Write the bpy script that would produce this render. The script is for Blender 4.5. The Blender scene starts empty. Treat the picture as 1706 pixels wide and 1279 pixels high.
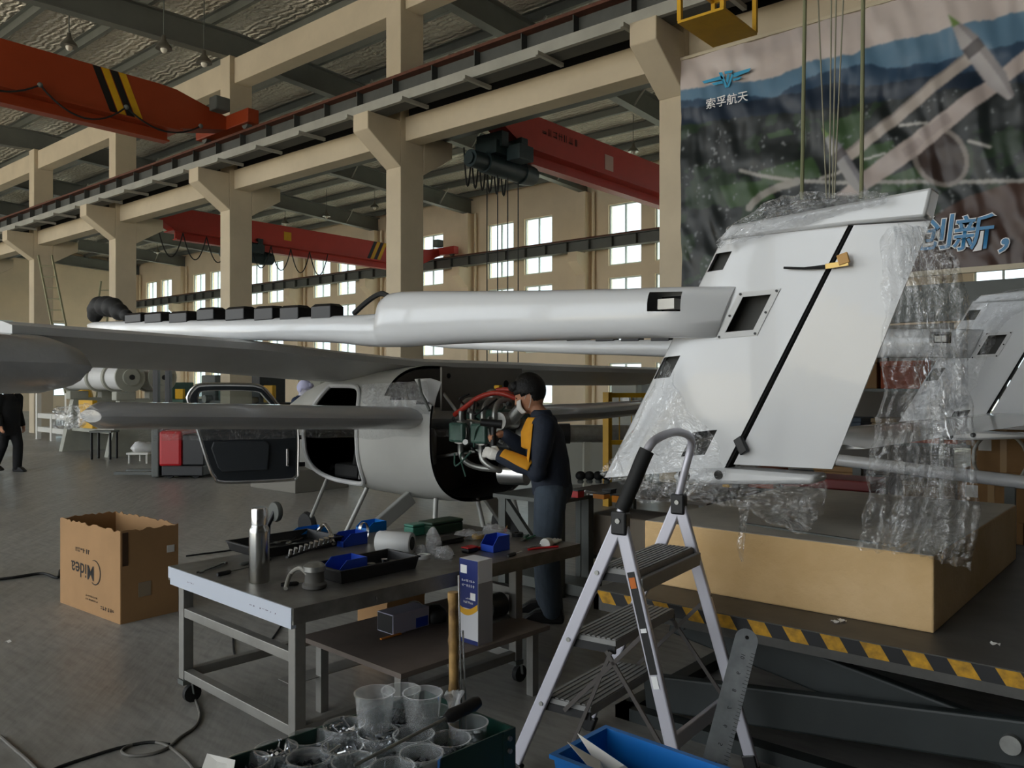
import bpy, bmesh, math, random
import numpy as np
from mathutils import Vector, Matrix, noise as mnoise

random.seed(7)
PI = math.pi
scene = bpy.context.scene
COL = scene.collection

# ------------------------------------------------------------------ camera, world, light, exposure
F_PX, YAW, EYE = 1370.0, math.radians(40.3), 1.63
cam_d = bpy.data.cameras.new('camera')
cam_d.sensor_width = 36.0
cam_d.lens = 36.0 * F_PX / 1706.0
cam_d.clip_end = 400
cam = bpy.data.objects.new('camera', cam_d)
cam.location = (0, 0, EYE)
cam.rotation_euler = (PI / 2, 0, YAW)
COL.objects.link(cam)
scene.camera = cam

world = bpy.data.worlds.new('overcast_sky')
scene.world = world
world.use_nodes = True
bg = world.node_tree.nodes['Background']
bg.inputs[0].default_value = (0.90, 0.96, 1.0, 1)
bg.inputs[1].default_value = 3.0

scene.view_settings.view_transform = 'Standard'
scene.view_settings.look = 'None'
scene.view_settings.gamma = 1
scene.view_settings.use_curve_mapping = False
scene.view_settings.exposure = 0.32
scene.cycles.max_bounces = 8
scene.cycles.diffuse_bounces = 5
scene.cycles.transparent_max_bounces = 24
scene.cycles.caustics_reflective = False
scene.cycles.caustics_refractive = False

sun_d = bpy.data.lights.new('sun', 'SUN'); sun_d.energy = 13.0; sun_d.angle = .02; sun_d.color = (1, .93, .82)
sun = bpy.data.objects.new('sun', sun_d); COL.objects.link(sun)
sun.rotation_euler = (math.radians(-26), math.radians(8), 0)      # high midday sun on the open side; the roof keeps it off the work area

def daylight(name, loc, rot, sx, sy, power, color=(1, .95, .86)):
    l = bpy.data.lights.new(name, 'AREA')
    l.shape = 'RECTANGLE'; l.size = sx; l.size_y = sy
    l.energy = power; l.color = color
    o = bpy.data.objects.new(name, l); COL.objects.link(o)
    o.location = loc; o.rotation_euler = rot
    return o

# ------------------------------------------------------------------ measuring helpers (photo pixel -> place)
CS, SN = math.cos(YAW), math.sin(YAW)
FWD, RGT = Vector((-SN, CS, 0)), Vector((CS, SN, 0))
def ray(px, py):
    return FWD + RGT * ((px - 853.0) / F_PX) + Vector((0, 0, (639.5 - py) / F_PX))
O = Vector((0, 0, EYE))
def at_d(px, py, d): return O + ray(px, py) * d
def at_z(px, py, z):
    r = ray(px, py); return O + r * ((z - EYE) / r.z)
def at_y(px, py, Y):
    r = ray(px, py); return O + r * (Y / r.y)
def at_x(px, py, X):
    r = ray(px, py); return O + r * (X / r.x)

# ------------------------------------------------------------------ materials
MATS = {}
def lin(c):
    if isinstance(c, str):
        c = c.lstrip('#'); c = [int(c[i:i + 2], 16) / 255 for i in (0, 2, 4)]
        c = [x / 12.92 if x <= .04045 else ((x + .055) / 1.055) ** 2.4 for x in c]
    return (c[0], c[1], c[2], 1)
def mat(name, col, rough=.5, metal=0, var=0.0, vscale=3.0, col2=None, bump=0.0, bscale=20.0, coat=0.0, trans=0.0, ior=1.45, spec=.5, stretch=None, detail=4):
    if name in MATS: return MATS[name]
    m = bpy.data.materials.new(name); m.use_nodes = True
    nt = m.node_tree; b = nt.nodes['Principled BSDF']
    c1 = lin(col)
    b.inputs['Base Color'].default_value = c1
    b.inputs['Roughness'].default_value = rough
    b.inputs['Metallic'].default_value = metal
    b.inputs['Coat Weight'].default_value = coat
    b.inputs['Transmission Weight'].default_value = trans
    b.inputs['IOR'].default_value = ior
    b.inputs['Specular IOR Level'].default_value = spec
    tc = mp = None
    if var or col2 or bump:
        tc = nt.nodes.new('ShaderNodeTexCoord'); mp = nt.nodes.new('ShaderNodeMapping')
        nt.links.new(tc.outputs['Object'], mp.inputs[0])
        if stretch: mp.inputs['Scale'].default_value = stretch
    if var or col2:
        n = nt.nodes.new('ShaderNodeTexNoise'); n.inputs['Scale'].default_value = vscale; n.inputs['Detail'].default_value = detail
        n.inputs['Roughness'].default_value = .6
        nt.links.new(mp.outputs[0], n.inputs['Vector'])
        rp = nt.nodes.new('ShaderNodeValToRGB')
        rp.color_ramp.elements[0].position = .32; rp.color_ramp.elements[1].position = .68
        if col2: a, z = lin(col2), c1
        else:
            a = tuple(x * (1 - var) for x in c1[:3]) + (1,); z = tuple(min(1, x * (1 + var)) for x in c1[:3]) + (1,)
        rp.color_ramp.elements[0].color = a; rp.color_ramp.elements[1].color = z
        nt.links.new(n.outputs['Fac'], rp.inputs[0]); nt.links.new(rp.outputs[0], b.inputs['Base Color'])
    if bump:
        n2 = nt.nodes.new('ShaderNodeTexNoise'); n2.inputs['Scale'].default_value = bscale; n2.inputs['Detail'].default_value = 5
        nt.links.new(mp.outputs[0], n2.inputs['Vector'])
        bp = nt.nodes.new('ShaderNodeBump'); bp.inputs['Strength'].default_value = bump; bp.inputs['Distance'].default_value = .02
        nt.links.new(n2.outputs['Fac'], bp.inputs['Height']); nt.links.new(bp.outputs[0], b.inputs['Normal'])
    MATS[name] = m
    return m

def film_mat(name, body=.16, rough=.12, bump=1.0, scale=9.0, tint=(.975, .98, .985)):
    """clear stretch film: mostly see-through, with a glossy wrinkled sheen"""
    m = bpy.data.materials.new(name); m.use_nodes = True
    nt = m.node_tree; nt.nodes.clear(); N = nt.nodes.new; L = nt.links.new
    out = N('ShaderNodeOutputMaterial'); tr = N('ShaderNodeBsdfTransparent'); gl = N('ShaderNodeBsdfGlossy'); df = N('ShaderNodeBsdfDiffuse')
    tr.inputs[0].default_value = tint + (1,); gl.inputs['Roughness'].default_value = rough; gl.inputs[0].default_value = (1, 1, 1, 1)
    df.inputs[0].default_value = (.85, .86, .88, 1)
    tc = N('ShaderNodeTexCoord'); n = N('ShaderNodeTexNoise'); n.inputs['Scale'].default_value = scale; n.inputs['Detail'].default_value = 3
    n.inputs['Distortion'].default_value = 2.2
    L(tc.outputs['Object'], n.inputs['Vector'])
    bp = N('ShaderNodeBump'); bp.inputs['Strength'].default_value = bump; bp.inputs['Distance'].default_value = .06
    L(n.outputs['Fac'], bp.inputs['Height'])
    for x in (gl, df): L(bp.outputs[0], x.inputs['Normal'])
    fr = N('ShaderNodeLayerWeight'); fr.inputs['Blend'].default_value = .35; L(bp.outputs[0], fr.inputs['Normal'])
    mm = N('ShaderNodeMath'); mm.operation = 'MULTIPLY_ADD'; mm.inputs[1].default_value = .42; mm.inputs[2].default_value = .05; mm.use_clamp = True
    L(fr.outputs['Facing'], mm.inputs[0])
    m1 = N('ShaderNodeMixShader'); m1.inputs[0].default_value = body; L(tr.outputs[0], m1.inputs[1]); L(df.outputs[0], m1.inputs[2])
    m2 = N('ShaderNodeMixShader'); L(mm.outputs[0], m2.inputs[0]); L(m1.outputs[0], m2.inputs[1]); L(gl.outputs[0], m2.inputs[2])
    L(m2.outputs[0], out.inputs[0])
    MATS[name] = m
    return m

def glass_mat(name, tint=(.66, .72, .73), mixf=.08):
    m = bpy.data.materials.new(name); m.use_nodes = True
    nt = m.node_tree; nt.nodes.clear(); N = nt.nodes.new; L = nt.links.new
    out = N('ShaderNodeOutputMaterial'); tr = N('ShaderNodeBsdfTransparent'); gl = N('ShaderNodeBsdfGlossy'); mx = N('ShaderNodeMixShader')
    tr.inputs[0].default_value = tint + (1,); gl.inputs['Roughness'].default_value = .03; mx.inputs[0].default_value = mixf
    L(tr.outputs[0], mx.inputs[1]); L(gl.outputs[0], mx.inputs[2]); L(mx.outputs[0], out.inputs[0])
    MATS[name] = m
    return m

# ------------------------------------------------------------------ mesh builder
class MB:
    def __init__(s): s.v = []; s.f = []
    def _add(s, vs, fs):
        b = len(s.v); s.v += [Vector(v) for v in vs]; s.f += [tuple(b + i for i in f) for f in fs]; return s
    def box(s, x0, x1, y0, y1, z0, z1):
        vs = [(x, y, z) for z in (z0, z1) for y in (y0, y1) for x in (x0, x1)]
        return s._add(vs, [(0, 2, 3, 1), (4, 5, 7, 6), (0, 1, 5, 4), (2, 6, 7, 3), (0, 4, 6, 2), (1, 3, 7, 5)])
    def obox(s, c, ax, ay, az):
        """centre plus three half-axis vectors"""
        c, ax, ay, az = map(Vector, (c, ax, ay, az))
        vs = [c + ax * i + ay * j + az * k for k in (-1, 1) for j in (-1, 1) for i in (-1, 1)]
        return s._add(vs, [(0, 2, 3, 1), (4, 5, 7, 6), (0, 1, 5, 4), (2, 6, 7, 3), (0, 4, 6, 2), (1, 3, 7, 5)])
    def bar(s, a, b, w, h, up=(0, 0, 1)):
        """rectangular bar from a to b; w across, h along up"""
        a, b = Vector(a), Vector(b); d = (b - a); l = d.length; d.normalize()
        u = Vector(up); sd = d.cross(u)
        if sd.length < 1e-4: sd = d.cross(Vector((1, 0, 0)))
        sd.normalize(); u = sd.cross(d)
        return s.obox((a + b) / 2, d * l / 2, sd * w / 2, u * h / 2)
    def tube(s, pts, r, n=10, cap=True):
        pts = [Vector(p) for p in pts]; k = len(pts)
        rs = r if isinstance(r, (list, tuple)) else [r] * k
        vs, fs = [], []
        t0 = (pts[1] - pts[0]).normalized()
        u = t0.cross(Vector((0, 0, 1)))
        if u.length < 1e-3: u = t0.cross(Vector((0, 1, 0)))
        u.normalize()
        for i, p in enumerate(pts):
            t = (pts[min(i + 1, k - 1)] - pts[max(i - 1, 0)])
            t = t.normalized() if t.length > 1e-9 else t0
            u = (u - t * u.dot(t))
            u = u.normalized() if u.length > 1e-6 else t.orthogonal().normalized()
            w = t.cross(u)
            for j in range(n):
                a = 2 * PI * j / n
                vs.append(p + (u * math.cos(a) + w * math.sin(a)) * rs[i])
        for i in range(k - 1):
            for j in range(n):
                j2 = (j + 1) % n
                fs.append((i * n + j, i * n + j2, (i + 1) * n + j2, (i + 1) * n + j))
        if cap:
            fs.append(tuple(reversed(range(n)))); fs.append(tuple((k - 1) * n + j for j in range(n)))
        return s._add(vs, fs)
    def cyl(s, a, b, r, r2=None, n=14): return s.tube([a, b], [r, r if r2 is None else r2], n)
    def lathe(s, c, prof, n=20, axis='Z', M=None):
        """prof: (radius, height) pairs around c"""
        vs, fs = [], []; c = Vector(c)
        for (r, h) in prof:
            for j in range(n):
                a = 2 * PI * j / n
                p = Vector((r * math.cos(a), r * math.sin(a), h))
                if axis == 'X': p = Vector((p.z, p.x, p.y))
                elif axis == 'Y': p = Vector((p.y, p.z, p.x))
                if M is not None: p = M @ p
                vs.append(c + p)
        k = len(prof)
        for i in range(k - 1):
            for j in range(n):
                j2 = (j + 1) % n
                fs.append((i * n + j, i * n + j2, (i + 1) * n + j2, (i + 1) * n + j))
        fs.append(tuple(reversed(range(n)))); fs.append(tuple((k - 1) * n + j for j in range(n)))
        return s._add(vs, fs)
    def ball(s, c, rx, ry=None, rz=None, n=14, m=9, M=None):
        ry = ry or rx; rz = rz or rx; c = Vector(c); vs = []; fs = []
        for i in range(m + 1):
            th = PI * i / m
            for j in range(n):
                a = 2 * PI * j / n
                p = Vector((rx * math.sin(th) * math.cos(a), ry * math.sin(th) * math.sin(a), rz * math.cos(th)))
                vs.append(c + (M @ p if M is not None else p))
        for i in range(m):
            for j in range(n):
                j2 = (j + 1) % n
                fs.append((i * n + j, (i + 1) * n + j, (i + 1) * n + j2, i * n + j2))
        return s._add(vs, fs)
    def prism(s, poly, off):
        """planar polygon (3D points) extruded by off"""
        poly = [Vector(p) for p in poly]; off = Vector(off); k = len(poly)
        vs = poly + [p + off for p in poly]
        fs = [tuple(reversed(range(k))), tuple(range(k, 2 * k))] + [(i, (i + 1) % k, k + (i + 1) % k, k + i) for i in range(k)]
        return s._add(vs, fs)
    def loft(s, rings, close=True, cap=True):
        n = len(rings[0]); vs = [Vector(p) for r in rings for p in r]; fs = []
        for i in range(len(rings) - 1):
            for j in range(n if close else n - 1):
                j2 = (j + 1) % n
                fs.append((i * n + j, i * n + j2, (i + 1) * n + j2, (i + 1) * n + j))
        if cap:
            fs.append(tuple(reversed(range(n)))); fs.append(tuple((len(rings) - 1) * n + j for j in range(n)))
        return s._add(vs, fs)
    def grid(s, fn, nu, nv, keep=None):
        vs = [fn(i / nu, j / nv) for j in range(nv + 1) for i in range(nu + 1)]
        fs = [(j * (nu + 1) + i, j * (nu + 1) + i + 1, (j + 1) * (nu + 1) + i + 1, (j + 1) * (nu + 1) + i) for j in range(nv) for i in range(nu) if keep is None or keep((i + .5) / nu, (j + .5) / nv)]
        return s._add(vs, fs)
    def build(s, name, m, parent=None, smooth=False, bevel=0, solid=0, angle=40, subsurf=0):
        o0 = world_loc(parent) if parent is not None else Vector((0, 0, 0))
        me = bpy.data.meshes.new(name)
        me.from_pydata([tuple(v - o0) for v in s.v], [], s.f)
        bm = bmesh.new(); bm.from_mesh(me)
        bmesh.ops.recalc_face_normals(bm, faces=bm.faces); bm.to_mesh(me); bm.free()
        if m is not None: me.materials.append(m)
        o = bpy.data.objects.new(name, me); COL.objects.link(o)
        if parent is not None: o.parent = parent
        if smooth:
            me.polygons.foreach_set('use_smooth', [True] * len(me.polygons))
            if smooth != 'all': me.set_sharp_from_angle(angle=math.radians(angle))
        if bevel:
            b = o.modifiers.new('bevel', 'BEVEL'); b.width = bevel; b.segments = 2; b.limit_method = 'ANGLE'; b.angle_limit = math.radians(50)
        if solid:
            b = o.modifiers.new('solid', 'SOLIDIFY'); b.thickness = solid; b.offset = 0
        if subsurf:
            b = o.modifiers.new('sub', 'SUBSURF'); b.levels = subsurf; b.render_levels = subsurf
        me.update()
        return o

def world_loc(o):
    v = Vector((0, 0, 0))
    while o is not None: v += o.location; o = o.parent
    return v
def tag(o, label=None, cat=None, group=None, kind=None):
    if label: o['label'] = label
    if cat: o['category'] = cat
    if group: o['group'] = group
    if kind: o['kind'] = kind
    return o
def thing(name, label, cat, loc=(0, 0, 0), group=None):
    o = bpy.data.objects.new(name, None); COL.objects.link(o); o.empty_display_size = .1
    o.location = loc
    return tag(o, label, cat, group)
def struct(o, label=None): return tag(o, label, kind='structure')
def copy_tree(o, parent=None):
    c = o.copy(); COL.objects.link(c); c.parent = parent
    for ch in list(o.children): copy_tree(ch, c)
    return c
def inst(o, name, loc, parent=None, rot=None):
    """another object sharing mesh data"""
    c = bpy.data.objects.new(name, o.data); COL.objects.link(c)
    for md in o.modifiers:
        n = c.modifiers.new(md.name, md.type)
        for p in ('width', 'segments', 'limit_method', 'angle_limit', 'thickness', 'offset'):
            if hasattr(md, p): setattr(n, p, getattr(md, p))
    if parent is not None: c.parent = parent; loc = Vector(loc) - world_loc(parent)
    c.location = loc
    if rot: c.rotation_euler = rot
    return c
def catenary(a, b, sag, n=12):
    a, b = Vector(a), Vector(b)
    return [a.lerp(b, i / n) - Vector((0, 0, sag * 4 * (i / n) * (1 - i / n))) for i in range(n + 1)]
def smooth_path(pts, n=6):
    pts = [Vector(p) for p in pts]; out = []
    for i in range(len(pts) - 1):
        p0, p1, p2, p3 = pts[max(i - 1, 0)], pts[i], pts[i + 1], pts[min(i + 2, len(pts) - 1)]
        for k in range(n):
            t = k / n
            out.append(.5 * ((2 * p1) + (p2 - p0) * t + (2 * p0 - 5 * p1 + 4 * p2 - p3) * t * t + (3 * p1 - p0 - 3 * p2 + p3) * t ** 3))
    out.append(pts[-1]); return out
def text_part(body, name, m, parent, origin, xdir, ydir, size, extrude=.0006, bold=0.0, center=True):
    """flat lettering lying in the plane xdir/ydir"""
    cu = bpy.data.curves.new('lettering', 'FONT'); cu.body = body; cu.size = 1; cu.extrude = 0; cu.offset = bold
    cu.resolution_u = 3
    if center: cu.align_x = 'CENTER'
    tmp = bpy.data.objects.new('lettering', cu); COL.objects.link(tmp)
    bpy.context.view_layer.update()
    dg = bpy.context.evaluated_depsgraph_get()
    me = bpy.data.meshes.new_from_object(tmp.evaluated_get(dg))
    bpy.data.objects.remove(tmp); bpy.data.curves.remove(cu)
    X, Y = Vector(xdir).normalized() * size, Vector(ydir).normalized() * size
    o0 = Vector(origin) - (world_loc(parent) if parent is not None else Vector((0, 0, 0)))
    for v in me.vertices: v.co = o0 + X * v.co.x + Y * v.co.y
    me.materials.clear(); me.materials.append(m); me.name = name
    o = bpy.data.objects.new(name, me); COL.objects.link(o)
    if parent is not None: o.parent = parent
    return o
def wobble(p, s, a):
    p = Vector(p); return Vector((mnoise.noise(p * s), mnoise.noise(p * s + Vector((7, 3, 1))), mnoise.noise(p * s + Vector((1, 9, 4))))) * a

def marks(name, m, parent, origin, xdir, ydir, n, size, seed=1):
    """a line of small printed characters too blurred to read: strokes only"""
    X, Y = Vector(xdir).normalized() * size, Vector(ydir).normalized() * size; Z = X.cross(Y).normalized() * .0003
    rr = random.Random(seed); mb = MB(); o = Vector(origin) - X * n * .55
    for k in range(n):
        c = o + X * (1.1 * k + .5)
        for q in range(3):
            if rr.random() < .5: mb.obox(c + Y * rr.uniform(.15, .85), X * .42, Y * .06, Z)
            else: mb.obox(c + X * rr.uniform(-.35, .35) + Y * .5, X * .06, Y * .45, Z)
    b = mb.build(name, m, parent); b['kind'] = 'stuff'
    return b
# ------------------------------------------------------------------ surfaces of the hall
M_wall = mat('cream_plaster', '#e6d3b6', .85, var=.06, vscale=.6)
M_conc = mat('cream_concrete', '#c6b89f', .8, var=.07, vscale=1.2)
M_steel = mat('grey_steel', '#9d9c93', .55, var=.1, vscale=2)
M_roofsteel = mat('dark_roof_steel', '#6f726d', .5, var=.08, vscale=2)
M_dsteel = mat('dark_grey_steel', '#5f625e', .55, var=.1, vscale=2)
M_rail = mat('rusty_rail', '#5a3426', .7, var=.25, vscale=6)
M_orange = mat('orange_crane_paint', '#953a1a', .45, var=.06, vscale=2)
M_red = mat('red_crane_paint', '#b53a30', .45, var=.06, vscale=2)
M_black = mat('black_plastic', '#141416', .45)
M_rubber = mat('black_rubber', '#1a1a1a', .7)
M_yellow = mat('yellow_paint', '#d2a118', .5, var=.08, vscale=4)
M_frame = mat('window_frame', '#c9d2cf', .4)
M_glass = glass_mat('window_glass')
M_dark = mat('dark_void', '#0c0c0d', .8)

def floor_mat():
    m = bpy.data.materials.new('worn_concrete_floor'); m.use_nodes = True
    nt = m.node_tree; b = nt.nodes['Principled BSDF']; N = nt.nodes.new; L = nt.links.new
    tc = N('ShaderNodeTexCoord')
    n1 = N('ShaderNodeTexNoise'); n1.inputs['Scale'].default_value = .55; n1.inputs['Detail'].default_value = 7; n1.inputs['Roughness'].default_value = .62
    n2 = N('ShaderNodeTexNoise'); n2.inputs['Scale'].default_value = 14; n2.inputs['Detail'].default_value = 6
    mp = N('ShaderNodeMapping'); mp.inputs['Rotation'].default_value = (0, 0, .35); mp.inputs['Scale'].default_value = (.35, 1.6, 1)
    L(tc.outputs['Object'], n1.inputs['Vector']); L(tc.outputs['Object'], mp.inputs[0]); L(mp.outputs[0], n2.inputs['Vector'])
    r = N('ShaderNodeValToRGB'); r.color_ramp.elements[0].position = .3; r.color_ramp.elements[1].position = .72
    r.color_ramp.elements[0].color = lin('#86847f'); r.color_ramp.elements[1].color = lin('#a6a49e')
    L(n1.outputs['Fac'], r.inputs[0])
    r2 = N('ShaderNodeValToRGB'); r2.color_ramp.elements[0].position = .3; r2.color_ramp.elements[1].position = .6
    r2.color_ramp.elements[0].color = (.72, .72, .72, 1); r2.color_ramp.elements[1].color = (1, 1, 1, 1)
    L(n2.outputs['Fac'], r2.inputs[0])
    mx = N('ShaderNodeMixRGB'); mx.blend_type = 'MULTIPLY'; mx.inputs[0].default_value = 1
    L(r.outputs[0], mx.inputs[1]); L(r2.outputs[0], mx.inputs[2]); L(mx.outputs[0], b.inputs['Base Color'])
    rr = N('ShaderNodeMapRange'); rr.inputs['From Min'].default_value = .35; rr.inputs['From Max'].default_value = .65
    rr.inputs['To Min'].default_value = .28; rr.inputs['To Max'].default_value = .5
    L(n1.outputs['Fac'], rr.inputs[0]); L(rr.outputs[0], b.inputs['Roughness'])
    n3 = N('ShaderNodeTexNoise'); n3.inputs['Scale'].default_value = 2.4; n3.inputs['Detail'].default_value = 4
    mp3 = N('ShaderNodeMapping'); mp3.inputs['Rotation'].default_value = (0, 0, -YAW); mp3.inputs['Scale'].default_value = (.25, 2.2, 1)
    mp3.vector_type = 'TEXTURE'
    mp3.inputs['Scale'].default_value = (2.2, .45, 1)
    L(tc.outputs['Object'], mp3.inputs[0]); L(mp3.outputs[0], n3.inputs['Vector'])
    bp = N('ShaderNodeBump'); bp.inputs['Strength'].default_value = .35; bp.inputs['Distance'].default_value = .03
    L(n3.outputs['Fac'], bp.inputs['Height']); L(bp.outputs[0], b.inputs['Normal'])
    return m
def foil_mat():
    """wrinkled silver roof insulation held by a wire net"""
    m = bpy.data.materials.new('wrinkled_foil_insulation'); m.use_nodes = True
    nt = m.node_tree; b = nt.nodes['Principled BSDF']; N = nt.nodes.new; L = nt.links.new
    tc = N('ShaderNodeTexCoord')
    b.inputs['Metallic'].default_value = .42; b.inputs['Roughness'].default_value = .22
    b.inputs['Base Color'].default_value = lin('#fbf3e2')
    n = N('ShaderNodeTexNoise'); n.inputs['Scale'].default_value = 3.2; n.inputs['Detail'].default_value = 4; n.inputs['Roughness'].default_value = .7; n.inputs['Distortion'].default_value = 1.2
    mp = N('ShaderNodeMapping'); mp.inputs['Scale'].default_value = (1.8, .7, 1); L(tc.outputs['Object'], mp.inputs[0]); L(mp.outputs[0], n.inputs['Vector'])
    w = N('ShaderNodeTexWave'); w.inputs['Scale'].default_value = 2.2; w.inputs['Distortion'].default_value = 3.5; w.inputs['Detail'].default_value = 2; w.bands_direction = 'Y'
    L(tc.outputs['Object'], w.inputs['Vector'])
    w.inputs['Scale'].default_value = 2.0; w.inputs['Distortion'].default_value = 7; w.inputs['Detail'].default_value = 3; w.inputs['Detail Scale'].default_value = 1.6
    ad = N('ShaderNodeMath'); ad.operation = 'MULTIPLY_ADD'; ad.inputs[1].default_value = .35; L(w.outputs['Fac'], ad.inputs[0]); L(n.outputs['Fac'], ad.inputs[2])
    bp = N('ShaderNodeBump'); bp.inputs['Strength'].default_value = 1.0; bp.inputs['Distance'].default_value = .16
    L(ad.outputs[0], bp.inputs['Height']); L(bp.outputs[0], b.inputs['Normal'])
    return m
M_floor, M_foil = floor_mat(), foil_mat()

# hall: X runs along it (nose of the aircraft towards -X), Y across it; bays of 6 m
BAY, XC0, YC, CW, CD = 6.0, 0.3, 10.53, .42, .60      # first column corner, row plane, column width and depth
XEND, XRIGHT, YW, YFRONT = -54.2, 9.0, 25.5, -9.0
EAVE, RIDGE = 8.8, 9.43
def rafter_z(y): return RIDGE - abs(y - (YC + .3)) * (RIDGE - EAVE) / (YW - YC - .3)
COLX = [XC0 - BAY * k for k in range(-1, 10)]

struct(MB().box(XEND - .3, XRIGHT + .3, YFRONT, YW + .3, -.2, 0).build('floor', M_floor), 'worn grey concrete factory floor with dull reflections')

struct(MB().box(-90, 60, -70, YFRONT, -.22, -.02).build('bounce_yard', mat('pale_yard_concrete', '#cfc8b8', .9, var=.05)), 'unseen pale yard added outside the open side to bounce sunlight indoors')  # added as a reflector, sends sunlight up to the roof foil
struct(MB().box(-90, 60, YW + .3, 90, -.22, -.02).build('bounce_yard', MATS['pale_yard_concrete']), 'pale ground added behind the far wall to bounce sunlight through the windows')  # second added reflector, brightens the roof of the far bay
# walls with window openings ------------------------------------------------
def wall_cells(us, vs, holes):
    us = sorted(set(us + [h[i] for h in holes for i in (0, 1)])); vs = sorted(set(vs + [h[i] for h in holes for i in (2, 3)]))
    for i in range(len(us) - 1):
        for j in range(len(vs) - 1):
            cu, cv = (us[i] + us[i + 1]) / 2, (vs[j] + vs[j + 1]) / 2
            if not any(h[0] < cu < h[1] and h[2] < cv < h[3] for h in holes):
                yield us[i], us[i + 1], vs[j], vs[j + 1]
ROWS = [(6.0, 8.24), (2.88, 5.55), (.85, 2.4)]
holes = []
for k in range(-1, 9):
    xl = XC0 - BAY * (k + 1)
    for a, b in ((.75, 2.15), (2.72, 4.12)):
        for z0, z1 in ROWS: holes.append((xl + a, xl + b, z0, z1))
mb = MB()
for u0, u1, v0, v1 in wall_cells([XEND - .3, XRIGHT], [0, EAVE + .9], holes): mb.box(u0, u1, YW, YW + .26, v0, v1)
struct(mb.build('wall_back', M_wall), 'cream plastered far side wall of the hall pierced by three rows of windows')
win_proto = {}
def window(n, x0, x1, z0, z1, plane, axis):
    key = (round(x1 - x0, 3), round(z1 - z0, 3), axis)
    w, h = x1 - x0, z1 - z0
    e = bpy.data.objects.new('window_%d' % n, None); COL.objects.link(e); e['kind'] = 'structure'; e.empty_display_size = .1
    e.location = (x0, plane, z0) if axis == 'Y' else (plane, x0, z0)
    if key not in win_proto:
        def bx(m, a, b, c, d, t0, t1): m.box(a, b, t0, t1, c, d) if axis == 'Y' else m.box(t0, t1, a, b, c, d)
        fr = MB()
        t = .05
        for a, b, c, d in ((0, t, 0, h), (w - t, w, 0, h), (t, w - t, 0, t), (t, w - t, h - t, h), (w / 2 - .03, w / 2 + .03, t, h - t)): bx(fr, a, b, c, d, .08, .14)
        f = fr.build('window_frame', M_frame)
        ps = []
        for a, b in ((t, w / 2 - .03), (w / 2 + .03, w - t)):
            pm = MB(); bx(pm, a, b, t, h - t, .105, .111); ps.append(pm.build('pane', M_glass))
        for o in [f] + ps: o.parent = e
        win_proto[key] = [f] + ps
    else:
        for o in win_proto[key]:
            c = o.copy(); COL.objects.link(c); c.parent = e
    return e
wn = 1
for h in holes:
    if h[1] > 1.5: continue
    window(wn, h[0], h[1], h[2], h[3], YW, 'Y'); wn += 1
# end wall
eholes = [(y, y + 1.5, z0, z1) for y in (13.2, 16.6, 19.6, 22.9) for z0, z1 in ((3.0, 5.4), (.9, 2.5))]
mb = MB()
for u0, u1, v0, v1 in wall_cells([YFRONT, YW + .26], [0, 10.6], eholes): mb.box(XEND - .26, XEND, u0, u1, v0, v1)
struct(mb.build('wall_end', M_wall), 'cream end wall closing the hall at the far left')
for h in eholes: window(wn, h[0], h[1], h[2], h[3], XEND - .2, 'X'); wn += 1
struct(MB().box(.8, XRIGHT, YFRONT - .3, YFRONT - .04, 0, 10).build('shade_wall_front', mat('dim_grey_cladding', '#5d5c58', .8)), 'unseen grey wall added beside the open side to cut the light')  # added unseen wall, closes part of the opening to darken right-facing sides
struct(MB().box(XRIGHT, XRIGHT + .26, YFRONT, YW + .26, 0, 10.6).build('shade_wall_right', mat('dim_grey_cladding', '#5d5c58', .8)), 'unseen dark grey end wall added at the right to hold back light')  # added unseen wall, kept dark so right-facing sides get little light

# pilasters of the far wall, with small corbels
for i, x in enumerate(COLX):
    if x > 6: continue
    m = MB().box(x - CW, x, YW - .42, YW, 0, EAVE)
    m.prism([(x - CW, YW - .42, 5.7), (x - CW, YW - .42, 6.5), (x - CW, YW - .95, 6.5), (x - CW, YW - .95, 6.15)], (CW, 0, 0))
    struct(m.build('wall_pilaster', M_wall), 'cream pilaster of the far wall')
# rainwater pipes beside the pilasters
for x in COLX[1:]:
    tag(MB().cyl((x + .16, YW - .12, 0), (x + .16, YW - .12, 8.8), .06).build('downpipe', M_wall, smooth=True), 'cream downpipe running up the far wall beside a pilaster', 'pipe', 'downpipes on the far wall')

# column row with corbels on both sides ------------------------------------
for i, x in enumerate(COLX):
    m = MB().box(x - CW, x, YC, YC + CD, 0, RIDGE)
    m.prism([(x - CW - .002, YC, 5.75), (x - CW - .002, YC, 6.62), (x - CW - .002, YC - .8, 6.62), (x - CW - .002, YC - .8, 6.3)], (CW + .004, 0, 0))
    y1 = YC + CD
    m.prism([(x - CW - .002, y1, 5.7), (x - CW - .002, y1 + .8, 6.18), (x - CW - .002, y1 + .8, 6.5), (x - CW - .002, y1, 6.5)], (CW + .004, 0, 0))
    struct(m.build('concrete_column', M_conc, bevel=.015), 'cream concrete column with corbels carrying the crane runways')
# tie beams along the row
for k in range(len(COLX) - 1):
    x1, x0 = COLX[k] - CW, COLX[k + 1]
    struct(MB().box(x0, x1, YC + .12, YC + .5, 6.26, 6.72).build('tie_beam', M_conc, bevel=.01), 'cream concrete tie beam between columns under the runway')
    struct(MB().box(x0, x1, YC + .12, YC + .5, 8.78, 9.38).build('tie_beam', M_conc, bevel=.01), 'cream concrete tie beam between column heads')

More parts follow.
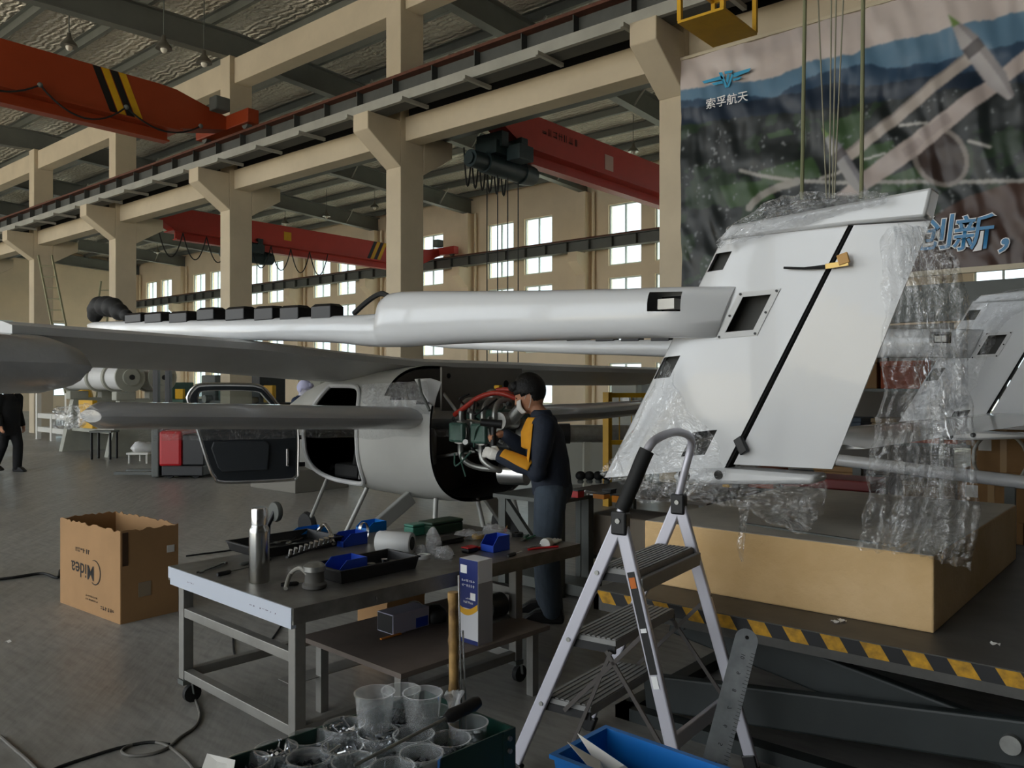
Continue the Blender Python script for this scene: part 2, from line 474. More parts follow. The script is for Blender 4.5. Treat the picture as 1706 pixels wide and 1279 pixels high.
# crane runway girders --------------------------------------------------------
def runway(y, z0, z1, name_label, facing, dark, channel=False):
    t = thing('crane_runway', name_label, 'crane runway', (XEND, y, z0))
    MB().box(XEND + .2, XRIGHT - .2, y - .16, y + .16, z0, z0 + .025).box(XEND + .2, XRIGHT - .2, y - .17, y + .17, z1 - .05, z1 - .025).box(XEND + .2, XRIGHT - .2, y - .012, y + .012, z0 + .025, z1 - .05).build('girder', dark, t)
    if channel: MB().box(XEND + .2, XRIGHT - .2, y - .18, y + .18, z1 - .07, z1 - .02).build('top_flange', M_rail, t)
    if channel: MB().box(XEND + .2, XRIGHT - .2, y - .24, y - .16, z0, z0 + .17).build('lower_channel', M_steel, t)
    MB().box(XEND + .2, XRIGHT - .2, y - .035, y + .035, z1 - .025, z1 + .06).build('rail', M_rail, t)
    st = None; x = XEND + 1
    while x < 4:
        if st is None:
            st = MB().box(x, x + .016, y - .15, y + .15, z0 + .025, z1 - .05).build('stiffener', dark, t); sx = x
        else: inst(st, 'stiffener', (x - sx + XEND, y, z0), t)
        x += 1.0
    return t
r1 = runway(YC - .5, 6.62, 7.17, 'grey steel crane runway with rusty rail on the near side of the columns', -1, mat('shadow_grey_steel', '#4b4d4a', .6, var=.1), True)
# walkway strip and brackets under the near runway
sb = MB().box(XEND + .3, XRIGHT - .3, YC - .24, YC - .2, 6.74, 6.98).build('conductor_cover', mat('cream_strip', '#cfc6a6', .6), r1)
br = None; x = XEND + 1.5
while x < 4:
    if br is None: br = MB().box(x, x + .06, YC - .92, YC - .28, 6.55, 6.61).build('bracket', M_steel, r1); bx0 = x
    else: inst(br, 'bracket', (x - bx0 + XEND, YC - .5, 6.62), r1)
    x += 1.5
runway(YC + CD + .48, 6.5, 6.93, 'grey steel crane runway on the far side of the columns', 1, M_dsteel)
runway(YW - .8, 6.5, 6.93, 'dark grey crane runway crossing the windows along the far wall', -1, M_dsteel)

cd = thing('shade_strip', 'black strip added as shade on the tie beams behind the near runway', 'shade strip', (XEND, YC, 6.72))  # black boxes added to stand for the shaded band above the tie beams
for k in range(len(COLX) - 1): MB().box(COLX[k + 1] + .01, COLX[k] - CW - .01, YC + .2, YC + .45, 6.721, 7.0).build('shade_section', M_dark, cd)
# roof ---------------------------------------------------------------------------
def roof_z(y): return rafter_z(y) + .85
yr = YC + .3
m = MB()
m._add([(XEND - .3, YFRONT - 1, roof_z(YFRONT - 1)), (XRIGHT + .3, YFRONT - 1, roof_z(YFRONT - 1)), (XRIGHT + .3, yr, roof_z(yr)), (XEND - .3, yr, roof_z(yr)), (XRIGHT + .3, YW + .3, roof_z(YW + .3)), (XEND - .3, YW + .3, roof_z(YW + .3))], [(0, 1, 2, 3), (3, 2, 4, 5)])
struct(m.build('ceiling', M_foil), 'silver foil roof insulation between grey purlins')
def rafter(x, ya, yb):
    """tapered I-section from column head to wall"""
    m = MB(); xc = x - CW / 2
    for (h0, h1, w) in ((0, .03, .13), (.6, .63, .13)):
        m.loft([[(xc - w, y, rafter_z(y) + h0), (xc + w, y, rafter_z(y) + h0), (xc + w, y, rafter_z(y) + h1), (xc - w, y, rafter_z(y) + h1)] for y in (ya, yb)])
    m.loft([[(xc - .01, y, rafter_z(y) + .03), (xc + .01, y, rafter_z(y) + .03), (xc + .01, y, rafter_z(y) + .6), (xc - .01, y, rafter_z(y) + .6)] for y in (ya, yb)])
    return m
for x in COLX:
    struct(rafter(x, YC + .3, YW + .1).build('roof_rafter', M_roofsteel), 'grey steel roof rafter over the far bay')
    struct(rafter(x, YC + .3, YFRONT).build('roof_rafter', M_roofsteel), 'grey steel roof rafter over the near bay')
ys = [YW - .4 - 1.5 * i for i in range(24)]
for y in ys:
    if y < YFRONT: continue
    z = rafter_z(y) + .63
    m = MB().box(XEND, XRIGHT, y - .005, y + .005, z, z + .2).box(XEND, XRIGHT, y, y + .09, z, z + .012).box(XEND, XRIGHT, y - .09, y, z + .19, z + .2)
    struct(m.build('roof_purlin', M_roofsteel), 'grey steel Z purlin under the foil roof')
# fly braces from rafters to purlins
pb = None
for x in COLX[:10]:
    for y in ys[1::3]:
        for s in (-1, 1):
            a = Vector((x - CW / 2, y, rafter_z(y) + .05)); b = Vector((x - CW / 2 + s * .55, y, rafter_z(y) + .64))
            if abs(y - yr) < 1 or y < 2: continue
            struct(MB().bar(a, b, .04, .04).build('fly_brace', M_steel), 'thin grey fly brace below the roof')
# ------------------------------------------------------------------ front row of posts and runway (open side, behind the viewer)
for x in COLX:
    struct(MB().box(x - CW, x, YFRONT, YFRONT + .4, 0, rafter_z(YFRONT) + .01).build('concrete_column', M_conc), 'cream concrete column on the open side')
runway(YFRONT + .7, 6.62, 7.17, 'grey steel crane runway along the open side of the hall', 1, M_steel)
for x in COLX:
    struct(MB().box(x - CW, x, YFRONT + .4, YFRONT + 1.0, 6.3, 6.62).build('column_corbel', M_conc), 'short concrete corbel on the open side')

# ------------------------------------------------------------------ overhead cranes
def crane(label, X, ya, yb, rail_z, zb, zt, m, stripes):
    t = thing('overhead_crane', label, 'crane', (X, (ya + yb) / 2, zb))
    w = .23
    ring = lambda y, z0, z1: [(X - w, y, z0), (X + w, y, z0), (X + w, y, z1), (X - w, y, z1)]
    L = yb - ya
    zm = rail_z + .12
    MB().loft([ring(ya, zm, zm + .22), ring(ya + 1.3, zb + .05, zt - .02), ring(ya + 1.7, zb + .03, zt), ring(yb - 1.7, zb + .03, zt), ring(yb - 1.3, zb + .05, zt - .02), ring(yb, zm, zm + .22)]).build('box_girder', m, t)
    MB().box(X - .32, X + .32, ya + 1.2, yb - 1.2, zb, zb + .035).box(X - .03, X + .03, ya + 1.4, yb - 1.4, zb - .2, zb).box(X - .13, X + .13, ya + 1.4, yb - 1.4, zb - .235, zb - .2).build('hoist_track', m, t)
    for y in (ya, yb):
        e = MB().box(X - 1.1, X + 1.1, y - .14, y + .14, rail_z + .09, rail_z + .40).build('end_truck', m, t, bevel=.02)
        for s in (-.85, .85): MB().cyl((X + s, y - .06, rail_z + .11), (X + s, y + .06, rail_z + .11), .11).build('wheel', M_dsteel, e, smooth=True)
    MB().box(X + .3, X + .6, yb - .6, yb - .25, zm + .25, zm + .55).build('drive_motor', M_dsteel, t, bevel=.03)
    # hazard stripes
    for ys_, sgn in stripes:
        for q in range(4):
            y0 = ys_ + q * .17
            z0, z1 = zb + .05, zt - .005
            for sx in (-1, 1):
                xx = X + sx * (w + .003)
                MB()._add([(xx, y0, z1), (xx, y0 + .15, z1), (xx, y0 + .15 + .35 * sgn, z0), (xx, y0 + .35 * sgn, z0)], [(0, 1, 2, 3)]).build('hazard_stripe', M_black if q % 2 == 0 else M_yellow, t, solid=.003)
    return t
c1 = crane('orange overhead crane with black and yellow stripes in the near bay, top left', -17.0, YFRONT + .7, YC - .5, 7.23, 7.02, 7.92, M_orange, [(7.0, 1), (-6.5, -1)])
# festoon cable loops along the orange girder
ty = 9.2
for i in range(7):
    a = Vector((-16.62, ty - i * 1.6, 7.2)); b = Vector((-16.62, ty - (i + 1) * 1.6, 7.2))
    MB().tube(catenary(a, b, .42 if i == 1 else .3), .018, 6).build('festoon_cable', M_rubber, c1, smooth=True)
    MB().ball(a, .05).build('cable_trolley', M_dsteel, c1, smooth=True)
def hoist(parent, X, y, z):
    """electric wire rope hoist under a girder"""
    h = MB().cyl((X, y - .55, z), (X, y + .55, z), .21, n=20).build('hoist_drum', M_hoist, parent, smooth=True)
    MB().cyl((X, y - .95, z), (X, y - .55, z), .17, n=18).cyl((X, y - 1.0, z), (X, y - .95, z), .12).build('hoist_motor', M_hoist, h, smooth=True)
    MB().cyl((X, y + .55, z), (X, y + .95, z), .24, .2, n=18).build('gearbox', M_hoist, h, smooth=True)
    MB().box(X - .28, X + .28, y - .5, y + .5, z + .16, z + .42).box(X - .34, X + .34, y - .4, y - .2, z + .3, z + .6).box(X - .34, X + .34, y + .2, y + .4, z + .3, z + .6).build('trolley_frame', M_hoist, h)
    MB().box(X + .28, X + .62, y - .2, y + .25, z + .05, z + .35).build('control_box', M_hoist, h, bevel=.02)
    return h
M_hoist = mat('dark_teal_hoist_paint', '#1d2c2f', .5, var=.2, vscale=5)
YA, YB = YC + CD + .48, YW - .8
c2 = crane('red overhead crane in the far bay between two near columns', -10.9, YA, YB, 6.99, 6.45, 7.2, M_red, [(21.5, -1)])
h2 = hoist(c2, -10.9, 12.55, 6.0)
for i in range(6):
    a = Vector((-11.35, 11.9 - .0 + i * .22, 6.35)); b = a + Vector((0, .22, 0))
    MB().tube(catenary(a, b, .75), .018, 6).build('festoon_cable', M_rubber, c2, smooth=True)
for (dx, dy, z1) in ((-.1, -.35, 1.6), (.05, -.2, 1.6), (.1, .05, 1.6), (.0, .5, 1.6)):
    MB().cyl((-10.9 + dx, 12.55 + dy, z1), (-10.9 + dx, 12.55 + dy, 5.8), .012, n=6).build('hoist_rope', M_black, h2)
MB().box(-11.06, -10.86, 12.3, 12.44, 1.35, 1.75).build('hook_block', M_yellow, h2, bevel=.03)
c3 = crane('red overhead crane farthest back, behind the third column', -25.1, YA, YB, 6.99, 6.45, 7.2, M_red, [(21.0, -1)])
h3 = hoist(c3, -25.1, 15.6, 6.0)
MB().cyl((-25.1, 15.5, 4.9), (-25.1, 15.5, 5.8), .02, n=6).build('hoist_rope', M_black, h3)
for i in range(8):
    a = Vector((-24.75, 12.3 + i * .8, 6.4)); MB().tube(catenary(a, a + Vector((0, .8, 0)), .8), .018, 6).build('festoon_cable', M_rubber, c3, smooth=True)
# maker's plates and lettering on the red girder
xw = -10.9 + .234
M_print_dark = mat('dark_print', '#3a1512', .7)
marks('girder_lettering', M_print_dark, c2, (xw + .002, 14.2, 6.86), (0, 1, 0), (0, 0, 1), 7, .17, 4)
MB().box(xw - .002, xw + .004, 15.9, 16.25, 6.6, 6.95).build('rating_plate', mat('pale_plate', '#c9a9a0', .5), c2)
MB().box(xw - 14.202, xw - 14.196, 16.9, 17.2, 6.7, 7.0).build('warning_plate', M_yellow, c3)

# ------------------------------------------------------------------ pendant lamps under the roof
M_shade = mat('lamp_shade_metal', '#77746a', .35, metal=.6)
M_bulb = mat('lamp_glass', '#e8e2d2', .2)
lamp0 = None
LAMPS = [(115, 76, 'pendant lamp above the orange crane girder at upper left'), (273, 80, 'pendant lamp close to the big grey rafter, top left'), (340, 104, 'pendant lamp just left of the third column head'),
         (1055, 252, 'pendant lamp over the red girder beside the banner column'), (475, 372, 'pendant lamp above the farther red crane'), (624, 345, 'pendant lamp left of the second column'),
         (544, 360, 'pendant lamp between the two middle columns'), (262, 420, 'small pendant lamp far back beside the fourth column'), (358, 397, 'small pendant lamp left of the third column'), (812, 300, 'pendant lamp behind the hoist ropes')]
for px, py, lb in LAMPS:
    p = at_z(px, py, 8.7)
    if lamp0 is None:
        lamp0 = thing('pendant_lamp', lb, 'lamp', (0, 0, 0), 'pendant lamps under the roof')
        MB().cyl((0, 0, .2), (0, 0, 1.0), .012, n=6).build('rod', M_dsteel, lamp0)
        MB().lathe((0, 0, 0), [(.17, -.02), (.16, .03), (.1, .1), (.05, .17), (.04, .26), (.02, .27)], 16).build('lamp_shade', M_shade, lamp0, smooth=True)
        MB().ball((0, 0, -.03), .07, .07, .08, 12, 8).build('bulb', M_bulb, lamp0, smooth=True)
        l = lamp0
    else:
        l = copy_tree(lamp0); l['label'] = lb
    l.location = p
    l.scale = (1, 1, 1)
    hgt = roof_z(p.y) - p.z
    if hgt > .3: l.scale = (1, 1, hgt)
for o in list(scene.objects):
    if o.name.startswith('pendant_lamp'):      # stretch the rods only, keep shades round
        sz = o.scale.z; o.scale = (1, 1, 1)
        for ch in o.children:
            if ch.name.startswith('rod'): ch.scale = (1, 1, sz)

# ------------------------------------------------------------------ yellow service basket beside the first column
t = thing('service_basket', 'yellow steel service basket hung by the runway at the banner column', 'basket', (-4.45, 9.0, 5.84))
x0, x1, y0, y1, z0, z1 = -4.74, -4.16, 8.58, 9.48, 5.84, 6.9
MB().box(x0, x1, y0, y1, z0, z0 + .03).build('floor_plate', M_yellow, t)
for x in (x0 + .02, x1 - .02):
    for y in (y0 + .02, y1 - .02):
        MB().box(x - .025, x + .025, y - .025, y + .025, z0 + .03, z1 + .0).build('post', M_yellow, t)
for z in (z0 + .55, z1 - .03):
    MB().bar((x0, y0 + .02, z), (x1, y0 + .02, z), .04, .04).bar((x0, y1 - .02, z), (x1, y1 - .02, z), .04, .04).bar((x0 + .02, y0, z), (x0 + .02, y1, z), .04, .04).bar((x1 - .02, y0, z), (x1 - .02, y1, z), .04, .04).build('guard_rail', M_yellow, t)
MB().bar((x0 + .1, y0, z1 + .02), (x0 + .1, YC - .6, z1 + .02), .05, .05).bar((x1 - .1, y0, z1 + .02), (x1 - .1, YC - .6, z1 + .02), .05, .05).build('hanger_arm', M_yellow, t)

# ------------------------------------------------------------------ printed banner between the columns
YB_ = YC - .14
bx0, bx1, bz0, bz1 = -5.68, -.25, 2.93, 6.2
def bpt(px, py): p = at_y(px, py, YB_); return (p.x, p.z)
NUB, NVB = 480, 280
gx = np.linspace(bx0, bx1, NUB + 1); gz = np.linspace(bz1, bz0, NVB + 1)
GX, GZ = np.meshgrid(gx, gz)
def crop4(x, y): return bpt(1130 + x / 2.906, y / 2.906)
def poly_mask(pts, soft=0):
    m = np.zeros_like(GX, bool); k = len(pts)
    for i in range(k):
        (xa, za), (xb, zb_) = pts[i], pts[(i + 1) % k]
        if abs(za - zb_) < 1e-9: continue
        c = ((za > GZ) != (zb_ > GZ)) & (GX < (xb - xa) * (GZ - za) / (zb_ - za) + xa)
        m ^= c
    return m
def seg_dist(pts):
    d = np.full_like(GX, 1e9)
    for (xa, za), (xb, zb_) in zip(pts[:-1], pts[1:]):
        L2 = (xb - xa) ** 2 + (zb_ - za) ** 2 + 1e-12
        tt = np.clip(((GX - xa) * (xb - xa) + (GZ - za) * (zb_ - za)) / L2, 0, 1)
        d = np.minimum(d, np.hypot(GX - xa - tt * (xb - xa), GZ - za - tt * (zb_ - za)))
    return d
rng = np.random.RandomState(3)
def fnoise(sx, sz, oct_=4):
    out = np.zeros_like(GX); amp = 1; tot = 0
    for o in range(oct_):
        nx, nz = int(sx * 2 ** o) + 2, int(sz * 2 ** o) + 2
        g = rng.rand(nz + 1, nx + 1)
        u = (GX - bx0) / (bx1 - bx0) * (nx - 1); v = (bz1 - GZ) / (bz1 - bz0) * (nz - 1)
        i, j = u.astype(int), v.astype(int); fu, fv = u - i, v - j
        fu = fu * fu * (3 - 2 * fu); fv = fv * fv * (3 - 2 * fv)
        out += amp * ((g[j, i] * (1 - fu) + g[j, i + 1] * fu) * (1 - fv) + (g[j + 1, i] * (1 - fu) + g[j + 1, i + 1] * fu) * fv)
        tot += amp; amp *= .5
    return out / tot
img = np.zeros(GX.shape + (3,))
def C(h): return np.array(lin(h)[:3])
img[:] = C('#c9bdb8')
def below(pts):
    pts = [crop4(*p) for p in pts]
    xs, zs = [p[0] for p in pts], [p[1] for p in pts]
    return GZ < np.interp(GX, xs, zs) + (fnoise(60, 4, 3) - .5) * .06
ridge1 = below([(-20, 445), (250, 400), (450, 375), (620, 310), (700, 285), (850, 270), (900, 235), (1200, 165), (1674, 55), (2100, -40)])
img[ridge1] = C('#5f7f98')
ridge2 = below([(-20, 490), (380, 462), (450, 480), (540, 430), (690, 350), (800, 330), (900, 310), (1050, 330), (1300, 290), (1674, 200), (2100, 90)])
img[ridge2] = C('#30475f')
ridge3 = below([(-20, 530), (300, 500), (560, 455), (760, 400), (900, 420), (1100, 390), (1400, 350), (1674, 330), (2100, 240)])
img[ridge3] = C('#1f2c3d')
land = below([(-20, 610), (400, 560), (800, 520), (1200, 450), (1674, 400), (2100, 330)])
n1, n2 = fnoise(14, 9, 5), fnoise(40, 24, 4)
lc = C('#14181c')[None, None] * (1 - n1[..., None]) + C('#2a3130')[None, None] * n1[..., None]
img[land] = lc[land]
green = land & (n1 > .6); img[green] = C('#2c3c2c')
for pl in ([(430, 650), (530, 620), (560, 650), (440, 670)], [(700, 600), (890, 540), (890, 760), (760, 790)], [(880, 720), (1040, 680), (1060, 760), (890, 840)], [(1000, 860), (1180, 800), (1200, 890), (980, 940)], [(380, 830), (650, 760), (700, 860), (420, 900)], [(200, 900), (420, 870), (470, 960), (250, 1010)]):
    mk = poly_mask([crop4(*p) for p in pl]); img[mk] = (C('#3c5434') * (.8 + .4 * n2[..., None]))[mk]
n3 = fnoise(150, 80, 2); spk = land & (n2 > .6) & (n3 > .74); img[spk] = C('#8b8f92')
brown = poly_mask([crop4(*p) for p in [(1150, 1100), (1400, 950), (1700, 860), (2300, 700), (2300, 1500), (900, 1500), (1000, 1250)]])
img[brown] = (C('#513d36')[None, None] * (.7 + .6 * n1[..., None]))[brown]
for pl, w, c in (([(300, 825), (400, 850), (560, 876), (800, 884), (1180, 880), (1600, 878), (2000, 860)], .022, '#a7a4a0'), ([(345, 1005), (400, 945), (480, 905), (580, 880)], .05, '#9a9690'),
                 ([(890, 775), (1000, 745)], .012, '#c0bfba'), ([(1070, 605), (1200, 595)], .015, '#b9b6b2'), ([(1410, 685), (1510, 715)], .015, '#b9b6b2'), ([(690, 865), (810, 820)], .02, '#a9a5a0')):
    img[seg_dist([crop4(*p) for p in pl]) < w] = C(c)
# printed aircraft: slim rear wing, broad main wing, dark nose, two slender pods
def paint(pl, c): 
    mk = poly_mask([crop4(*p) for p in pl]); img[mk] = C(c)
nose = [crop4(1270 + 125 * math.cos(a) + 20 * math.sin(a), 760 + 135 * math.sin(a)) for a in np.linspace(0, 2 * PI, 28)]
mk = poly_mask(nose); img[mk] = C('#3a2d29')
img[(seg_dist(nose) < .025)] = C('#8a827d')
paint([(800, 740), (1400, 245), (1432, 295), (840, 780)], '#b3a8a0'); paint([(800, 740), (1400, 245), (1404, 256), (806, 750)], '#8d847f')
paint([(760, 945), (900, 830), (1160, 630), (1560, 340), (1900, 60), (1950, 110), (1674, 340), (1340, 605), (1130, 775), (880, 945)], '#b7aaa5')
paint([(1160, 640), (1300, 545), (1330, 585), (1190, 685)], '#a89b97'); paint([(1080, 725), (1165, 660), (1190, 690), (1105, 765)], '#a89b97')
def pod(a, b, w, c1_, c2_):
    pa, pb = np.array(crop4(*a)), np.array(crop4(*b)); dv = pb - pa; L = np.hypot(*dv); dv = dv / L; nv = np.array([-dv[1], dv[0]])
    s_ = (GX - pa[0]) * dv[0] + (GZ - pa[1]) * dv[1]; q = (GX - pa[0]) * nv[0] + (GZ - pa[1]) * nv[1]; ss = np.clip(s_ / L, 0, 1)
    prof = w * np.minimum(1, np.minimum(ss * 3.0, .35 + (1 - ss) * 3))
    mk = (s_ > 0) & (s_ < L) & (np.abs(q) < prof); img[mk] = C(c1_)
    img[mk & (q > prof * .3)] = C(c2_); img[mk & (ss < .14)] = C('#6f8a4a'); img[mk & (ss > .36) & (ss < .47)] = C('#4a4243')
pod((1308, 72), (1612, 475), .10, '#a9a3a3', '#857f80')
pod((695, 618), (905, 945), .085, '#9a9898', '#77757a')
for _ in range(2):
    im2 = np.pad(img, ((1, 1), (1, 1), (0, 0)), mode='edge')
    img = (im2[:-2, 1:-1] + im2[2:, 1:-1] + im2[1:-1, :-2] + im2[1:-1, 2:] + 2 * im2[1:-1, 1:-1]) / 6
wr = np.zeros_like(GX)
for k, (ang, fq, am) in enumerate(((1.05, 11, .012), (1.25, 21, .008), (.85, 8, .011), (1.45, 33, .004))):
    ph = fnoise(5, 4, 2) * 7
    wr += am * np.sin((GX * math.sin(ang) + GZ * math.cos(ang)) * fq + ph)
wr += (fnoise(10, 6, 4) - .5) * .03
verts = np.stack([GX, YB_ - .01 - wr, GZ], -1).reshape(-1, 3)
idx = np.arange((NUB + 1) * (NVB + 1)).reshape(NVB + 1, NUB + 1)
faces = np.stack([idx[:-1, :-1], idx[1:, :-1], idx[1:, 1:], idx[:-1, 1:]], -1).reshape(-1, 4)
me = bpy.data.meshes.new('banner')
me.from_pydata(verts.tolist(), [], faces.tolist())
ca = me.color_attributes.new('print', 'FLOAT_COLOR', 'POINT')
ca.data.foreach_set('color', np.concatenate([img.reshape(-1, 3), np.ones((verts.shape[0], 1))], 1).astype(np.float32).ravel())
me.polygons.foreach_set('use_smooth', [True] * len(me.polygons))
mb_ = bpy.data.materials.new('printed_vinyl'); mb_.use_nodes = True
b = mb_.node_tree.nodes['Principled BSDF']; b.inputs['Roughness'].default_value = .33; b.inputs['Specular IOR Level'].default_value = .35
an = mb_.node_tree.nodes.new('ShaderNodeVertexColor'); an.layer_name = 'print'
mb_.node_tree.links.new(an.outputs[0], b.inputs['Base Color'])
me.materials.append(mb_)
banner = bpy.data.objects.new('banner', me); COL.objects.link(banner)
tag(banner, 'large glossy printed banner with drone over mountains and blue lettering', 'banner')
M_logo = mat('logo_blue', '#3aa0cc', .4); M_white = mat('white_print', '#f2f2f2', .5); M_blue2 = mat('lettering_blue', '#3f86b8', .4)
yl = YB_ - .06
def lp(x, y): p = crop4(x, y); return Vector((p[0], yl, p[1]))
def flat(name, pl, m, dy=0):
    return MB().prism([lp(*p) + Vector((0, dy, 0)) for p in pl], (0, .004, 0)).build(name, m, banner)
for pl in ([(125, 400), (220, 372), (228, 388), (135, 410)], [(168, 410), (225, 395), (232, 408), (185, 418)], [(270, 362), (360, 335), (352, 352), (280, 380)], [(272, 388), (318, 376), (306, 390), (276, 398)],
           [(205, 358), (222, 355), (246, 425), (238, 432)], [(232, 352), (274, 346), (270, 358), (236, 364)], [(246, 366), (258, 364), (250, 410), (240, 400)], [(268, 362), (280, 360), (256, 424), (244, 430)]):
    flat('logo_wing', pl, M_logo)
p0, p1 = lp(145, 520), lp(345, 478)
xd = (p1 - p0)
text_part('索孚航天', 'logo_lettering', M_white, banner, lp(243, 510), xd, (0, 0, 1), xd.length / 3.9, bold=.008)
for ch, pxc in (('创', 1555), ('新', 1619), ('，', 1692)):
    for bold, m, dy in ((.035, M_white, .004), (.008, M_blue2, -.006)):
        text_part(ch, 'slogan_lettering', m, banner, at_y(pxc, 411, yl) + Vector((0, dy, 0)), (1, 0, 0), (.12, 0, 1), .42, bold=bold)
MB().box(bx0, bx1, YB_ - .03, YB_ + .01, bz1 - .02, bz1 + .02).build('top_batten', mat('pale_batten', '#cbbfa6', .6), banner)
MB().box(bx0, bx1, YB_ - .05, YB_ + .02, bz0 - .05, bz0 + .01).build('bottom_batten', MATS['pale_batten'], banner)
struct(MB().box(bx0 + .02, -.15, YC + .1, YC + .3, bz0 - .55, bz0 - .12).build('support_beam', M_dsteel), 'dark steel beam below the banner')
# ------------------------------------------------------------------ the aircraft (nose towards -X)
M_white_gel = mat('white_gelcoat', '#d9dadb', .22, var=.02, vscale=2, coat=.4)
M_white_matt = mat('white_primer', '#cfcfce', .45, var=.03, vscale=2)
M_grey_under = mat('wing_underside', '#c6c6c4', .5, var=.05, vscale=3)
M_blackgap = mat('black_gap', '#060606', .8)
M_film = film_mat('clear_stretch_film', body=.06, rough=.06, bump=1.0, scale=7)
M_film_fine = film_mat('clear_film_wrap', body=.12, rough=.08, bump=1.0, scale=16)
M_film_c = film_mat('crinkled_film', body=.16, rough=.07, bump=1.0, scale=20)
M_alu = mat('brushed_aluminium', '#c2c4c8', .32, metal=.9, var=.05)
M_chrome = mat('bright_steel', '#d0d0d0', .2, metal=1)
Y1 = 3.56                                              # plane of the near boom
FAR = Vector((.25, 4.2, .0))                           # offset of the far boom and fin

air = thing('aircraft', 'white twin boom aircraft with opened engine bay and plastic wrapped wings', 'aircraft', (-5.6, 5.3, 0))

def se_ring(x, yc, hw, z0, z1, n=28, p=2.4, shear=0):
    zc, hh = (z0 + z1) / 2, (z1 - z0) / 2; out = []
    for j in range(n):
        a = 2 * PI * j / n; c, s = math.cos(a), math.sin(a)
        yy = math.copysign(abs(c) ** (2 / p), c) * hw; zz = math.copysign(abs(s) ** (2 / p), s) * hh
        out.append(Vector((x + shear * zz, yc + yy, zc + zz)))
    return out
BOOM = [(1200, 476, 561, .03), (1146, 477, 563, .095), (1097, 479, 563, .11), (1050, 481, 564, .115), (1000, 482, 565, .12), (900, 484, 568, .125), (800, 485, 571, .13), (720, 485, 575, .135), (675, 486, 578, .13), (658, 489, 578, .125), (648, 496, 578, .115), (643, 508, 578, .10), (640, 522, 578, .095),
        (615, 524, 577, .09), (560, 526, 571, .085), (480, 529, 568, .08), (420, 531, 567, .075), (300, 534, 562, .07), (200, 535, 557, .06), (160, 536, 551, .05), (150, 539, 547, .03)]
rings = []
for i, (px, ta, bo, hw) in enumerate(BOOM):
    p = at_y(px, ta, Y1); q = at_y(px, bo, Y1)
    rings.append(se_ring(p.x, Y1 + (.07 if i == 0 else .02 if i == 1 else 0), hw, q.z, p.z, 32, 2.6, shear=.42 if i == 0 else 0))
hz0, hz1 = at_y(1120, 516, Y1 - .1).z, at_y(1120, 488, Y1 - .1).z
def make_boom(off):
    m = MB(); n = 32
    vs = [v + off for r in rings for v in r]; fs = []
    for i in range(len(rings) - 1):
        for j in range(n):
            j2 = (j + 1) % n
            if i == 1:
                c = (vs[n + j] + vs[n + j2]) / 2
                if c.y < Y1 + off.y - .04 and hz0 - .005 < c.z < hz1 + .005: continue
            fs.append((i * n + j, i * n + j2, (i + 1) * n + j2, (i + 1) * n + j))
    fs.append(tuple(reversed(range(n)))); fs.append(tuple((len(rings) - 1) * n + j for j in range(n)))
    m._add(vs, fs)
    b = m.build('tail_boom', M_white_gel, air, smooth=True, angle=50)
    xa, xb = rings[2][0].x, rings[1][0].x
    MB()._add([Vector(v) + off for v in ((xa, Y1 + .03, hz0), (xb, Y1 + .03, hz0), (xb, Y1 + .03, hz1), (xa, Y1 + .03, hz1))], [(0, 1, 2, 3)]).build('hatch_recess', M_blackgap, b)
    MB().box(xa + .03 + off.x, xa + .12 + off.x, Y1 - .06 + off.y, Y1 + .02 + off.y, hz0 + .01, hz0 + .06).build('foam_block', mat('white_foam', '#e9e6de', .8), b)
    for px0, px1, hh in ((218, 249, 8), (251, 283, 9), (292, 326, 10), (338, 371, 11), (386, 422, 12), (434, 470, 13), (477, 513, 14), (529, 567, 16)):
        a, c = at_y(px0, 525, Y1), at_y(px0 + (px1 - px0) * .86, 525, Y1)
        zt = at_y(px0, 529 - (px0 < 300) * -5, Y1).z
        ztop = zt + hh * 1.3 * (a - O).xy.length / F_PX
        mm = MB(); w = .06
        mm.loft([[(a.x, Y1 - w, zt - .03), (c.x, Y1 - w, zt - .03), (c.x, Y1 + w, zt - .03), (a.x, Y1 + w, zt - .03)], [(a.x, Y1 - w, ztop - .02), (c.x, Y1 - w, ztop - .025), (c.x, Y1 + w, ztop - .025), (a.x, Y1 + w, ztop - .02)], [(a.x + .02, Y1 - w + .02, ztop), (c.x - .02, Y1 - w + .02, ztop - .005), (c.x - .02, Y1 + w - .02, ztop - .005), (a.x + .02, Y1 + w - .02, ztop)]])
        mm.v = [v + off for v in mm.v]
        mm.build('motor_cover', M_black, b, bevel=.008)
    # black bag over the front motor
    bg0 = at_y(185, 516, Y1) + off
    mm = MB()
    for dx, dz, r in ((-.32, .02, .09), (-.24, .05, .10), (-.1, .04, .105), (.04, .02, .10), (.18, -.03, .085), (.32, -.07, .06), (-.36, -.04, .07)):
        mm.ball(bg0 + Vector((dx, 0, dz)), r * 1.2, r, r)
    o = mm.build('motor_bag', M_rubber, b, smooth='all')
    md = o.modifiers.new('remesh', 'REMESH'); md.mode = 'VOXEL'; md.voxel_size = .025; md.use_smooth_shade = True
    hp = [at_y(590, 522, Y1), at_y(605, 508, Y1), at_y(622, 495, Y1), at_y(636, 489, Y1), at_y(648, 494, Y1)]
    MB().tube([p + off for p in smooth_path(hp)], .018, 8).build('cable', M_rubber, b, smooth=True)
    return b
make_boom(Vector((0, 0, 0))); make_boom(FAR)

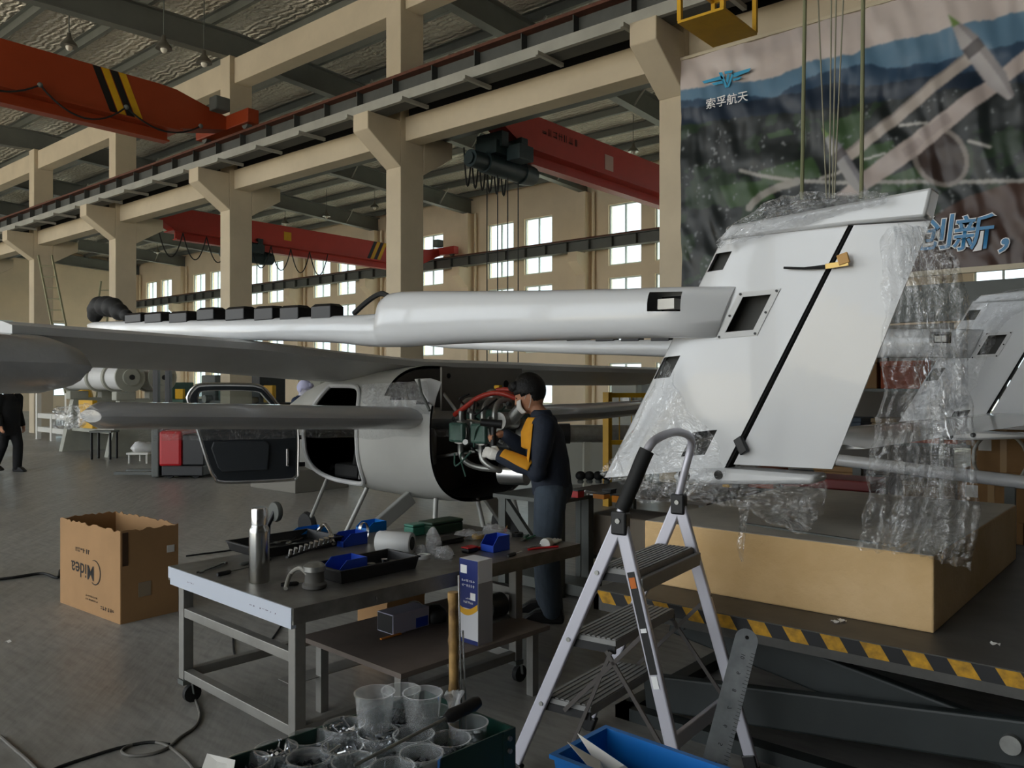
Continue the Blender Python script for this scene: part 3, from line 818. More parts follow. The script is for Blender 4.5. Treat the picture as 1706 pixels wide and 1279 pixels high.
# fins -------------------------------------------------------------------------
YF = 3.68
fc = [at_y(1205, 396, YF), at_y(1421, 374, YF), at_y(1214, 778, YF), at_y(1008, 795, YF)]     # TL TR BR BL
def fin_pt(u, v, side):
    p = (fc[0] * (1 - u) + fc[1] * u) * (1 - v) + (fc[3] * (1 - u) + fc[2] * u) * v
    th = .062 * (math.sqrt(max(0, 1 - (1 - u / .3) ** 2)) if u < .3 else 1 - .25 * (u - .3) / .7)
    return p + Vector((0, side * th, 0))
FHOLES = [(.035, .19, .065, .135), (.478, .69, .255, .395), (.025, .19, .475, .565), (.62, .8, .82, .93)]
FU = sorted(set([0, .01, .03, .06, .1, .15, .22, .3, .4, .55, .65, .75, .85, .93, 1] + [h[i] for h in FHOLES for i in (0, 1)]))
FV = sorted(set([i / 14 for i in range(15)] + [h[i] for h in FHOLES for i in (2, 3)]))
def patch(us, vs_, fn, holes=()):
    nu, nv = len(us), len(vs_)
    V = [fn(u, v) for v in vs_ for u in us]; Fs = []
    for j in range(nv - 1):
        for i in range(nu - 1):
            cu, cv = (us[i] + us[i + 1]) / 2, (vs_[j] + vs_[j + 1]) / 2
            if any(h[0] < cu < h[1] and h[2] < cv < h[3] for h in holes): continue
            Fs.append((j * nu + i, j * nu + i + 1, (j + 1) * nu + i + 1, (j + 1) * nu + i))
    return V, Fs
def make_fin(off):
    m = MB(); m._add(*patch(FU, FV, lambda u, v: fin_pt(u, v, -1) + off, FHOLES)); m._add(*patch(FU, FV, lambda u, v: fin_pt(u, v, 1) + off))
    for vv in (0, 1):
        m._add([fin_pt(u, vv, s) + off for s in (-1, 1) for u in FU], [(i, i + 1, len(FU) + i + 1, len(FU) + i) for i in range(len(FU) - 1)])
    f = m.build('tail_fin', M_white_gel, air, smooth=True, angle=35)
    MB().prism([fin_pt(1, 0, -.8) + off, fin_pt(1, 1, -.8) + off, fin_pt(1, 1, .8) + off, fin_pt(1, 0, .8) + off], (.012, 0, 0)).build('hinge_gap_shade', M_blackgap, f)  # black strip standing in for the shadow in the rudder gap
    MB()._add(*patch([0.02, .5, .98], [.01, .5, .99], lambda u, v: fin_pt(u, v, .55) + off)).build('inner_shade', mat('inner_shade_grey', '#4b4b48', .7), f)  # dark backing sheet, paints the shade seen inside the fin openings
    # access frame with screws round the middle opening
    h = FHOLES[1]; fr = (h[0] - .05, h[1] + .05, h[2] - .02, h[3] + .025)
    fu, fv = sorted([fr[0], fr[1], h[0], h[1]]), sorted([fr[2], fr[3], h[2], h[3]])
    MB()._add(*patch(fu, fv, lambda u, v: fin_pt(u, v, -1) + Vector((0, -.003, 0)) + off, [h])).build('access_frame', M_white_matt, f, solid=.004)
    sc0 = None
    for u, v in ((fr[0] + .02, fr[2] + .008), (fr[1] - .02, fr[2] + .008), (fr[0] + .02, fr[3] - .008), (fr[1] - .02, fr[3] - .008), (fr[0] + .02, (fr[2] + fr[3]) / 2), (fr[1] - .02, (fr[2] + fr[3]) / 2)):
        p = fin_pt(u, v, -1) + Vector((0, -.006, 0)) + off
        MB().cyl(p, p + Vector((0, -.003, 0)), .006, n=8).build('screw', M_black, f)
    # rudder
    rc = [at_y(1429, 378, YF), at_y(1551, 368, YF), at_y(1387, 781, YF), at_y(1230, 772, YF)]
    def rpt(u, v, s):
        p = (rc[0] * (1 - u) + rc[1] * u) * (1 - v) + (rc[3] * (1 - u) + rc[2] * u) * v
        return p + Vector((0, s * (.045 * (1 - u) + .006), 0))
    us = [0, .08, .3, .6, 1]; vs_ = [0, .25, .5, .75, 1]
    m = MB(); m._add(*patch(us, vs_, lambda u, v: rpt(u, v, -1) + off)); m._add(*patch(us, vs_, lambda u, v: rpt(u, v, 1) + off))
    bd = [rpt(0, 0, -1), rpt(1, 0, -1), rpt(1, 1, -1), rpt(0, 1, -1)]; bd2 = [rpt(0, 0, 1), rpt(1, 0, 1), rpt(1, 1, 1), rpt(0, 1, 1)]
    m._add([v + off for v in bd + bd2], [(i, (i + 1) % 4, 4 + (i + 1) % 4, 4 + i) for i in range(4)])
    rd = m.build('rudder', M_white_gel, f)
    # hinge fittings and ratchet strap
    hb = at_y(1235, 742, YF - .07) + off
    MB().obox(hb, (.018, 0, .012), (0, .015, 0), (-.018, 0, .035)).build('hinge_bracket', M_black, f, bevel=.005)
    tf = MB().prism([at_y(px, py, YF - .08) + off for px, py in ((1196, 399), (1217, 375), (1553, 311), (1541, 361), (1421, 372))], (0, .13, 0)).build('fin_tip', M_white_gel, f, bevel=.012, smooth=True)
    lb = MB().prism([at_y(px, py, YF - .09) + off for px, py in ((1118, 792), (1135, 781), (1205, 780), (1357, 792), (1354, 807), (1200, 807), (1125, 803))], (0, .18, 0)).build('skid_fairing', M_white_gel, f, bevel=.02, smooth=True)
    for px, py, w in ((1140, 792, .03), (1197, 791, .022)):
        p = at_y(px, py, YF - .09) + off
        MB().lathe(p, [(w, -.003), (w, .001)], 16, 'Y').build('drain_hole', M_blackgap, lb)
    return f
near_fin = make_fin(Vector((0, 0, 0))); far_fin = make_fin(FAR)
# ratchet strap on the near fin: black strap, wooden toggle
s0, s1, s2 = at_y(1306, 446, YF - .075), at_y(1340, 447, YF - .075), at_y(1392, 443, YF - .075)
MB().tube([s0, s1, s2], [.006, .006, .012], 6).build('strap', M_rubber, near_fin)
MB().bar(at_y(1376, 444, YF - .09), at_y(1414, 438, YF - .09), .016, .022).build('ratchet', mat('brass_ratchet', '#a58a52', .35, metal=.8), near_fin)
MB().obox(at_y(1405, 431, YF - .095), (.022, 0, .006), (0, .008, 0), (-.006, 0, .022)).build('wood_toggle', mat('light_wood', '#c89a5a', .6, var=.1), near_fin, bevel=.003)
# tailplane joining the two fins
a, b2 = at_y(1330, 742, YF + .08), at_y(1330, 742, YF + .08) + FAR + Vector((0, -.16, 0))
def tail_sec(c): return [c + Vector((dx, 0, dz)) for dx, dz in ((-.28, 0), (-.2, .04), (0, .045), (.22, .012), (.3, 0), (.22, -.006), (0, -.025), (-.2, -.025))]
MB().loft([tail_sec(a), tail_sec(b2)]).build('tailplane', M_white_gel, air, smooth=True)

# wings -------------------------------------------------------------------------
XTE = -5.56
def wing_sec(y, zt, chord=.95, drop=.19, te=.05):
    """blunt trailing edge at XTE, leading edge towards -X and lower"""
    pr = [(0, 0), (0, -te), (-.35, -te - .05 - drop * .3), (-.65, -te - .035 - drop * .62), (-.9, -te - drop * .85), (-1.0, -drop * .9), (-.97, -drop * .72 + .03), (-.8, -drop * .45 + .07), (-.5, -drop * .15 + .075), (-.2, .035)]
    return [Vector((XTE + a * chord, y, zt + b_)) for a, b_ in pr]
def wing_part(name, secs, m):
    return MB().loft([wing_sec(*s) for s in secs]).build(name, m, air, smooth=True, angle=35)
wl = wing_part('wing', [(4.4, 1.885), (3.6, 1.94), (2.7, 1.965), (1.85, 1.99)], M_grey_under)
wing_part('wing_centre_section', [(4.4, 1.885), (5.3, 1.835), (6.2, 1.835)], M_grey_under)
wing_part('wing', [(6.2, 1.835), (7.6, 1.825), (9.3, 1.82), (10.2, 1.82)], M_grey_under)
# outer wing in its thick plastic wrapping (near side)
secs = []
for y, zt, t in ((2.1, 1.93, .06), (2.08, 1.94, .12), (1.95, 1.95, .155), (1.2, 1.96, .17), (.6, 1.97, .15)):
    secs.append([Vector((XTE + .06 + .05 * math.cos(a) * 1.0 + (.42 * math.cos(a)), y, zt - .20 + math.sin(a) * t * 1.15)) for a in [2 * PI * k / 18 for k in range(18)]])
MB().loft(secs).build('wrapped_wing_end', mat('wrapped_plastic_grey', '#aeb0b3', .3, var=.1, vscale=3, bump=.5, bscale=7, coat=.5), air, smooth=True)
# lower stub wings, film wrapped
def stub(secs, name='lower_wing'):
    R = []
    for y, z, th, ch in secs:
        R.append([Vector((-4.95 + ch * .5 * math.cos(a) - ch * .35, y, z + th * .62 * math.sin(a))) for a in [2 * PI * k / 16 for k in range(16)]])
    return MB().loft(R).build(name, mat('film_wrapped_grey', '#adaeb0', .28, var=.06, vscale=2, bump=.35, bscale=10, stretch=(1, .25, 2), coat=.6), air, smooth=True)
sl = stub([(5.1, 1.33, .155, .5), (4.0, 1.37, .15, .5), (2.6, 1.425, .14, .46), (2.18, 1.44, .13, .42), (2.1, 1.44, .06, .3)])
stub([(5.7, 1.33, .15, .5), (7.2, 1.33, .15, .5), (8.6, 1.36, .13, .42)])
# loose film hanging under and beyond the lower wing
def film_sheet(name, left, right, Y, amp=.03, nu=36, nv=40, m=None, seed=0, parent=None, fold=14.0, yfun=None):
    L_, R_ = smooth_path([at_y(px, py, Y) for px, py in left], 6), smooth_path([at_y(px, py, Y) for px, py in right], 6)
    def samp(P, t):
        f = t * (len(P) - 1); i = min(int(f), len(P) - 2); return P[i].lerp(P[i + 1], f - i)
    def fn(u, v):
        p = samp(L_, v).lerp(samp(R_, v), u)
        n = mnoise.noise(Vector((u * fold * .55 + seed, v * 2.2, seed * 1.7)))
        n2 = mnoise.noise(Vector((p.x * 11 + seed, p.z * 9, 3.1 + seed)))
        n3 = mnoise.noise(Vector((p.x * 31 + seed, p.z * 27, 9.1 + seed)))
        r = 1 - abs(n3) * 2
        dy = amp * (n * 1.2 + n2 * .7 + r * .32)
        return Vector((p.x + amp * .4 * n2, p.y + dy + (yfun(u, v) if yfun else 0), p.z + amp * .25 * n3))
    return MB().grid(fn, nu, nv).build(name, m or M_film, parent, smooth='all')
ws = film_sheet('film_wrap', [(84, 680), (92, 700), (100, 715)], [(145, 670), (150, 690), (140, 712)], 2.06, .05, 24, 20, M_film_fine, 3, air)
ws = MB().grid(lambda u, v: Vector((-4.88 + .02 * mnoise.noise(Vector((u * 30, v * 3, 0))), 2.3 + u * 2.65, 1.37 - .05 - (.07 + .03 * mnoise.noise(Vector((u * 8, 1, 5)))) * v - .1 * (u) * 1 + .04)), 60, 6).build('film_wrap', M_film, air, smooth='all')

# fuselage ---------------------------------------------------------------------
YFU = 5.3
ST = [(-4.80, .67, .62, 1.80), (-5.0, .68, .61, 1.80), (-5.3, .685, .60, 1.80), (-5.9, .66, .62, 1.78), (-6.3, .63, .645, 1.75), (-6.6, .585, .68, 1.70), (-6.9, .52, .73, 1.62), (-7.2, .43, .79, 1.5), (-7.45, .32, .86, 1.36), (-7.65, .19, .94, 1.22), (-7.75, .04, 1.05, 1.1)]
def st_at(x):
    for i in range(len(ST) - 1):
        a, c = ST[i], ST[i + 1]
        if c[0] <= x <= a[0]:
            t = (a[0] - x) / (a[0] - c[0]); return [a[k] + (c[k] - a[k]) * t for k in (1, 2, 3)]
    return ST[-1][1:]
XS = np.concatenate([np.linspace(-4.8, -7.5, 91), np.linspace(-7.52, -7.75, 8)])
NR = 96
def in_door(x, y, z):
    if y > YFU: return False
    # rounded opening, its upper front corner cut by the windscreen pillar
    cx, cz, hw, hh = -6.17, 1.165, .45, .445
    if z > 1.2: 
        front = -6.62 + (z - 1.2) * .75
        if x < front: return False
    return (abs((x - cx) / hw)) ** 5 + (abs((z - cz) / hh)) ** 5 < 1
def fus_shell(k):
    V, Fs = [], []
    for x in XS:
        hw, z0, z1 = st_at(x); V += se_ring(x, YFU, hw * k, z0 + (1 - k), z1 - (1 - k), NR, 2.7)
    for i in range(len(XS) - 1):
        for j in range(NR):
            j2 = (j + 1) % NR; q = (i * NR + j, i * NR + j2, (i + 1) * NR + j2, (i + 1) * NR + j)
            c = (V[q[0]] + V[q[1]] + V[q[2]] + V[q[3]]) / 4
            if c.x > -5.4 and c.z > 1.52 - (c.x + 5.4) * .1: continue          # bay open up to the wing
            if not in_door(c.x, c.y, c.z): Fs.append(q)
    return V, Fs
M_fus = mat('satin_grey_white_paint', '#b9b9b4', .42, var=.04, vscale=2)
m = MB(); m._add(*fus_shell(1)); m.f.append(tuple((len(XS) - 1) * NR + j for j in range(NR)))
fus = m.build('fuselage', M_fus, air, smooth='all')
m = MB(); m._add(*fus_shell(.97)); m.build('cabin_lining', mat('charcoal_lining', '#111214', .7), fus, smooth='all')
hw, z0, z1 = st_at(-5.3)
MB().prism(se_ring(-5.42, YFU, hw * .965, z0 + .03, z1 - .03, 40, 2.7), (.02, 0, 0)).build('firewall', mat('dull_firewall', '#4c4743', .6, var=.2, vscale=4), fus)
MB().box(-4.97, -4.95, 4.92, 5.98, 1.40, 1.775).build('upper_bulkhead', mat('grey_bulkhead', '#7d7973', .5, var=.1), fus)
for yy, zz, r in ((5.0, 1.70, .022), (5.75, 1.63, .035)):
    MB().lathe((-4.949, yy, zz), [(r, 0), (r, .003)], 14, 'X').build('cable_hole', M_blackgap, fus)
# door frame trim following the opening
def near_y(x, z, k=1.0):
    hw, z0, z1 = st_at(x); zc, hh = (z0 + z1) / 2, (z1 - z0) / 2
    s = min(1, abs((z - zc) / hh)); return YFU - hw * k * (1 - s ** 2.7) ** (1 / 2.7)
pth = []
for i in range(97):
    a = 2 * PI * i / 96; c, s = math.cos(a), math.sin(a)
    x = -6.17 + math.copysign(abs(c) ** .4, c) * .455; z = 1.165 + math.copysign(abs(s) ** .4, s) * .45
    if z > 1.2: x = max(x, -6.625 + (z - 1.2) * .75)
    pth.append(Vector((x, near_y(x, z) - .002, z)))
MB().tube(pth, .022, 8, cap=False).build('door_frame', M_white_matt, fus, smooth=True)
# seats and a strut glimpsed through the opening
for x in (-6.35, -5.95):
    st = MB().box(x - .18, x + .18, 5.0, 5.45, .72, .86).build('seat_cushion', M_rubber, fus, bevel=.03)
    MB().obox((x + .16, 5.22, 1.08), (.05, 0, .02), (0, .2, 0), (.05, 0, .24)).build('seat_back', M_rubber, st, bevel=.03)
MB().cyl((-5.95, 4.85, .76), (-5.8, 4.8, 1.15), .012).build('gas_strut', M_chrome, fus)
# opened door, hinged at the front of the opening
hinge = Vector((-6.66, near_y(-6.62, 1.1) - .02, 0)); phi = math.radians(62)
dd = Vector((-math.cos(phi), -math.sin(phi), 0)); dn = Vector((math.sin(phi), -math.cos(phi), 0))      # along the door, and its inner face normal towards +X
def dpt(s, z, n=0): return hinge + dd * s + Vector((0, 0, z)) + dn * n
outer = [(.02, .75), (.02, 1.22), (.1, 1.3), (.3, 1.56), (.38, 1.615), (.5, 1.63), (.86, 1.63), (.95, 1.6), (1.0, 1.52), (.99, 1.45), (.92, 1.22), (.82, .88), (.77, .77), (.68, .715), (.12, .715), (.04, .73)]
inner_win = [(.17, 1.3), (.33, 1.5), (.43, 1.56), (.84, 1.565), (.9, 1.52), (.9, 1.45), (.86, 1.31), (.8, 1.28), (.22, 1.27)]
def ring_plate(outer, inner, n0, n1, f):
    bm = bmesh.new()
    vo = [bm.verts.new(f(s, z, n0)) for s, z in outer]; vi = [bm.verts.new(f(s, z, n0)) for s, z in inner]
    es = [bm.edges.new((vo[i], vo[(i + 1) % len(vo)])) for i in range(len(vo))] + [bm.edges.new((vi[i], vi[(i + 1) % len(vi)])) for i in range(len(vi))]
    bmesh.ops.triangle_fill(bm, edges=es, use_beauty=True)
    r = bmesh.ops.extrude_face_region(bm, geom=bm.faces[:])
    d = f(0, 0, n1) - f(0, 0, n0)
    for v in r['geom']:
        if isinstance(v, bmesh.types.BMVert): v.co += d
    mm = MB(); bm.verts.index_update()
    mm._add([v.co.copy() for v in bm.verts], [tuple(v.index for v in fc_.verts) for fc_ in bm.faces]); bm.free()
    return mm
outer_s = [(p.x, p.z) for p in smooth_path([Vector((s, 0, z)) for s, z in outer] + [Vector((outer[0][0], 0, outer[0][1]))], 4)][:-1]
inner_s = [(p.x, p.z) for p in smooth_path([Vector((s, 0, z)) for s, z in inner_win] + [Vector((inner_win[0][0], 0, inner_win[0][1]))], 4)][:-1]
door = ring_plate(outer_s, inner_s, -.02, .03, dpt).build('cabin_door', M_white_matt, fus)
M_liner = mat('door_liner', '#23272b', .4)
sc = lambda pts, k, c: [(c[0] + (s - c[0]) * k, c[1] + (z - c[1]) * k) for s, z in pts]
ring_plate(sc(outer_s, .955, (.52, 1.15)), sc(inner_s, 1.04, (.55, 1.42)), .031, .045, dpt).build('door_liner', M_liner, door)
MB().tube([dpt(s, z, .03) for s, z in outer_s] + [dpt(outer_s[0][0], outer_s[0][1], .03)], .012, 8, cap=False).build('door_seal', M_chrome, door, smooth=True)
MB().prism([dpt(s, z, .046) for s, z in ((.3, .82), (.28, 1.06), (.33, 1.1), (.78, 1.1), (.8, 1.04), (.74, .86), (.7, .82))], dn * .02).build('door_pocket', mat('pocket_grey', '#2e3236', .5), door, bevel=.01)
MB().bar(dpt(.12, .85, .06), dpt(.12, 1.02, .06), .025, .03, up=dn).build('door_handle', M_chrome, door, bevel=.006)
for z in (.86, 1.12): MB().bar(dpt(-.05, z, .0), dpt(.05, z, .0), .03, .04).build('door_hinge', M_black, door)
MB().prism([dpt(s, z, .0) for s, z in inner_s], dn * .004).build('door_window', glass_mat('cabin_glass', (.75, .8, .82), .1), door)
# cowl flap of the engine bay, film on the fuselage side
MB().prism([at_d(px, py, 6.75) for px, py in ((691, 631), (718, 630), (737, 636), (728, 660), (721, 692), (713, 668))], (-.03, .02, 0)).build('cowl_flap', M_white_matt, fus, bevel=.008)
film_sheet('fuselage_film', [(600, 640), (604, 660), (606, 688)], [(712, 634), (712, 660), (714, 690)], 4.62, .02, 40, 16, M_film_fine, 8, fus)
MB().tube([at_y(698, 632, 4.6), at_y(702, 655, 4.58), at_y(716, 684, 4.56)], .012, 8).build('wing_strut', M_dsteel, fus)

# landing gear
M_strut = mat('gear_strut_grey', '#a9a9a4', .4, metal=.3)
def leg(a, b, r, r2=None, name='gear_leg'):
    return MB().tube([a, b], [r, r2 or r], 10).build(name, M_strut, air, smooth=True)
for yo in (4.75, 5.85):
    top = Vector((-5.25, yo + (.1 if yo < 5.3 else -.1), .66)); bot = Vector((-5.45, yo - (.5 if yo < 5.3 else -.5), .2))
    MB().bar(top, bot, .13, .05, up=(1, 0, 0)).build('gear_leg', M_strut, air, bevel=.01)
    MB().lathe(bot + Vector((0, 0, 0)), [(.06, -.05), (.17, -.045), (.2, -.02), (.2, .02), (.17, .045), (.06, .05)], 20, 'Y').build('wheel', M_rubber, air, smooth=True)
leg((-6.8, 5.2, .8), (-7.3, 5.25, .12), .02); MB().lathe((-7.3, 5.25, .14), [(.04, -.04), (.12, -.035), (.14, 0), (.12, .035), (.04, .04)], 18, 'Y').build('wheel', M_rubber, air, smooth=True)
for a, b in (((-5.0, 4.9, .66), (-4.9, 4.75, 0)), ((-4.9, 5.3, .64), (-4.75, 5.35, 0)), ((-4.85, 5.7, .68), (-4.7, 5.8, 0)), ((-5.9, 4.9, .68), (-6.15, 4.7, .0))):
    MB().cyl(a, b, .022).build('jack_leg', M_strut, air, smooth=True)
# support struts holding booms and fin (slung and propped)
for off in (Vector((0, 0, 0)), FAR):
    p = fin_pt(.62, 1.0, 0) + off
    MB().cyl(p + Vector((0, 0, .01)), Vector((p.x, p.y, .95 if off.y < 1 else 0.0)), .012 if off.y < 1 else .02, n=8).build('fin_prop', M_strut, air)

# engine ------------------------------------------------------------------------
M_eng = mat('engine_green_grey', '#3d5a50', .4, var=.25, vscale=12); M_engd = mat('engine_dark', '#1c1f1f', .5, var=.3, vscale=10)
M_engal = mat('cast_aluminium', '#9a9a96', .38, metal=.8, var=.15, vscale=14); M_hose = mat('red_silicone_hose', '#a83225', .4)
E = Vector((-4.22, 5.12, 1.22))
eng = MB().box(E.x - .55, E.x + .02, E.y - .2, E.y + .22, E.z - .12, E.z + .1).build('engine', M_engd, air, bevel=.03)
for sy in (-1, 1):
    for k in range(2):
        x = E.x - .4 + k * .24
        c = MB()
        for q in range(7): c.cyl((x, E.y + sy * (.2 + q * .022), E.z + .02), (x, E.y + sy * (.21 + q * .022), E.z + .02), .095, n=16)
        c.cyl((x, E.y + sy * .18, E.z + .02), (x, E.y + sy * .36, E.z + .02), .075, n=16)
        c.build('cylinder', M_engal, eng, smooth=True)
        MB().box(x - .08, x + .08, E.y + sy * .36 - .02, E.y + sy * .36 + .05, E.z - .06, E.z + .1).build('rocker_cover', M_eng, eng, bevel=.02)
MB().box(E.x - .5, E.x - .02, E.y - .16, E.y + .16, E.z + .1, E.z + .2).build('top_case', M_eng, eng, bevel=.03)
MB().cyl((E.x + .0, E.y, E.z), (E.x + .12, E.y, E.z), .13, n=20).build('gear_housing', M_engal, eng, smooth=True)
MB().cyl((E.x + .12, E.y, E.z), (E.x + .16, E.y, E.z), .06, n=16).build('propeller_flange', M_chrome, eng, smooth=True)
MB().tube(smooth_path([E + Vector(v) for v in ((-.48, -.3, .16), (-.36, -.31, .22), (-.22, -.3, .3), (-.06, -.26, .34), (.08, -.2, .3), (.16, -.12, .22))]), .021, 10).build('coolant_hose', M_hose, eng, smooth=True)
MB().tube(smooth_path([E + Vector(v) for v in ((-.2, -.1, .36), (-.08, -.07, .36), (.04, -.03, .3), (.08, .0, .2))]), .02, 10).build('coolant_hose', M_hose, eng, smooth=True)
for k in range(4):
    x = -.42 + k * .12
    MB().tube(smooth_path([E + Vector(v) for v in ((x, -.1, .28), (x + .01, -.24, .27), (x + .02, -.31, .18), (x + .02, -.3, .06))]), .022, 10).build('intake_pipe', M_engal, eng, smooth=True)
for k, (dx, dz) in enumerate(((-.45, -.16), (-.22, -.17))):
    MB().tube(smooth_path([E + Vector(v) for v in ((dx, -.26, -.05), (dx + .05, -.3, dz - .02), (dx + .16, -.24, dz - .1), (-.02, -.1, -.28))]), .025, 10).build('exhaust_pipe', M_engal, eng, smooth=True)
MB().cyl(E + Vector((-.1, -.16, -.3)), E + Vector((.12, -.1, -.3)), .09, n=18).build('muffler', M_chrome, eng, smooth=True)
MB().cyl(E + Vector((.0, -.3, .12)), E + Vector((.0, -.12, .12)), .07, n=16).cyl(E + Vector((0, -.2, .1)), E + Vector((.14, -.2, .22)), .05, n=12).build('turbocharger', M_engal, eng, smooth=True)
MB().lathe(E + Vector((-.3, -.02, .26)), [(.06, 0), (.065, .02), (.065, .09), (.03, .11)], 14).build('oil_filler', M_engal, eng, smooth=True)
MB().box(E.x - .28, E.x - .22, E.y - .05, E.y + .0, E.z + .37, E.z + .4).build('yellow_cap', M_yellow, eng, bevel=.01)
rr = random.Random(5)
for k in range(12):
    p = E + Vector((rr.uniform(-.5, .05), -.22 + rr.uniform(-.1, .05), rr.uniform(-.2, .25)))
    q = p + Vector((rr.uniform(-.15, .15), rr.uniform(-.1, .05), rr.uniform(-.2, .1)))
    MB().tube(smooth_path([p, (p + q) / 2 + Vector((0, -.08, rr.uniform(-.1, .1))), q]), .008, 6).build('wiring', M_black if k % 3 else M_eng, eng, smooth=True)
for k in range(14):
    p = E + Vector((rr.uniform(-.5, .08), -.3 + rr.uniform(-.06, .06), rr.uniform(-.18, .26)))
    MB().cyl(p, p + Vector((rr.uniform(-.03, .03), -.03, .01)), rr.uniform(.012, .025), n=8).build('fitting', M_engal if k % 2 else M_engd, eng, smooth=True)
# truss tubes and oil bottle in the bay
MB().cyl((-4.96, 4.95, 1.55), E + Vector((-.25, -.2, -.12)), .014).build('engine_mount', M_strut, eng)
MB().cyl((-5.36, 4.9, .95), E + Vector((-.25, -.2, -.12)), .014).build('engine_mount', M_strut, eng)
MB().cyl((-4.96, 5.7, 1.55), E + Vector((-.25, .2, -.12)), .014).build('engine_mount', M_strut, eng)
MB().cyl((-5.36, 5.7, .95), E + Vector((-.25, .2, -.12)), .014).build('engine_mount', M_strut, eng)
MB().lathe((-5.05, 4.86, .95), [(.06, 0), (.068, .01), (.068, .26), (.05, .3), (.025, .31), (.025, .35)], 16).build('oil_bottle', M_engal, eng, smooth=True)

# plastic film draped on the near fin ----------------------------------------------
def fin_film(label, *a, **k):
    o = film_sheet('plastic_film', *a, **k); return tag(o, label, 'plastic film', 'plastic films on the near fin')
fin_film('crinkled clear film bunched along the top edge of the near fin', [(1196, 402), (1225, 364), (1300, 327), (1380, 320), (1484, 320)], [(1200, 412), (1250, 396), (1320, 378), (1400, 352), (1484, 336)], YF - .13, .045, 18, 110, M_film_c, 1)
fin_film('crinkled clear film wrapping the lower front edge of the near fin', [(1112, 596), (1080, 650), (1040, 730), (1003, 785), (1030, 806), (1060, 838)], [(1120, 640), (1150, 690), (1185, 720), (1205, 760), (1200, 800), (1140, 836)], YF - .13, .045, 44, 50, None, 2)
fin_film('loose clear film sagging below the near fin in a pointed fold', [(1040, 800), (1100, 826), (1160, 838), (1230, 846), (1290, 875), (1338, 892)], [(1150, 798), (1220, 803), (1290, 806), (1350, 806), (1385, 806), (1372, 850)], YF - .1, .05, 40, 50, None, 3)
fin_film('narrow twist of film dangling before the foam block', [(1226, 836), (1232, 870), (1228, 905), (1234, 936)], [(1248, 836), (1244, 870), (1240, 905), (1238, 936)], YF - .12, .015, 8, 30, None, 4)
fin_film('long clear film curtain hanging behind the rudder of the near fin', [(1470, 376), (1462, 440), (1470, 540), (1458, 650), (1440, 780), (1424, 915)], [(1553, 372), (1598, 440), (1610, 500), (1612, 640), (1606, 780), (1604, 930)], YF - .16, .055, 56, 80, None, 5, fold=22)
fin_film('second clear film curtain behind the first, bunched in ropes', [(1490, 380), (1500, 460), (1530, 560), (1520, 680), (1510, 800), (1460, 905)], [(1556, 376), (1590, 450), (1584, 560), (1620, 650), (1630, 800), (1622, 945)], YF - .10, .05, 50, 70, None, 6, fold=26, yfun=lambda u, v: -.05 * v)
ff = film_sheet('plastic_film', [(1520, 690), (1560, 620), (1590, 540), (1620, 500), (1700, 480)], [(1560, 760), (1600, 690), (1640, 600), (1680, 530), (1760, 500)], YF + FAR.y - .2, .09, 24, 50, None, 7)
tag(ff, 'crinkled clear film around the front edge of the far fin', 'plastic film')

# slings and wire ropes coming down from the crane -----------------------------------
M_rope = mat('olive_sling', '#77785a', .8); M_wire = mat('steel_wire', '#8f8b78', .5, metal=.3)
def rope(label, px_top, px_bot, py_bot, Y, r, m):
    a = at_y(px_bot, py_bot, Y); d0 = Y / ray(px_top, 0).y
    b = at_y(px_top, 0, Y)
    k = (rafter_z(Y) + .63 - a.z) / (b.z - a.z)
    c = a + (b - a) * k
    tag(MB().cyl(a, c, r, n=8).build('sling_rope', m, smooth=True), label, 'rope', 'ropes hanging down to the near fin')
rope('thick olive sling nearest the first column', 1341, 1336, 332, YF, .009, M_rope)
rope('thick olive sling farthest right of the ropes', 1438, 1435, 330, YF, .009, M_rope)
rope('thin wire rope just right of the left olive sling', 1363, 1377, 330, YF + .05, .0035, M_wire)
rope('thin wire rope second from the left olive sling', 1385, 1382, 330, YF + .05, .0035, M_wire)
rope('thin wire rope third from the left olive sling', 1393, 1387, 330, YF + .05, .0035, M_wire)
rope('thin wire rope nearest the right olive sling', 1405, 1390, 330, YF + .05, .0035, M_wire)
# ------------------------------------------------------------------ scissor lift with the foam block
M_lift = mat('lift_dark_paint', '#2e3333', .5, var=.12, vscale=4)
M_lift_top = mat('scuffed_deck_plate', '#4a4946', .5, var=.25, vscale=5)
M_haz = mat('hazard_yellow', '#cf9a1c', .5, col2='#8f6a1a', vscale=25)
LZ = .62
lift = thing('scissor_lift', 'low dark grey scissor lift table with black and yellow hazard edge', 'lift table', (-.9, 4.6, 0))
lx0, lx1, ly0, ly1 = -2.32, .75, 3.36, 6.0
MB().box(lx0, lx1, ly0, ly1, LZ - .02, LZ).box(lx0, lx1, ly0, ly0 + .03, LZ - .1, LZ - .02).box(lx0, lx1, ly1 - .03, ly1, LZ - .1, LZ - .02).box(lx0, lx0 + .03, ly0, ly1, LZ - .1, LZ - .02).box(lx1 - .03, lx1, ly0, ly1, LZ - .1, LZ - .02).build('platform', M_lift_top, lift)
k = 0; x = lx0 + .02
while x < lx1 - .12:
    for dx, m in ((0, M_haz), (.078, M_black)):
        a = x + dx
        MB().prism([(a, ly0 - .001, LZ - .004), (a + .078, ly0 - .001, LZ - .004), (a + .078 + .035, ly0 - .001, LZ - .06), (a + .035, ly0 - .001, LZ - .06)], (0, -.002, 0)).build('hazard_stripe', m, lift)
    x += .156
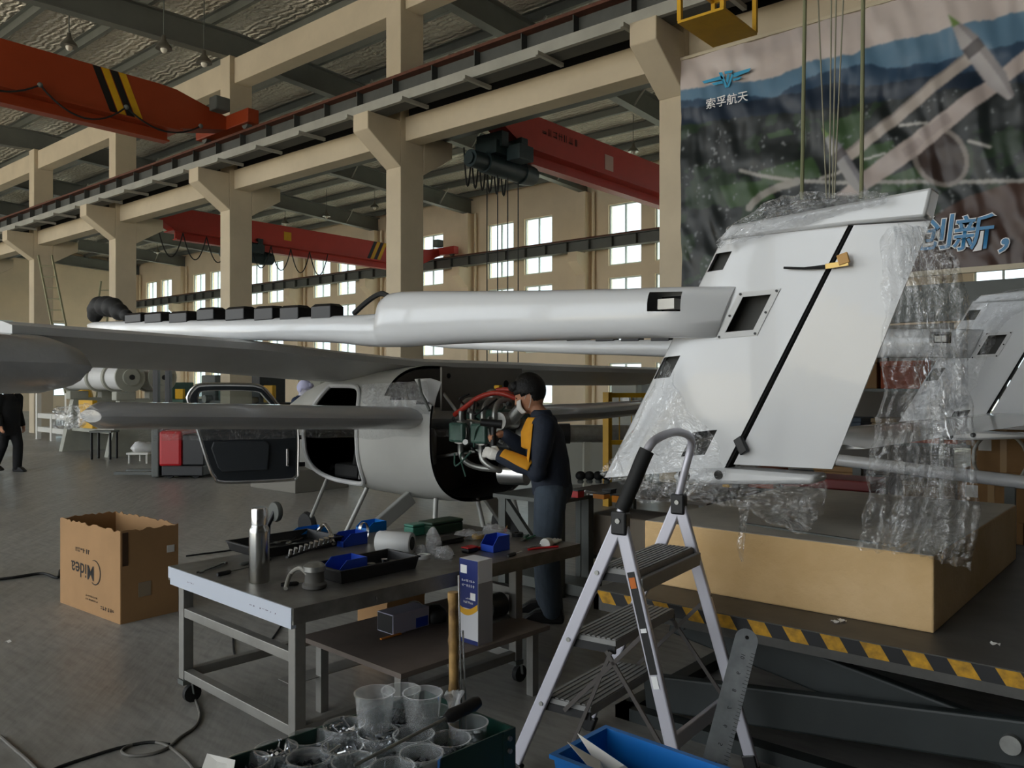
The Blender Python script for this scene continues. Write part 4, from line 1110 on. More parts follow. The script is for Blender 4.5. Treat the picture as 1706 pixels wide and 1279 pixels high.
for yy in (3.5, 5.75):
    MB().bar((-2.1, yy, .13), (.45, yy, .44), .06, .17).build('scissor_arm', M_lift, lift, bevel=.01)
    MB().bar((-2.0, yy + .08, .50), (.4, yy + .08, .10), .06, .16).build('scissor_arm', M_lift, lift, bevel=.01)
    MB().cyl((-.55, yy - .06, .32), (-.55, yy + .16, .32), .035, n=18).build('pivot_pin', M_engal, lift, smooth=True)
MB().box(lx0 + .1, lx1 - .1, 3.4, 3.48, 0, .06).box(lx0 + .1, lx1 - .1, 5.8, 5.88, 0, .06).box(lx0 + .1, lx0 + .18, 3.4, 5.88, 0, .06).box(lx1 - .18, lx1 - .1, 3.4, 5.88, 0, .06).build('base_frame', M_lift, lift)
for x in (-1.9, .3): MB().cyl((x, 3.45, .5 if x < 0 else .45), (x, 5.85, .5 if x < 0 else .45), .03).build('cross_shaft', M_lift, lift)
MB().bar((-1.7, 4.6, .12), (-.2, 4.6, .48), .1, .1).build('hydraulic_ram', M_lift, lift)

fx0, fx1, fy0, fy1, fz1 = -2.2, -.85, 3.64, 5.5, .935
foam = MB().box(fx0, fx1, fy0, fy1, LZ, fz1).build('foam_block', mat('tan_foam', '#e0bf90', .85, col2='#cba772', vscale=1.6, bump=.25, bscale=30), bevel=.008)
foam.data.materials.append(mat('dusty_foam_top', '#b4afa4', .8, var=.14, vscale=3))
for p in foam.data.polygons:
    if p.normal.z > .9: p.material_index = 1
tag(foam, 'thick tan foam block with dusty top on the lift table', 'foam block')
tag(MB().bar((-1.75, fy0 + .22, fz1 + .003), (-1.02, fy0 + .10, fz1 + .003), .02, .006).build('steel_strip', M_dsteel), 'thin dark strip lying on top of the foam block', 'strip')
for i, (px, py) in enumerate(((1392, 1036), (1403, 1034), (1658, 1073))):
    p = at_z(px, py, LZ + .003)
    tag(MB().grid(lambda u, v: p + Vector(((u - .5) * .035, (v - .5) * .02 + .006 * math.sin(u * 9 + i), .004 * math.sin(u * 7 + v * 5 + i) + .003)), 6, 4).build('paper_scrap', mat('white_paper', '#e4e2dc', .7), solid=.001), ('torn white paper scrap at the foot of the foam block', 'small white paper shred beside the torn scrap on the lift deck', 'tiny white scrap near the right end of the lift deck')[i], 'scrap')

# ------------------------------------------------------------------ step ladder
def pl(r, d, z): v = FWD * d + RGT * r; return Vector((v.x, v.y, z))
M_lad = mat('pale_anodised_aluminium', '#c3c2cc', .38, metal=.35, var=.03); M_step = mat('grey_step_plastic', '#8b8a88', .55, var=.05, vscale=20)
lw, ln = Vector((.547, .837)), Vector((.837, -.547))         # across the ladder, and towards its rear legs (right, depth)
HN, HF, HZ = Vector((.415, 3.142)), Vector((.738, 3.636)), 1.11
lad = thing('step_ladder', 'aluminium three step folding ladder with black foam grip on its handle', 'step ladder', pl(.55, 3.4, 0))
def lp_(v2, z): return pl(v2.x, v2.y, z)
F1, F4 = HN - ln * .50, HF - ln * .46
F2, F3 = HN + ln * .28, HF + ln * .33
wdir = (lp_(lw, 0)).normalized(); ndir = (lp_(ln, 0)).normalized()
def on(h, f, z): return h.lerp(f, (HZ - z) / HZ)
for h, f, nm in ((HN, F1, 'front_leg'), (HF, F4, 'front_leg'), (HN, F2, 'rear_leg'), (HF, F3, 'rear_leg')):
    lg = MB().bar(lp_(f, .02), lp_(h, HZ), .026, .052, up=ndir).build(nm, M_lad, lad, bevel=.006)
    MB().bar(lp_(f, 0), lp_(on(h, f, .07), .07), .034, .06, up=ndir).build('foot_cap', M_black, lg, bevel=.006)
    if nm == 'front_leg':
        for z in (.90, .62, .34): 
            c = lp_(on(h, f, z), z); MB().cyl(c - wdir * .018, c + wdir * .018, .009, n=10).build('rivet', M_engal, lg)
for z, dep in ((.90, .17), (.62, .2), (.34, .22)):
    a, b_ = on(HN, F1, z), on(HF, F4, z)
    A, B = lp_(a, z) + wdir * .02, lp_(b_, z) - wdir * .02
    s_ = MB()
    s_.obox((A + B) / 2 + ndir * dep * .45, (B - A) / 2, ndir * dep / 2, (0, 0, .017))
    for q in range(9): s_.obox((A + B) / 2 + ndir * (dep * .45 - dep / 2 + dep * (q + .5) / 9) + Vector((0, 0, .019)), (B - A) / 2.05, ndir * dep * .035, (0, 0, .002))
    sp = s_.build('step', M_step, lad)
    for P in (A, B): MB().bar(P + Vector((0, 0, -.018)), P + ndir * dep * .95 + Vector((0, 0, -.018)), .012, .03).build('step_bracket', M_black, sp)
a, b_ = on(HN, F2, .87), on(HF, F3, .87)
MB().bar(lp_(a, .87) + ndir * .02, lp_(b_, .87) + ndir * .02, .02, .055).build('apron_bar', M_step, lad, bevel=.004)
MB().bar(lp_(on(HN, F2, .30), .30), lp_(on(HF, F3, .30), .30), .02, .06).build('rear_crossbar', M_lad, lad, bevel=.004)
for h in (HN, HF):
    MB().obox(lp_(h, HZ - .01), ndir * .032, wdir * .024, (0, 0, .045)).build('hinge_joint', M_black, lad, bevel=.008)
    c = lp_(h, HZ); MB().cyl(c - wdir * .03, c + wdir * .03, .01, n=10).build('hinge_pin', M_engal, lad)
M_brace = mat('dark_steel_rod', '#4a4542', .5)
for (h, f, g) in ((HN, F1, F2), (HF, F4, F3)):
    MB().bar(lp_(on(h, f, .62), .6) + ndir * .16, lp_(on(h, g, .2), .2), .008, .016).build('brace', M_brace, lad)
    MB().bar(lp_(on(h, f, .34), .33) + ndir * .1, lp_(on(h, g, .62), .72), .008, .016).build('brace', M_brace, lad)
MB().bar(lp_(on(HN, F1, .62), .60) + ndir * .18, lp_(on(HN, F1, .34), .0) + ndir * .05, .008, .014).build('brace', M_brace, lad)
# handle loop with foam grip
hd = 1.36
ha, hb_ = lp_(HN + ln * .0, HZ + .03), lp_(HF + ln * .0, HZ + .03)
up1 = ha + ndir * .10 + Vector((0, 0, .24)) + wdir * .02; up2 = hb_ + ndir * .06 + Vector((0, 0, .22)) - wdir * .01
path = smooth_path([ha, ha.lerp(up1, .5), up1, up1 + (up2 - up1) * .12 + Vector((0, 0, .045)) + ndir * .02, up1.lerp(up2, .5) + Vector((0, 0, .065)) + ndir * .02, up1.lerp(up2, .88) + Vector((0, 0, .045)) + ndir * .01, up2, up2.lerp(hb_, .5), hb_], 6)
MB().tube(path, .017, 12).build('handle', M_lad, lad, smooth=True)
MB().tube([p for p in path[1:13]], .029, 14).build('foam_grip', M_rubber, lad, smooth=True)
# printed sticker on the near rear leg
M_stk = mat('sticker_black', '#161616', .5)
for z0, z1, m in ((.55, .92, M_stk), (.86, .90, mat('sticker_orange', '#c96a1c', .5)), (.70, .715, M_white), (.50, .545, M_white)):
    A, B = lp_(on(HN, F2, z0), z0), lp_(on(HN, F2, z1), z1)
    cdir = -(wdir)
    off = .0145 if m is M_stk else .0155
    MB().bar(A + cdir * off, B + cdir * off, .0012, .03 if m is M_stk else .024, up=ndir).build('safety_label', m, lad)

# ------------------------------------------------------------------ blue bin on a low stool, papers, steel ruler
M_bin = mat('blue_bin_plastic', '#1579d0', .4); M_bin2 = mat('royal_blue_bin', '#2347b0', .4)
BZ = .59
A, B = at_z(1010, 1210, BZ), at_z(922, 1256, BZ); ab = (B - A); ac = Vector((ab.y, -ab.x, 0)).normalized() * -1
if (at_z(1200, 1290, BZ) - A).dot(ac) < 0: ac = -ac
ab.normalize(); W, Ln, H = .25, .44, .19
def tray_mesh(P, u, w, Lu, Lw, z0, z1, t, taper=0.0, rim=0.0):
    """open box: outer walls, inner walls and a floor of thickness t"""
    P = Vector((P[0], P[1], 0)); u, w = Vector(u), Vector(w); m = MB()
    def rg(z, ins, tp): return [P + u * (ins + tp) + w * (ins + tp) + Vector((0, 0, z)), P + u * (Lu - ins - tp) + w * (ins + tp) + Vector((0, 0, z)), P + u * (Lu - ins - tp) + w * (Lw - ins - tp) + Vector((0, 0, z)), P + u * (ins + tp) + w * (Lw - ins - tp) + Vector((0, 0, z))]
    R = [rg(z0, 0, taper), rg(z1 - rim, 0, 0)]
    if rim: R += [rg(z1 - rim, -rim * .8, 0), rg(z1, -rim * .8, 0)]
    R += [rg(z1, t, 0), rg(z0 + t, t, taper)]
    m.loft(R); return m
tag(tray_mesh(A, ab, ac, W, Ln, BZ - H, BZ, .008, .02, .012).build('storage_bin', M_bin), 'bright blue open plastic bin with papers in front of the ladder', 'bin')
stool = thing('low_stool', 'low black stool under the bright blue bin', 'stool', A + ab * .12 + ac * .2 - Vector((0, 0, BZ)))
c0 = A + ab * W / 2 + ac * Ln / 2
MB().obox((c0.x, c0.y, BZ - H - .02), ab * .15, ac * .22, (0, 0, .019)).build('seat', M_black, stool)
for i in (-1, 1):
    for j in (-1, 1):
        p = c0 + ab * .12 * i + ac * .18 * j; MB().box(p.x - .015, p.x + .015, p.y - .015, p.y + .015, 0, BZ - H - .039).build('leg', M_black, stool)
M_paper = mat('white_paper', '#e4e2dc', .7)
for i, (pts, lb) in enumerate((([(962, 1222), (1040, 1275), (1080, 1305), (1005, 1290)], 'upper white folded card sticking out of the bright blue bin'), ([(945, 1236), (1000, 1268), (1010, 1295), (1000, 1300)], 'lower thin folded card tucked in the bright blue bin'))):
    zz = [BZ + .02, BZ - .01, BZ - .06, BZ - .05] if i == 0 else [BZ + .012, BZ - .01, BZ - .05, BZ - .02]
    tag(MB().prism([at_z(px, py, z) for (px, py), z in zip(pts, zz)], (0, 0, .0015)).build('folded_card', M_paper), lb, 'paper')
# ruler: real thickness, engraved numerals
ra, rb = at_d(1248, 1048, 2.62), at_d(1186, 1290, 2.40)
rd_ = (rb - ra).normalized(); rs = RGT - rd_ * RGT.dot(rd_); rs.normalize(); rn = rs.cross(rd_)
M_ruler = mat('scuffed_steel', '#a9adb0', .4, metal=.35, col2='#7d8285', vscale=8)
rl = MB()
prof = []
for q in range(13):
    a_ = PI * q / 12; prof.append(ra + rd_ * (.035 - .035 * math.sin(a_)) + rs * (-.036 * math.cos(a_)))
prof += [rb + rs * .036, rb - rs * .036]
rl.prism(prof, rn * .002)
ruler = tag(rl.build('steel_ruler', M_ruler), 'wide scuffed steel ruler leaning against the ladder', 'ruler')
MB().lathe(ra + rd_ * .028, [(.006, -.0005), (.006, .0026)], 12, M=Matrix((rs, rd_, rn)).transposed()).build('hanging_hole', M_blackgap, ruler)
for q, tx in enumerate(('10', '9', '8', '7', '6', '5', '4')):
    text_part(tx, 'numeral', M_stk, ruler, ra + rd_ * (.09 + q * .055) + rs * .008 - rn * .0006 * (1 if rn.dot(FWD) > 0 else -4.5), rd_, -rs if rn.dot(FWD) > 0 else rs, .018)
tick = MB()
for q in range(1, 40): tick.obox(ra + rd_ * (.06 + q * .011) + rs * .03 - rn * (.0004 if rn.dot(FWD) > 0 else -.0024), rs * (.006 if q % 5 else .010), rd_ * .0006, rn * .0003)
tg = tick.build('graduation', M_stk, ruler); tg['kind'] = 'stuff'

# ------------------------------------------------------------------ green parts cart with cups
M_green = mat('dark_green_enamel', '#173c33', .4, var=.15, vscale=8)
CZ = .80
P0 = at_z(857, 1211, CZ); ca_ = pl(-.70, -.714, 0).normalized(); cb_ = pl(-.714, .70, 0).normalized()
cart = thing('parts_cart', 'dark green steel parts cart full of plastic cups', 'cart', (P0.x, P0.y, 0))
tray_mesh(P0, ca_, cb_, .80, .34, CZ - .085, CZ, .004).build('tray', M_green, cart)
for i in (0, 1):
    for j in (0, 1):
        p = P0 + ca_ * (.80 * i) + cb_ * (.34 * j); sgx = ca_ * (1 if i == 0 else -1); sgy = cb_ * (1 if j == 0 else -1)
        ps = MB().obox(Vector((p.x, p.y, (CZ + .08) / 2)) + sgx * .018, ca_ * .02, cb_ * .002, (0, 0, CZ / 2 - .04)).obox(Vector((p.x, p.y, (CZ + .08) / 2)) + sgy * .018, ca_ * .002, cb_ * .02, (0, 0, CZ / 2 - .04)).build('angle_post', M_green, cart)
        c = p + sgx * .02 + sgy * .02
        MB().lathe((c.x, c.y, .05), [(.02, -.015), (.05, -.012), (.05, .012), (.02, .015)], 16, 'Y').build('caster', M_rubber, cart, smooth=True)
        for zq in (CZ - .02, CZ - .05):
            bq = Vector((p.x, p.y, zq)) + sgx * .02 - sgy * .002; MB().cyl(bq, bq - sgy * .006, .006, n=8).build('bolt', M_engal, ps)
tray_mesh(P0, ca_, cb_, .80, .34, .25, .31, .004).build('lower_tray', M_green, cart)
cups_m = film_mat('clear_cup_plastic', body=.13, rough=.1, bump=.0, scale=3, tint=(.95, .96, .96))
M_screw = mat('zinc_screws', '#b9bdc2', .25, metal=1)
CUPS = [(624, 1152, .89, .155, 'tall', 0), (668, 1148, .87, .13, 'tall', 2), (704, 1153, .88, .14, 'tall', 0), (719, 1183, .82, .09, 'short', 0), (673, 1194, .81, .075, 'short', 2), (573, 1206, .82, .09, 'short', 1), (630, 1219, .81, .075, 'short', 1), (515, 1226, .80, .07, 'short', 3), (460, 1245, .80, .07, 'short', 1), (570, 1242, .80, .07, 'short', 1),
        (689, 1222, .81, .075, 'short', 0), (750, 1229, .80, .07, 'short', 2), (780, 1202, .81, .08, 'short', 3), (514, 1260, .80, .07, 'short', 2), (702, 1253, .81, .075, 'short', 2), (589, 1266, .80, .07, 'short', 3), (653, 1276, .80, .07, 'short', 0), (412, 1266, .80, .07, 'short', 2)]
CUPL = ['tall empty clear cup at the back left of the green cart', 'tall clear cup holding dark screws between two empty tall cups', 'tall empty clear cup at the back right of the green cart', 'short clear cup beside the bamboo stick', 'clear cup with dark screws behind the long screwdriver', 'clear cup heaped with bright screws nearest the left rear rim',
        'clear cup of bright bolts in front of the tall cups', 'clear cup with a grey lump by the rear rim', 'clear cup of bright screws nearest the workbench leg', 'clear cup of loose long screws in the middle of the cart', 'empty clear cup crossed by the screwdriver shaft', 'clear cup at the right front under the screwdriver handle', 'clear cup with white washers in the right corner of the cart',
        'clear cup with dark screws at the front left', 'clear cup with dark contents at the front right', 'clear cup with pale washers at the front middle', 'empty clear cup at the very front of the cart', 'clear cup with black screws at the left end of the cart']
M_dscrew = mat('black_screws', '#26282b', .35, metal=.8)
for i, (px, py, rz, hh, kd, fill) in enumerate(CUPS):
    c = at_z(px, py, rz); r = .047
    cup = thing('plastic_cup', CUPL[i], 'cup', (c.x, c.y, rz - hh), 'clear cups on the green cart')
    rb_ = r * (.74 if kd == 'tall' else .86)
    MB().lathe((c.x, c.y, rz - hh), [(.001, .001), (rb_, 0), (r, hh - .004), (r + .003, hh - .003), (r + .003, hh), (r - .001, hh), (rb_ - .001, .002), (.001, .0025)], 24).build('cup_body', cups_m, cup, smooth=True)
    if fill:
        rr = random.Random(100 + i); m = MB(); n = 90 if fill != 3 else 22
        for q in range(n):
            a_ = rr.uniform(0, 2 * PI); rad = (r * .78) * math.sqrt(rr.random()); zz = rz - hh + rr.uniform(.012, hh * (.9 if fill == 1 else .6))
            p = Vector((c.x + rad * math.cos(a_), c.y + rad * math.sin(a_), zz))
            dv = Vector((rr.uniform(-1, 1), rr.uniform(-1, 1), rr.uniform(-.6, .8))).normalized() * rr.uniform(.009, .015)
            if fill == 3: m.lathe(p, [(.004, 0), (.009, 0), (.009, .002), (.004, .002)], 10)
            else: m.cyl(p - dv, p + dv, .0026, n=5); m.cyl(p + dv, p + dv * 1.25, .0046, n=6)
        f = m.build('screws', M_screw if fill != 2 else M_dscrew, cup); f['kind'] = 'stuff'
# long screwdriver across the cups
sa, sb_ = at_z(798, 1168, .90), at_z(590, 1275, .845)
sdv = (sb_ - sa).normalized()
sd = thing('long_screwdriver', 'long screwdriver with black handle laid across the clear cups', 'screwdriver', sa)
MB().tube([sa, sa + sdv * .015, sa + sdv * .05, sa + sdv * .08, sa + sdv * .095], [.012, .016, .014, .016, .009], 12).build('handle', M_black, sd, smooth=True)
MB().cyl(sa + sdv * .095, sb_, .0038, n=8).build('shaft', M_engal, sd, smooth=True)
# bamboo stick, thin rods, bag in the far corner of the cart
ba, bb = at_d(755, 986, 2.12), at_d(757, 1165, 2.12)
bb.z = CZ - .08; ba2 = ba
M_bamboo = mat('dry_bamboo', '#b58f55', .55, col2='#5f4526', vscale=18)
pts, rs_ = [], []
for q in range(25):
    t_ = q / 24; pts.append(bb.lerp(ba2, t_)); rs_.append(.0125 + (.0025 if q in (8, 16) else 0) + (.002 if q > 22 else 0))
tag(MB().tube(pts, rs_, 12).build('bamboo_stick', M_bamboo, smooth=True), 'thick dry bamboo stick standing upright in the green cart', 'stick')
for i, (pa, pb, lb) in enumerate((((764, 958), (770, 1168), 'taller thin steel rod standing beside the bamboo stick'), ((771, 1050), (778, 1168), 'shorter thin steel rod standing beside the bamboo stick'))):
    a_, b_ = at_d(*pa, 2.1), at_d(*pb, 2.1); b_.z = CZ - .08
    tag(MB().cyl(b_, a_, .0025, n=8).build('steel_rod', M_chrome, smooth=True), lb, 'rod')
pb_ = at_z(755, 1180, CZ - .08)
tag(film_sheet('plastic_bag', [(742, 1150), (743, 1165), (748, 1198)], [(770, 1152), (768, 1170), (765, 1200)], at_d(757, 1165, 2.03).y, .02, 12, 12, film_mat('milky_bag', body=.5, rough=.3, bump=.6, scale=12), 9), 'small milky plastic bag at the foot of the bamboo stick', 'bag')
pc = [at_z(345, 1257, CZ + .02), at_z(392, 1268, CZ + .02), at_z(388, 1292, CZ + .0), at_z(335, 1285, CZ + .0)]
tag(MB().prism(pc, (0, 0, .003)).build('paper_sheet', M_paper), 'white paper sheet at the left end of the green cart', 'paper')
# ------------------------------------------------------------------ workbench on casters
TZ = .70
TB, TA_, TC_ = at_z(487, 1013, TZ), at_z(300, 940, TZ), at_z(965, 905, TZ)
tu = (TC_ - TB); TL = tu.length; tu.normalize(); tv = Vector((-tu.y, tu.x, 0)); TWd = (TA_ - TB).dot(tv)
def tp(s, t_, z): p = TB + tu * s + tv * t_; return Vector((p.x, p.y, z))
M_ss = mat('dull_stainless_sheet', '#96948f', .38, metal=.75, col2='#6f6c67', vscale=5)
M_tube = mat('bare_steel_tube', '#8d8b86', .45, metal=.5, var=.12, vscale=6)
bench = thing('workbench', 'steel workbench on casters covered with tools and trays', 'workbench', tp(TL / 2, TWd / 2, 0))
MB().obox(tp(TL / 2, TWd / 2, TZ - .02), tu * TL / 2, tv * TWd / 2, (0, 0, .02)).build('bench_top', M_ss, bench, bevel=.004)
MB().obox(tp(-.002, TWd / 2, TZ - .028), tu * .004, tv * TWd / 2, (0, 0, .028)).obox(tp(.012, TWd / 2, TZ - .07), tu * .012, tv * (TWd / 2 - .01), (0, 0, .02)).build('protective_film_edge', mat('bluish_white_film', '#c4cad6', .4), bench)
MB().obox(tp(TL / 2, -.002, TZ - .035), tu * TL / 2, tv * .006, (0, 0, .035)).build('bench_apron', M_ss, bench)
MB().obox(tp(TL / 2, TWd + .002, TZ - .035), tu * TL / 2, tv * .006, (0, 0, .035)).build('bench_apron', M_ss, bench)
# printed marks on the protective film
for s, n in ((.12, 2), (.19, 3), (.27, 2), (.78, 3)): marks('film_print', mat('purple_print', '#4c3550', .6), bench, tp(-.0075, TWd * s, TZ - .048), -tv, (0, .3, 1), n, .026, int(s * 100))
LEGS = [(.06, .06), (TL - .48, .06), (TL - .48, TWd - .06), (.06, TWd - .06)]
for s, t_ in LEGS:
    lg = MB().obox(tp(s, t_, (TZ - .07 + .13) / 2), tu * .027, tv * .027, (0, 0, (TZ - .07 - .13) / 2)).build('leg', M_tube, bench, bevel=.004)
    cs = MB().obox(tp(s, t_, .115), tu * .03, tv * .03, (0, 0, .012)).bar(tp(s + .02, t_ - .02, .11), tp(s + .03, t_ - .02, .045), .02, .004).bar(tp(s + .02, t_ + .02, .11), tp(s + .03, t_ + .02, .045), .02, .004).build('caster_fork', M_dsteel, lg)
    c = tp(s + .03, t_, .045); MB().tube([c - tv * .014, c + tv * .014], .045, 16).build('caster_wheel', M_rubber, lg, smooth=True)
for (a, b_, z) in ((0, 1, .155), (1, 2, .155), (2, 3, .155), (3, 0, .155), (3, 0, .47), (1, 2, .5)):
    MB().bar(tp(*LEGS[a], z), tp(*LEGS[b_], z), .045, .045).build('frame_rail', M_tube, bench, bevel=.003)
SZ = .36
MB().obox(tp(.93, .22, SZ - .012), tu * .50, tv * .40, (0, 0, .012)).build('lower_shelf', mat('brown_shelf_board', '#6d625a', .7, var=.15, vscale=4), bench)
for s, t_ in ((.48, -.12), (1.36, -.12), (.48, .5), (1.36, .5)):
    MB().obox(tp(s, t_, (SZ - .024 + .0) / 2), tu * .022, tv * .022, (0, 0, (SZ - .024) / 2)).build('shelf_leg', M_tube, bench)
MB().bar(tp(.3, .55, .178), tp(1.5, .55, .178), .12, .004).build('cross_strip', M_tube, bench)
MB().lathe(tp(.42, -.009, TZ - .04), [(.013, 0), (.011, .004), (.004, .006)], 12, 'Y').build('apron_button', M_chrome, bench)

# flasks and tools on the bench -----------------------------------------------------------
def on_t(px, py, z=TZ): return at_z(px, py, z)
c = on_t(432, 969)
fl = thing('steel_flask', 'brushed steel vacuum flask standing on the workbench corner', 'flask', c)
MB().lathe(c, [(.044, 0), (.047, .004), (.047, .235), (.045, .25), (.038, .262), (.036, .27)], 28).build('flask_body', mat('brushed_steel', '#b5b5b2', .24, metal=1), fl, smooth=True)
MB().lathe(c + Vector((0, 0, .27)), [(.038, 0), (.038, .07), (.034, .078), (.03, .079)], 28).build('flask_cap', M_chrome, fl, smooth=True)
def tool_tray(label, px, py, Lu, Lv, h, m=M_black):
    p = on_t(px, py, TZ + h)
    return tag(tray_mesh(p, tu, -tv, Lu, Lv, TZ + .001, TZ + h, .006, .012, .008).build('tool_tray', m), label, 'tray')
tool_tray('black plastic tool tray at the back left of the bench, full of sockets', 378, 900, .52, .36, .055)
fc_ = on_t(568, 951, TZ + .065) + tv * .25
tag(tray_mesh(fc_, tu, -tv, .47, .25, TZ + .001, TZ + .065, .006, .012, .008).build('tool_tray', M_black), 'black plastic tray at the bench front with small blue bins', 'tray')
def small_bin(label, px, py, Lu, Lv, h, m, z=TZ, at=None):
    """picking bin: sloped open front"""
    p = at if at is not None else on_t(px, py, z); P = Vector((p.x, p.y, z)); t_ = .004; mm = MB()
    def q(s, w, zz): v = P + tu * s + tv * w; return Vector((v.x, v.y, z + zz))
    mm.prism([q(0, 0, 0), q(Lu, 0, 0), q(Lu, Lv, 0), q(0, Lv, 0)], (0, 0, t_))
    for w in (0, Lv - t_): mm.prism([q(0, w, 0), q(Lu, w, 0), q(Lu, w, h), q(Lu * .3, w, h), q(0, w, h * .45)], tv * t_)
    mm.prism([q(Lu - t_, 0, 0), q(Lu - t_, Lv, 0), q(Lu - t_, Lv, h), q(Lu - t_, 0, h)], tu * t_)
    mm.prism([q(0, 0, 0), q(0, Lv, 0), q(0, Lv, h * .45), q(0, 0, h * .45)], tu * t_)
    return tag(mm.build('parts_bin', m), label, 'bin', 'small blue parts bins on the bench')
small_bin('royal blue parts bin in the front black tray holding bolts', 545, 952, .17, .13, .085, M_bin2, TZ + .008, fc_ + tu * .025 - tv * .19)
small_bin('royal blue parts bin behind the front black tray', 572, 912, .17, .12, .07, M_bin2)
small_bin('sky blue parts bin behind the sockets', 500, 898, .2, .12, .05, M_bin)
small_bin('sky blue parts bin behind the white roll', 612, 888, .15, .12, .06, M_bin)
small_bin('royal blue parts bin at the right of the bench', 822, 921, .13, .1, .085, M_bin2)
# sander
c = on_t(524, 979)
sn = thing('air_sander', 'grey air sander with hose at the bench front edge', 'sander', c)
MB().lathe(c, [(.05, 0), (.056, .006), (.056, .02), (.045, .03), (.042, .07), (.048, .08)], 24).build('sander_body', mat('grey_rubber', '#55534f', .6), sn, smooth=True)
MB().lathe(c + Vector((0, 0, .08)), [(.05, 0), (.05, .022), (.035, .034), (.012, .037)], 24).build('sander_cap', M_engal, sn, smooth=True)
MB().tube(smooth_path([c + Vector((0, 0, .06)) - tu * .03, on_t(500, 946, TZ + .09), on_t(484, 956, TZ + .05), on_t(476, 980, TZ + .012)]), .010, 8).build('air_hose', mat('grey_hose', '#8b8880', .5), sn, smooth=True)
# white roll
a, b_ = on_t(630, 920) + Vector((0, 0, .06)), on_t(684, 923) + Vector((0, 0, .06))
b_ = a + (b_ - a).normalized() * .2; ax = (b_ - a).normalized()
wr_ = thing('tube_roll', 'white hollow roll lying on the bench by the blue bins', 'roll', a - Vector((0, 0, .05)))
Mx = Matrix((ax.orthogonal().normalized(), ax.cross(ax.orthogonal().normalized()), ax)).transposed()
MB().lathe(a, [(.036, 0), (.056, .0), (.06, .006), (.06, .195), (.056, .2), (.036, .2)], 28, M=Mx).build('roll_sleeve', M_white_matt, wr_, smooth=True)
MB().lathe(a, [(.037, -.001), (.037, .201)], 20, M=Mx).build('roll_core', M_rubber, wr_)
# socket rail and sockets, each socket its own part
sr = thing('socket_rail', 'rail of bright sockets lying in the back tray', 'socket set', on_t(510, 915, TZ + .02))
ra_, rb2 = on_t(478, 928, TZ + .03), on_t(553, 902, TZ + .05)
MB().bar(ra_, rb2, .02, .012).build('rail', M_black, sr)
for q in range(9):
    p = ra_.lerp(rb2, (q + .5) / 9); MB().cyl(p + Vector((0, 0, .006)), p + Vector((0, 0, .036)) - tv * .01, .009 + q * .0006, n=12).build('socket', M_chrome, sr, smooth=True)
rr = random.Random(11)
def loose(label, px, py, Ln_, ang, m1, m2, kind, z=TZ, r=.006):
    p = on_t(px, py, z + .008); dv = (tu * math.cos(ang) + tv * math.sin(ang))
    t_ = thing(kind, label, kind.replace('_', ' '), p)
    if kind == 'screwdriver':
        MB().tube([p, p + dv * .01, p + dv * .07, p + dv * .08], [.008, .011, .010, .006], 10).build('handle', m1, t_, smooth=True)
        MB().cyl(p + dv * .08, p + dv * Ln_, .003, n=8).build('shaft', m2, t_)
    elif kind == 'wrench':
        nd = Vector((-dv.y, dv.x, 0)); MB().bar(p, p + dv * Ln_, .014, .006).build('shank', m1, t_)
        for e, s in ((p, -1), (p + dv * Ln_, 1)):
            h = [e + nd * x + dv * s * y for x, y in ((-.014, -.008), (-.016, .012), (-.008, .026), (-.006, .01), (.006, .01), (.008, .026), (.016, .012), (.014, -.008))]
            MB().prism([v - Vector((0, 0, .004)) for v in h], (0, 0, .008)).build('jaw', m1, t_)
    elif kind == 'pliers':
        nd = Vector((-dv.y, dv.x, 0))
        for s in (-1, 1):
            MB().tube(smooth_path([p + dv * .05, p + dv * .09 + nd * s * .016, p + dv * .17 + nd * s * .02]), .007, 8).build('grip', m1, t_, smooth=True)
            MB().tube([p + dv * .05, p + dv * .02 + nd * s * .008, p + nd * s * .003], [.008, .008, .003], 8).build('jaw', m2, t_, smooth=True)
    return t_
loose('long steel wrench with dark shank at the left edge of the bench', 335, 952, .2, .55, M_dsteel, M_chrome, 'wrench')
loose('black screwdriver lying before the flask', 362, 957, .19, .2, M_black, M_dsteel, 'screwdriver')
loose('black handled pliers behind the flask', 400, 940, .17, .1, M_black, M_dsteel, 'pliers')
loose('red handled screwdriver by the small bags of nuts', 784, 914, .16, -.6, mat('red_plastic', '#c4262b', .4), M_chrome, 'screwdriver')
loose('black pliers beside the right royal blue bin', 800, 908, .17, -.5, M_black, M_dsteel, 'pliers')
loose('green handled pliers at the back right of the bench', 870, 900, .18, .4, mat('green_grip', '#1f6a4e', .5), M_dsteel, 'pliers')
loose('red and yellow screwdriver at the far back of the bench', 842, 884, .18, .7, MATS['red_plastic'], M_yellow, 'screwdriver')
loose('small bright screwdriver on the front bench edge', 468, 974, .1, -.4, M_black, M_chrome, 'screwdriver')
for i, (px, py, ang, kd, lb) in enumerate(((415, 912, .1, 'wrench', 'steel wrench lying in the back tray near the flask'), (455, 915, .3, 'wrench', 'second steel wrench in the back tray beside the sockets'), (440, 905, -.1, 'screwdriver', 'black screwdriver in the back tray'), (478, 905, .6, 'pliers', 'dark pliers in the back tray behind the sockets'))):
    loose(lb, px, py, .18, ang, M_engal if kd == 'wrench' else M_black, M_engal, kd, TZ + .008)
for i, (px, py, r_, h, m, lb) in enumerate(((618, 934, .022, .03, M_engal, 'small aluminium ring part in the front black tray'), (640, 930, .016, .04, M_chrome, 'bright steel bush in the front black tray'), (655, 927, .02, .025, M_engd, 'dark round part at the right end of the front black tray'))):
    p = on_t(px, py + 14, TZ + .008); tag(MB().lathe(p, [(r_ * .5, 0), (r_, .002), (r_, h), (r_ * .5, h)], 16).build('turned_part', m, smooth=True), lb, 'machine part')
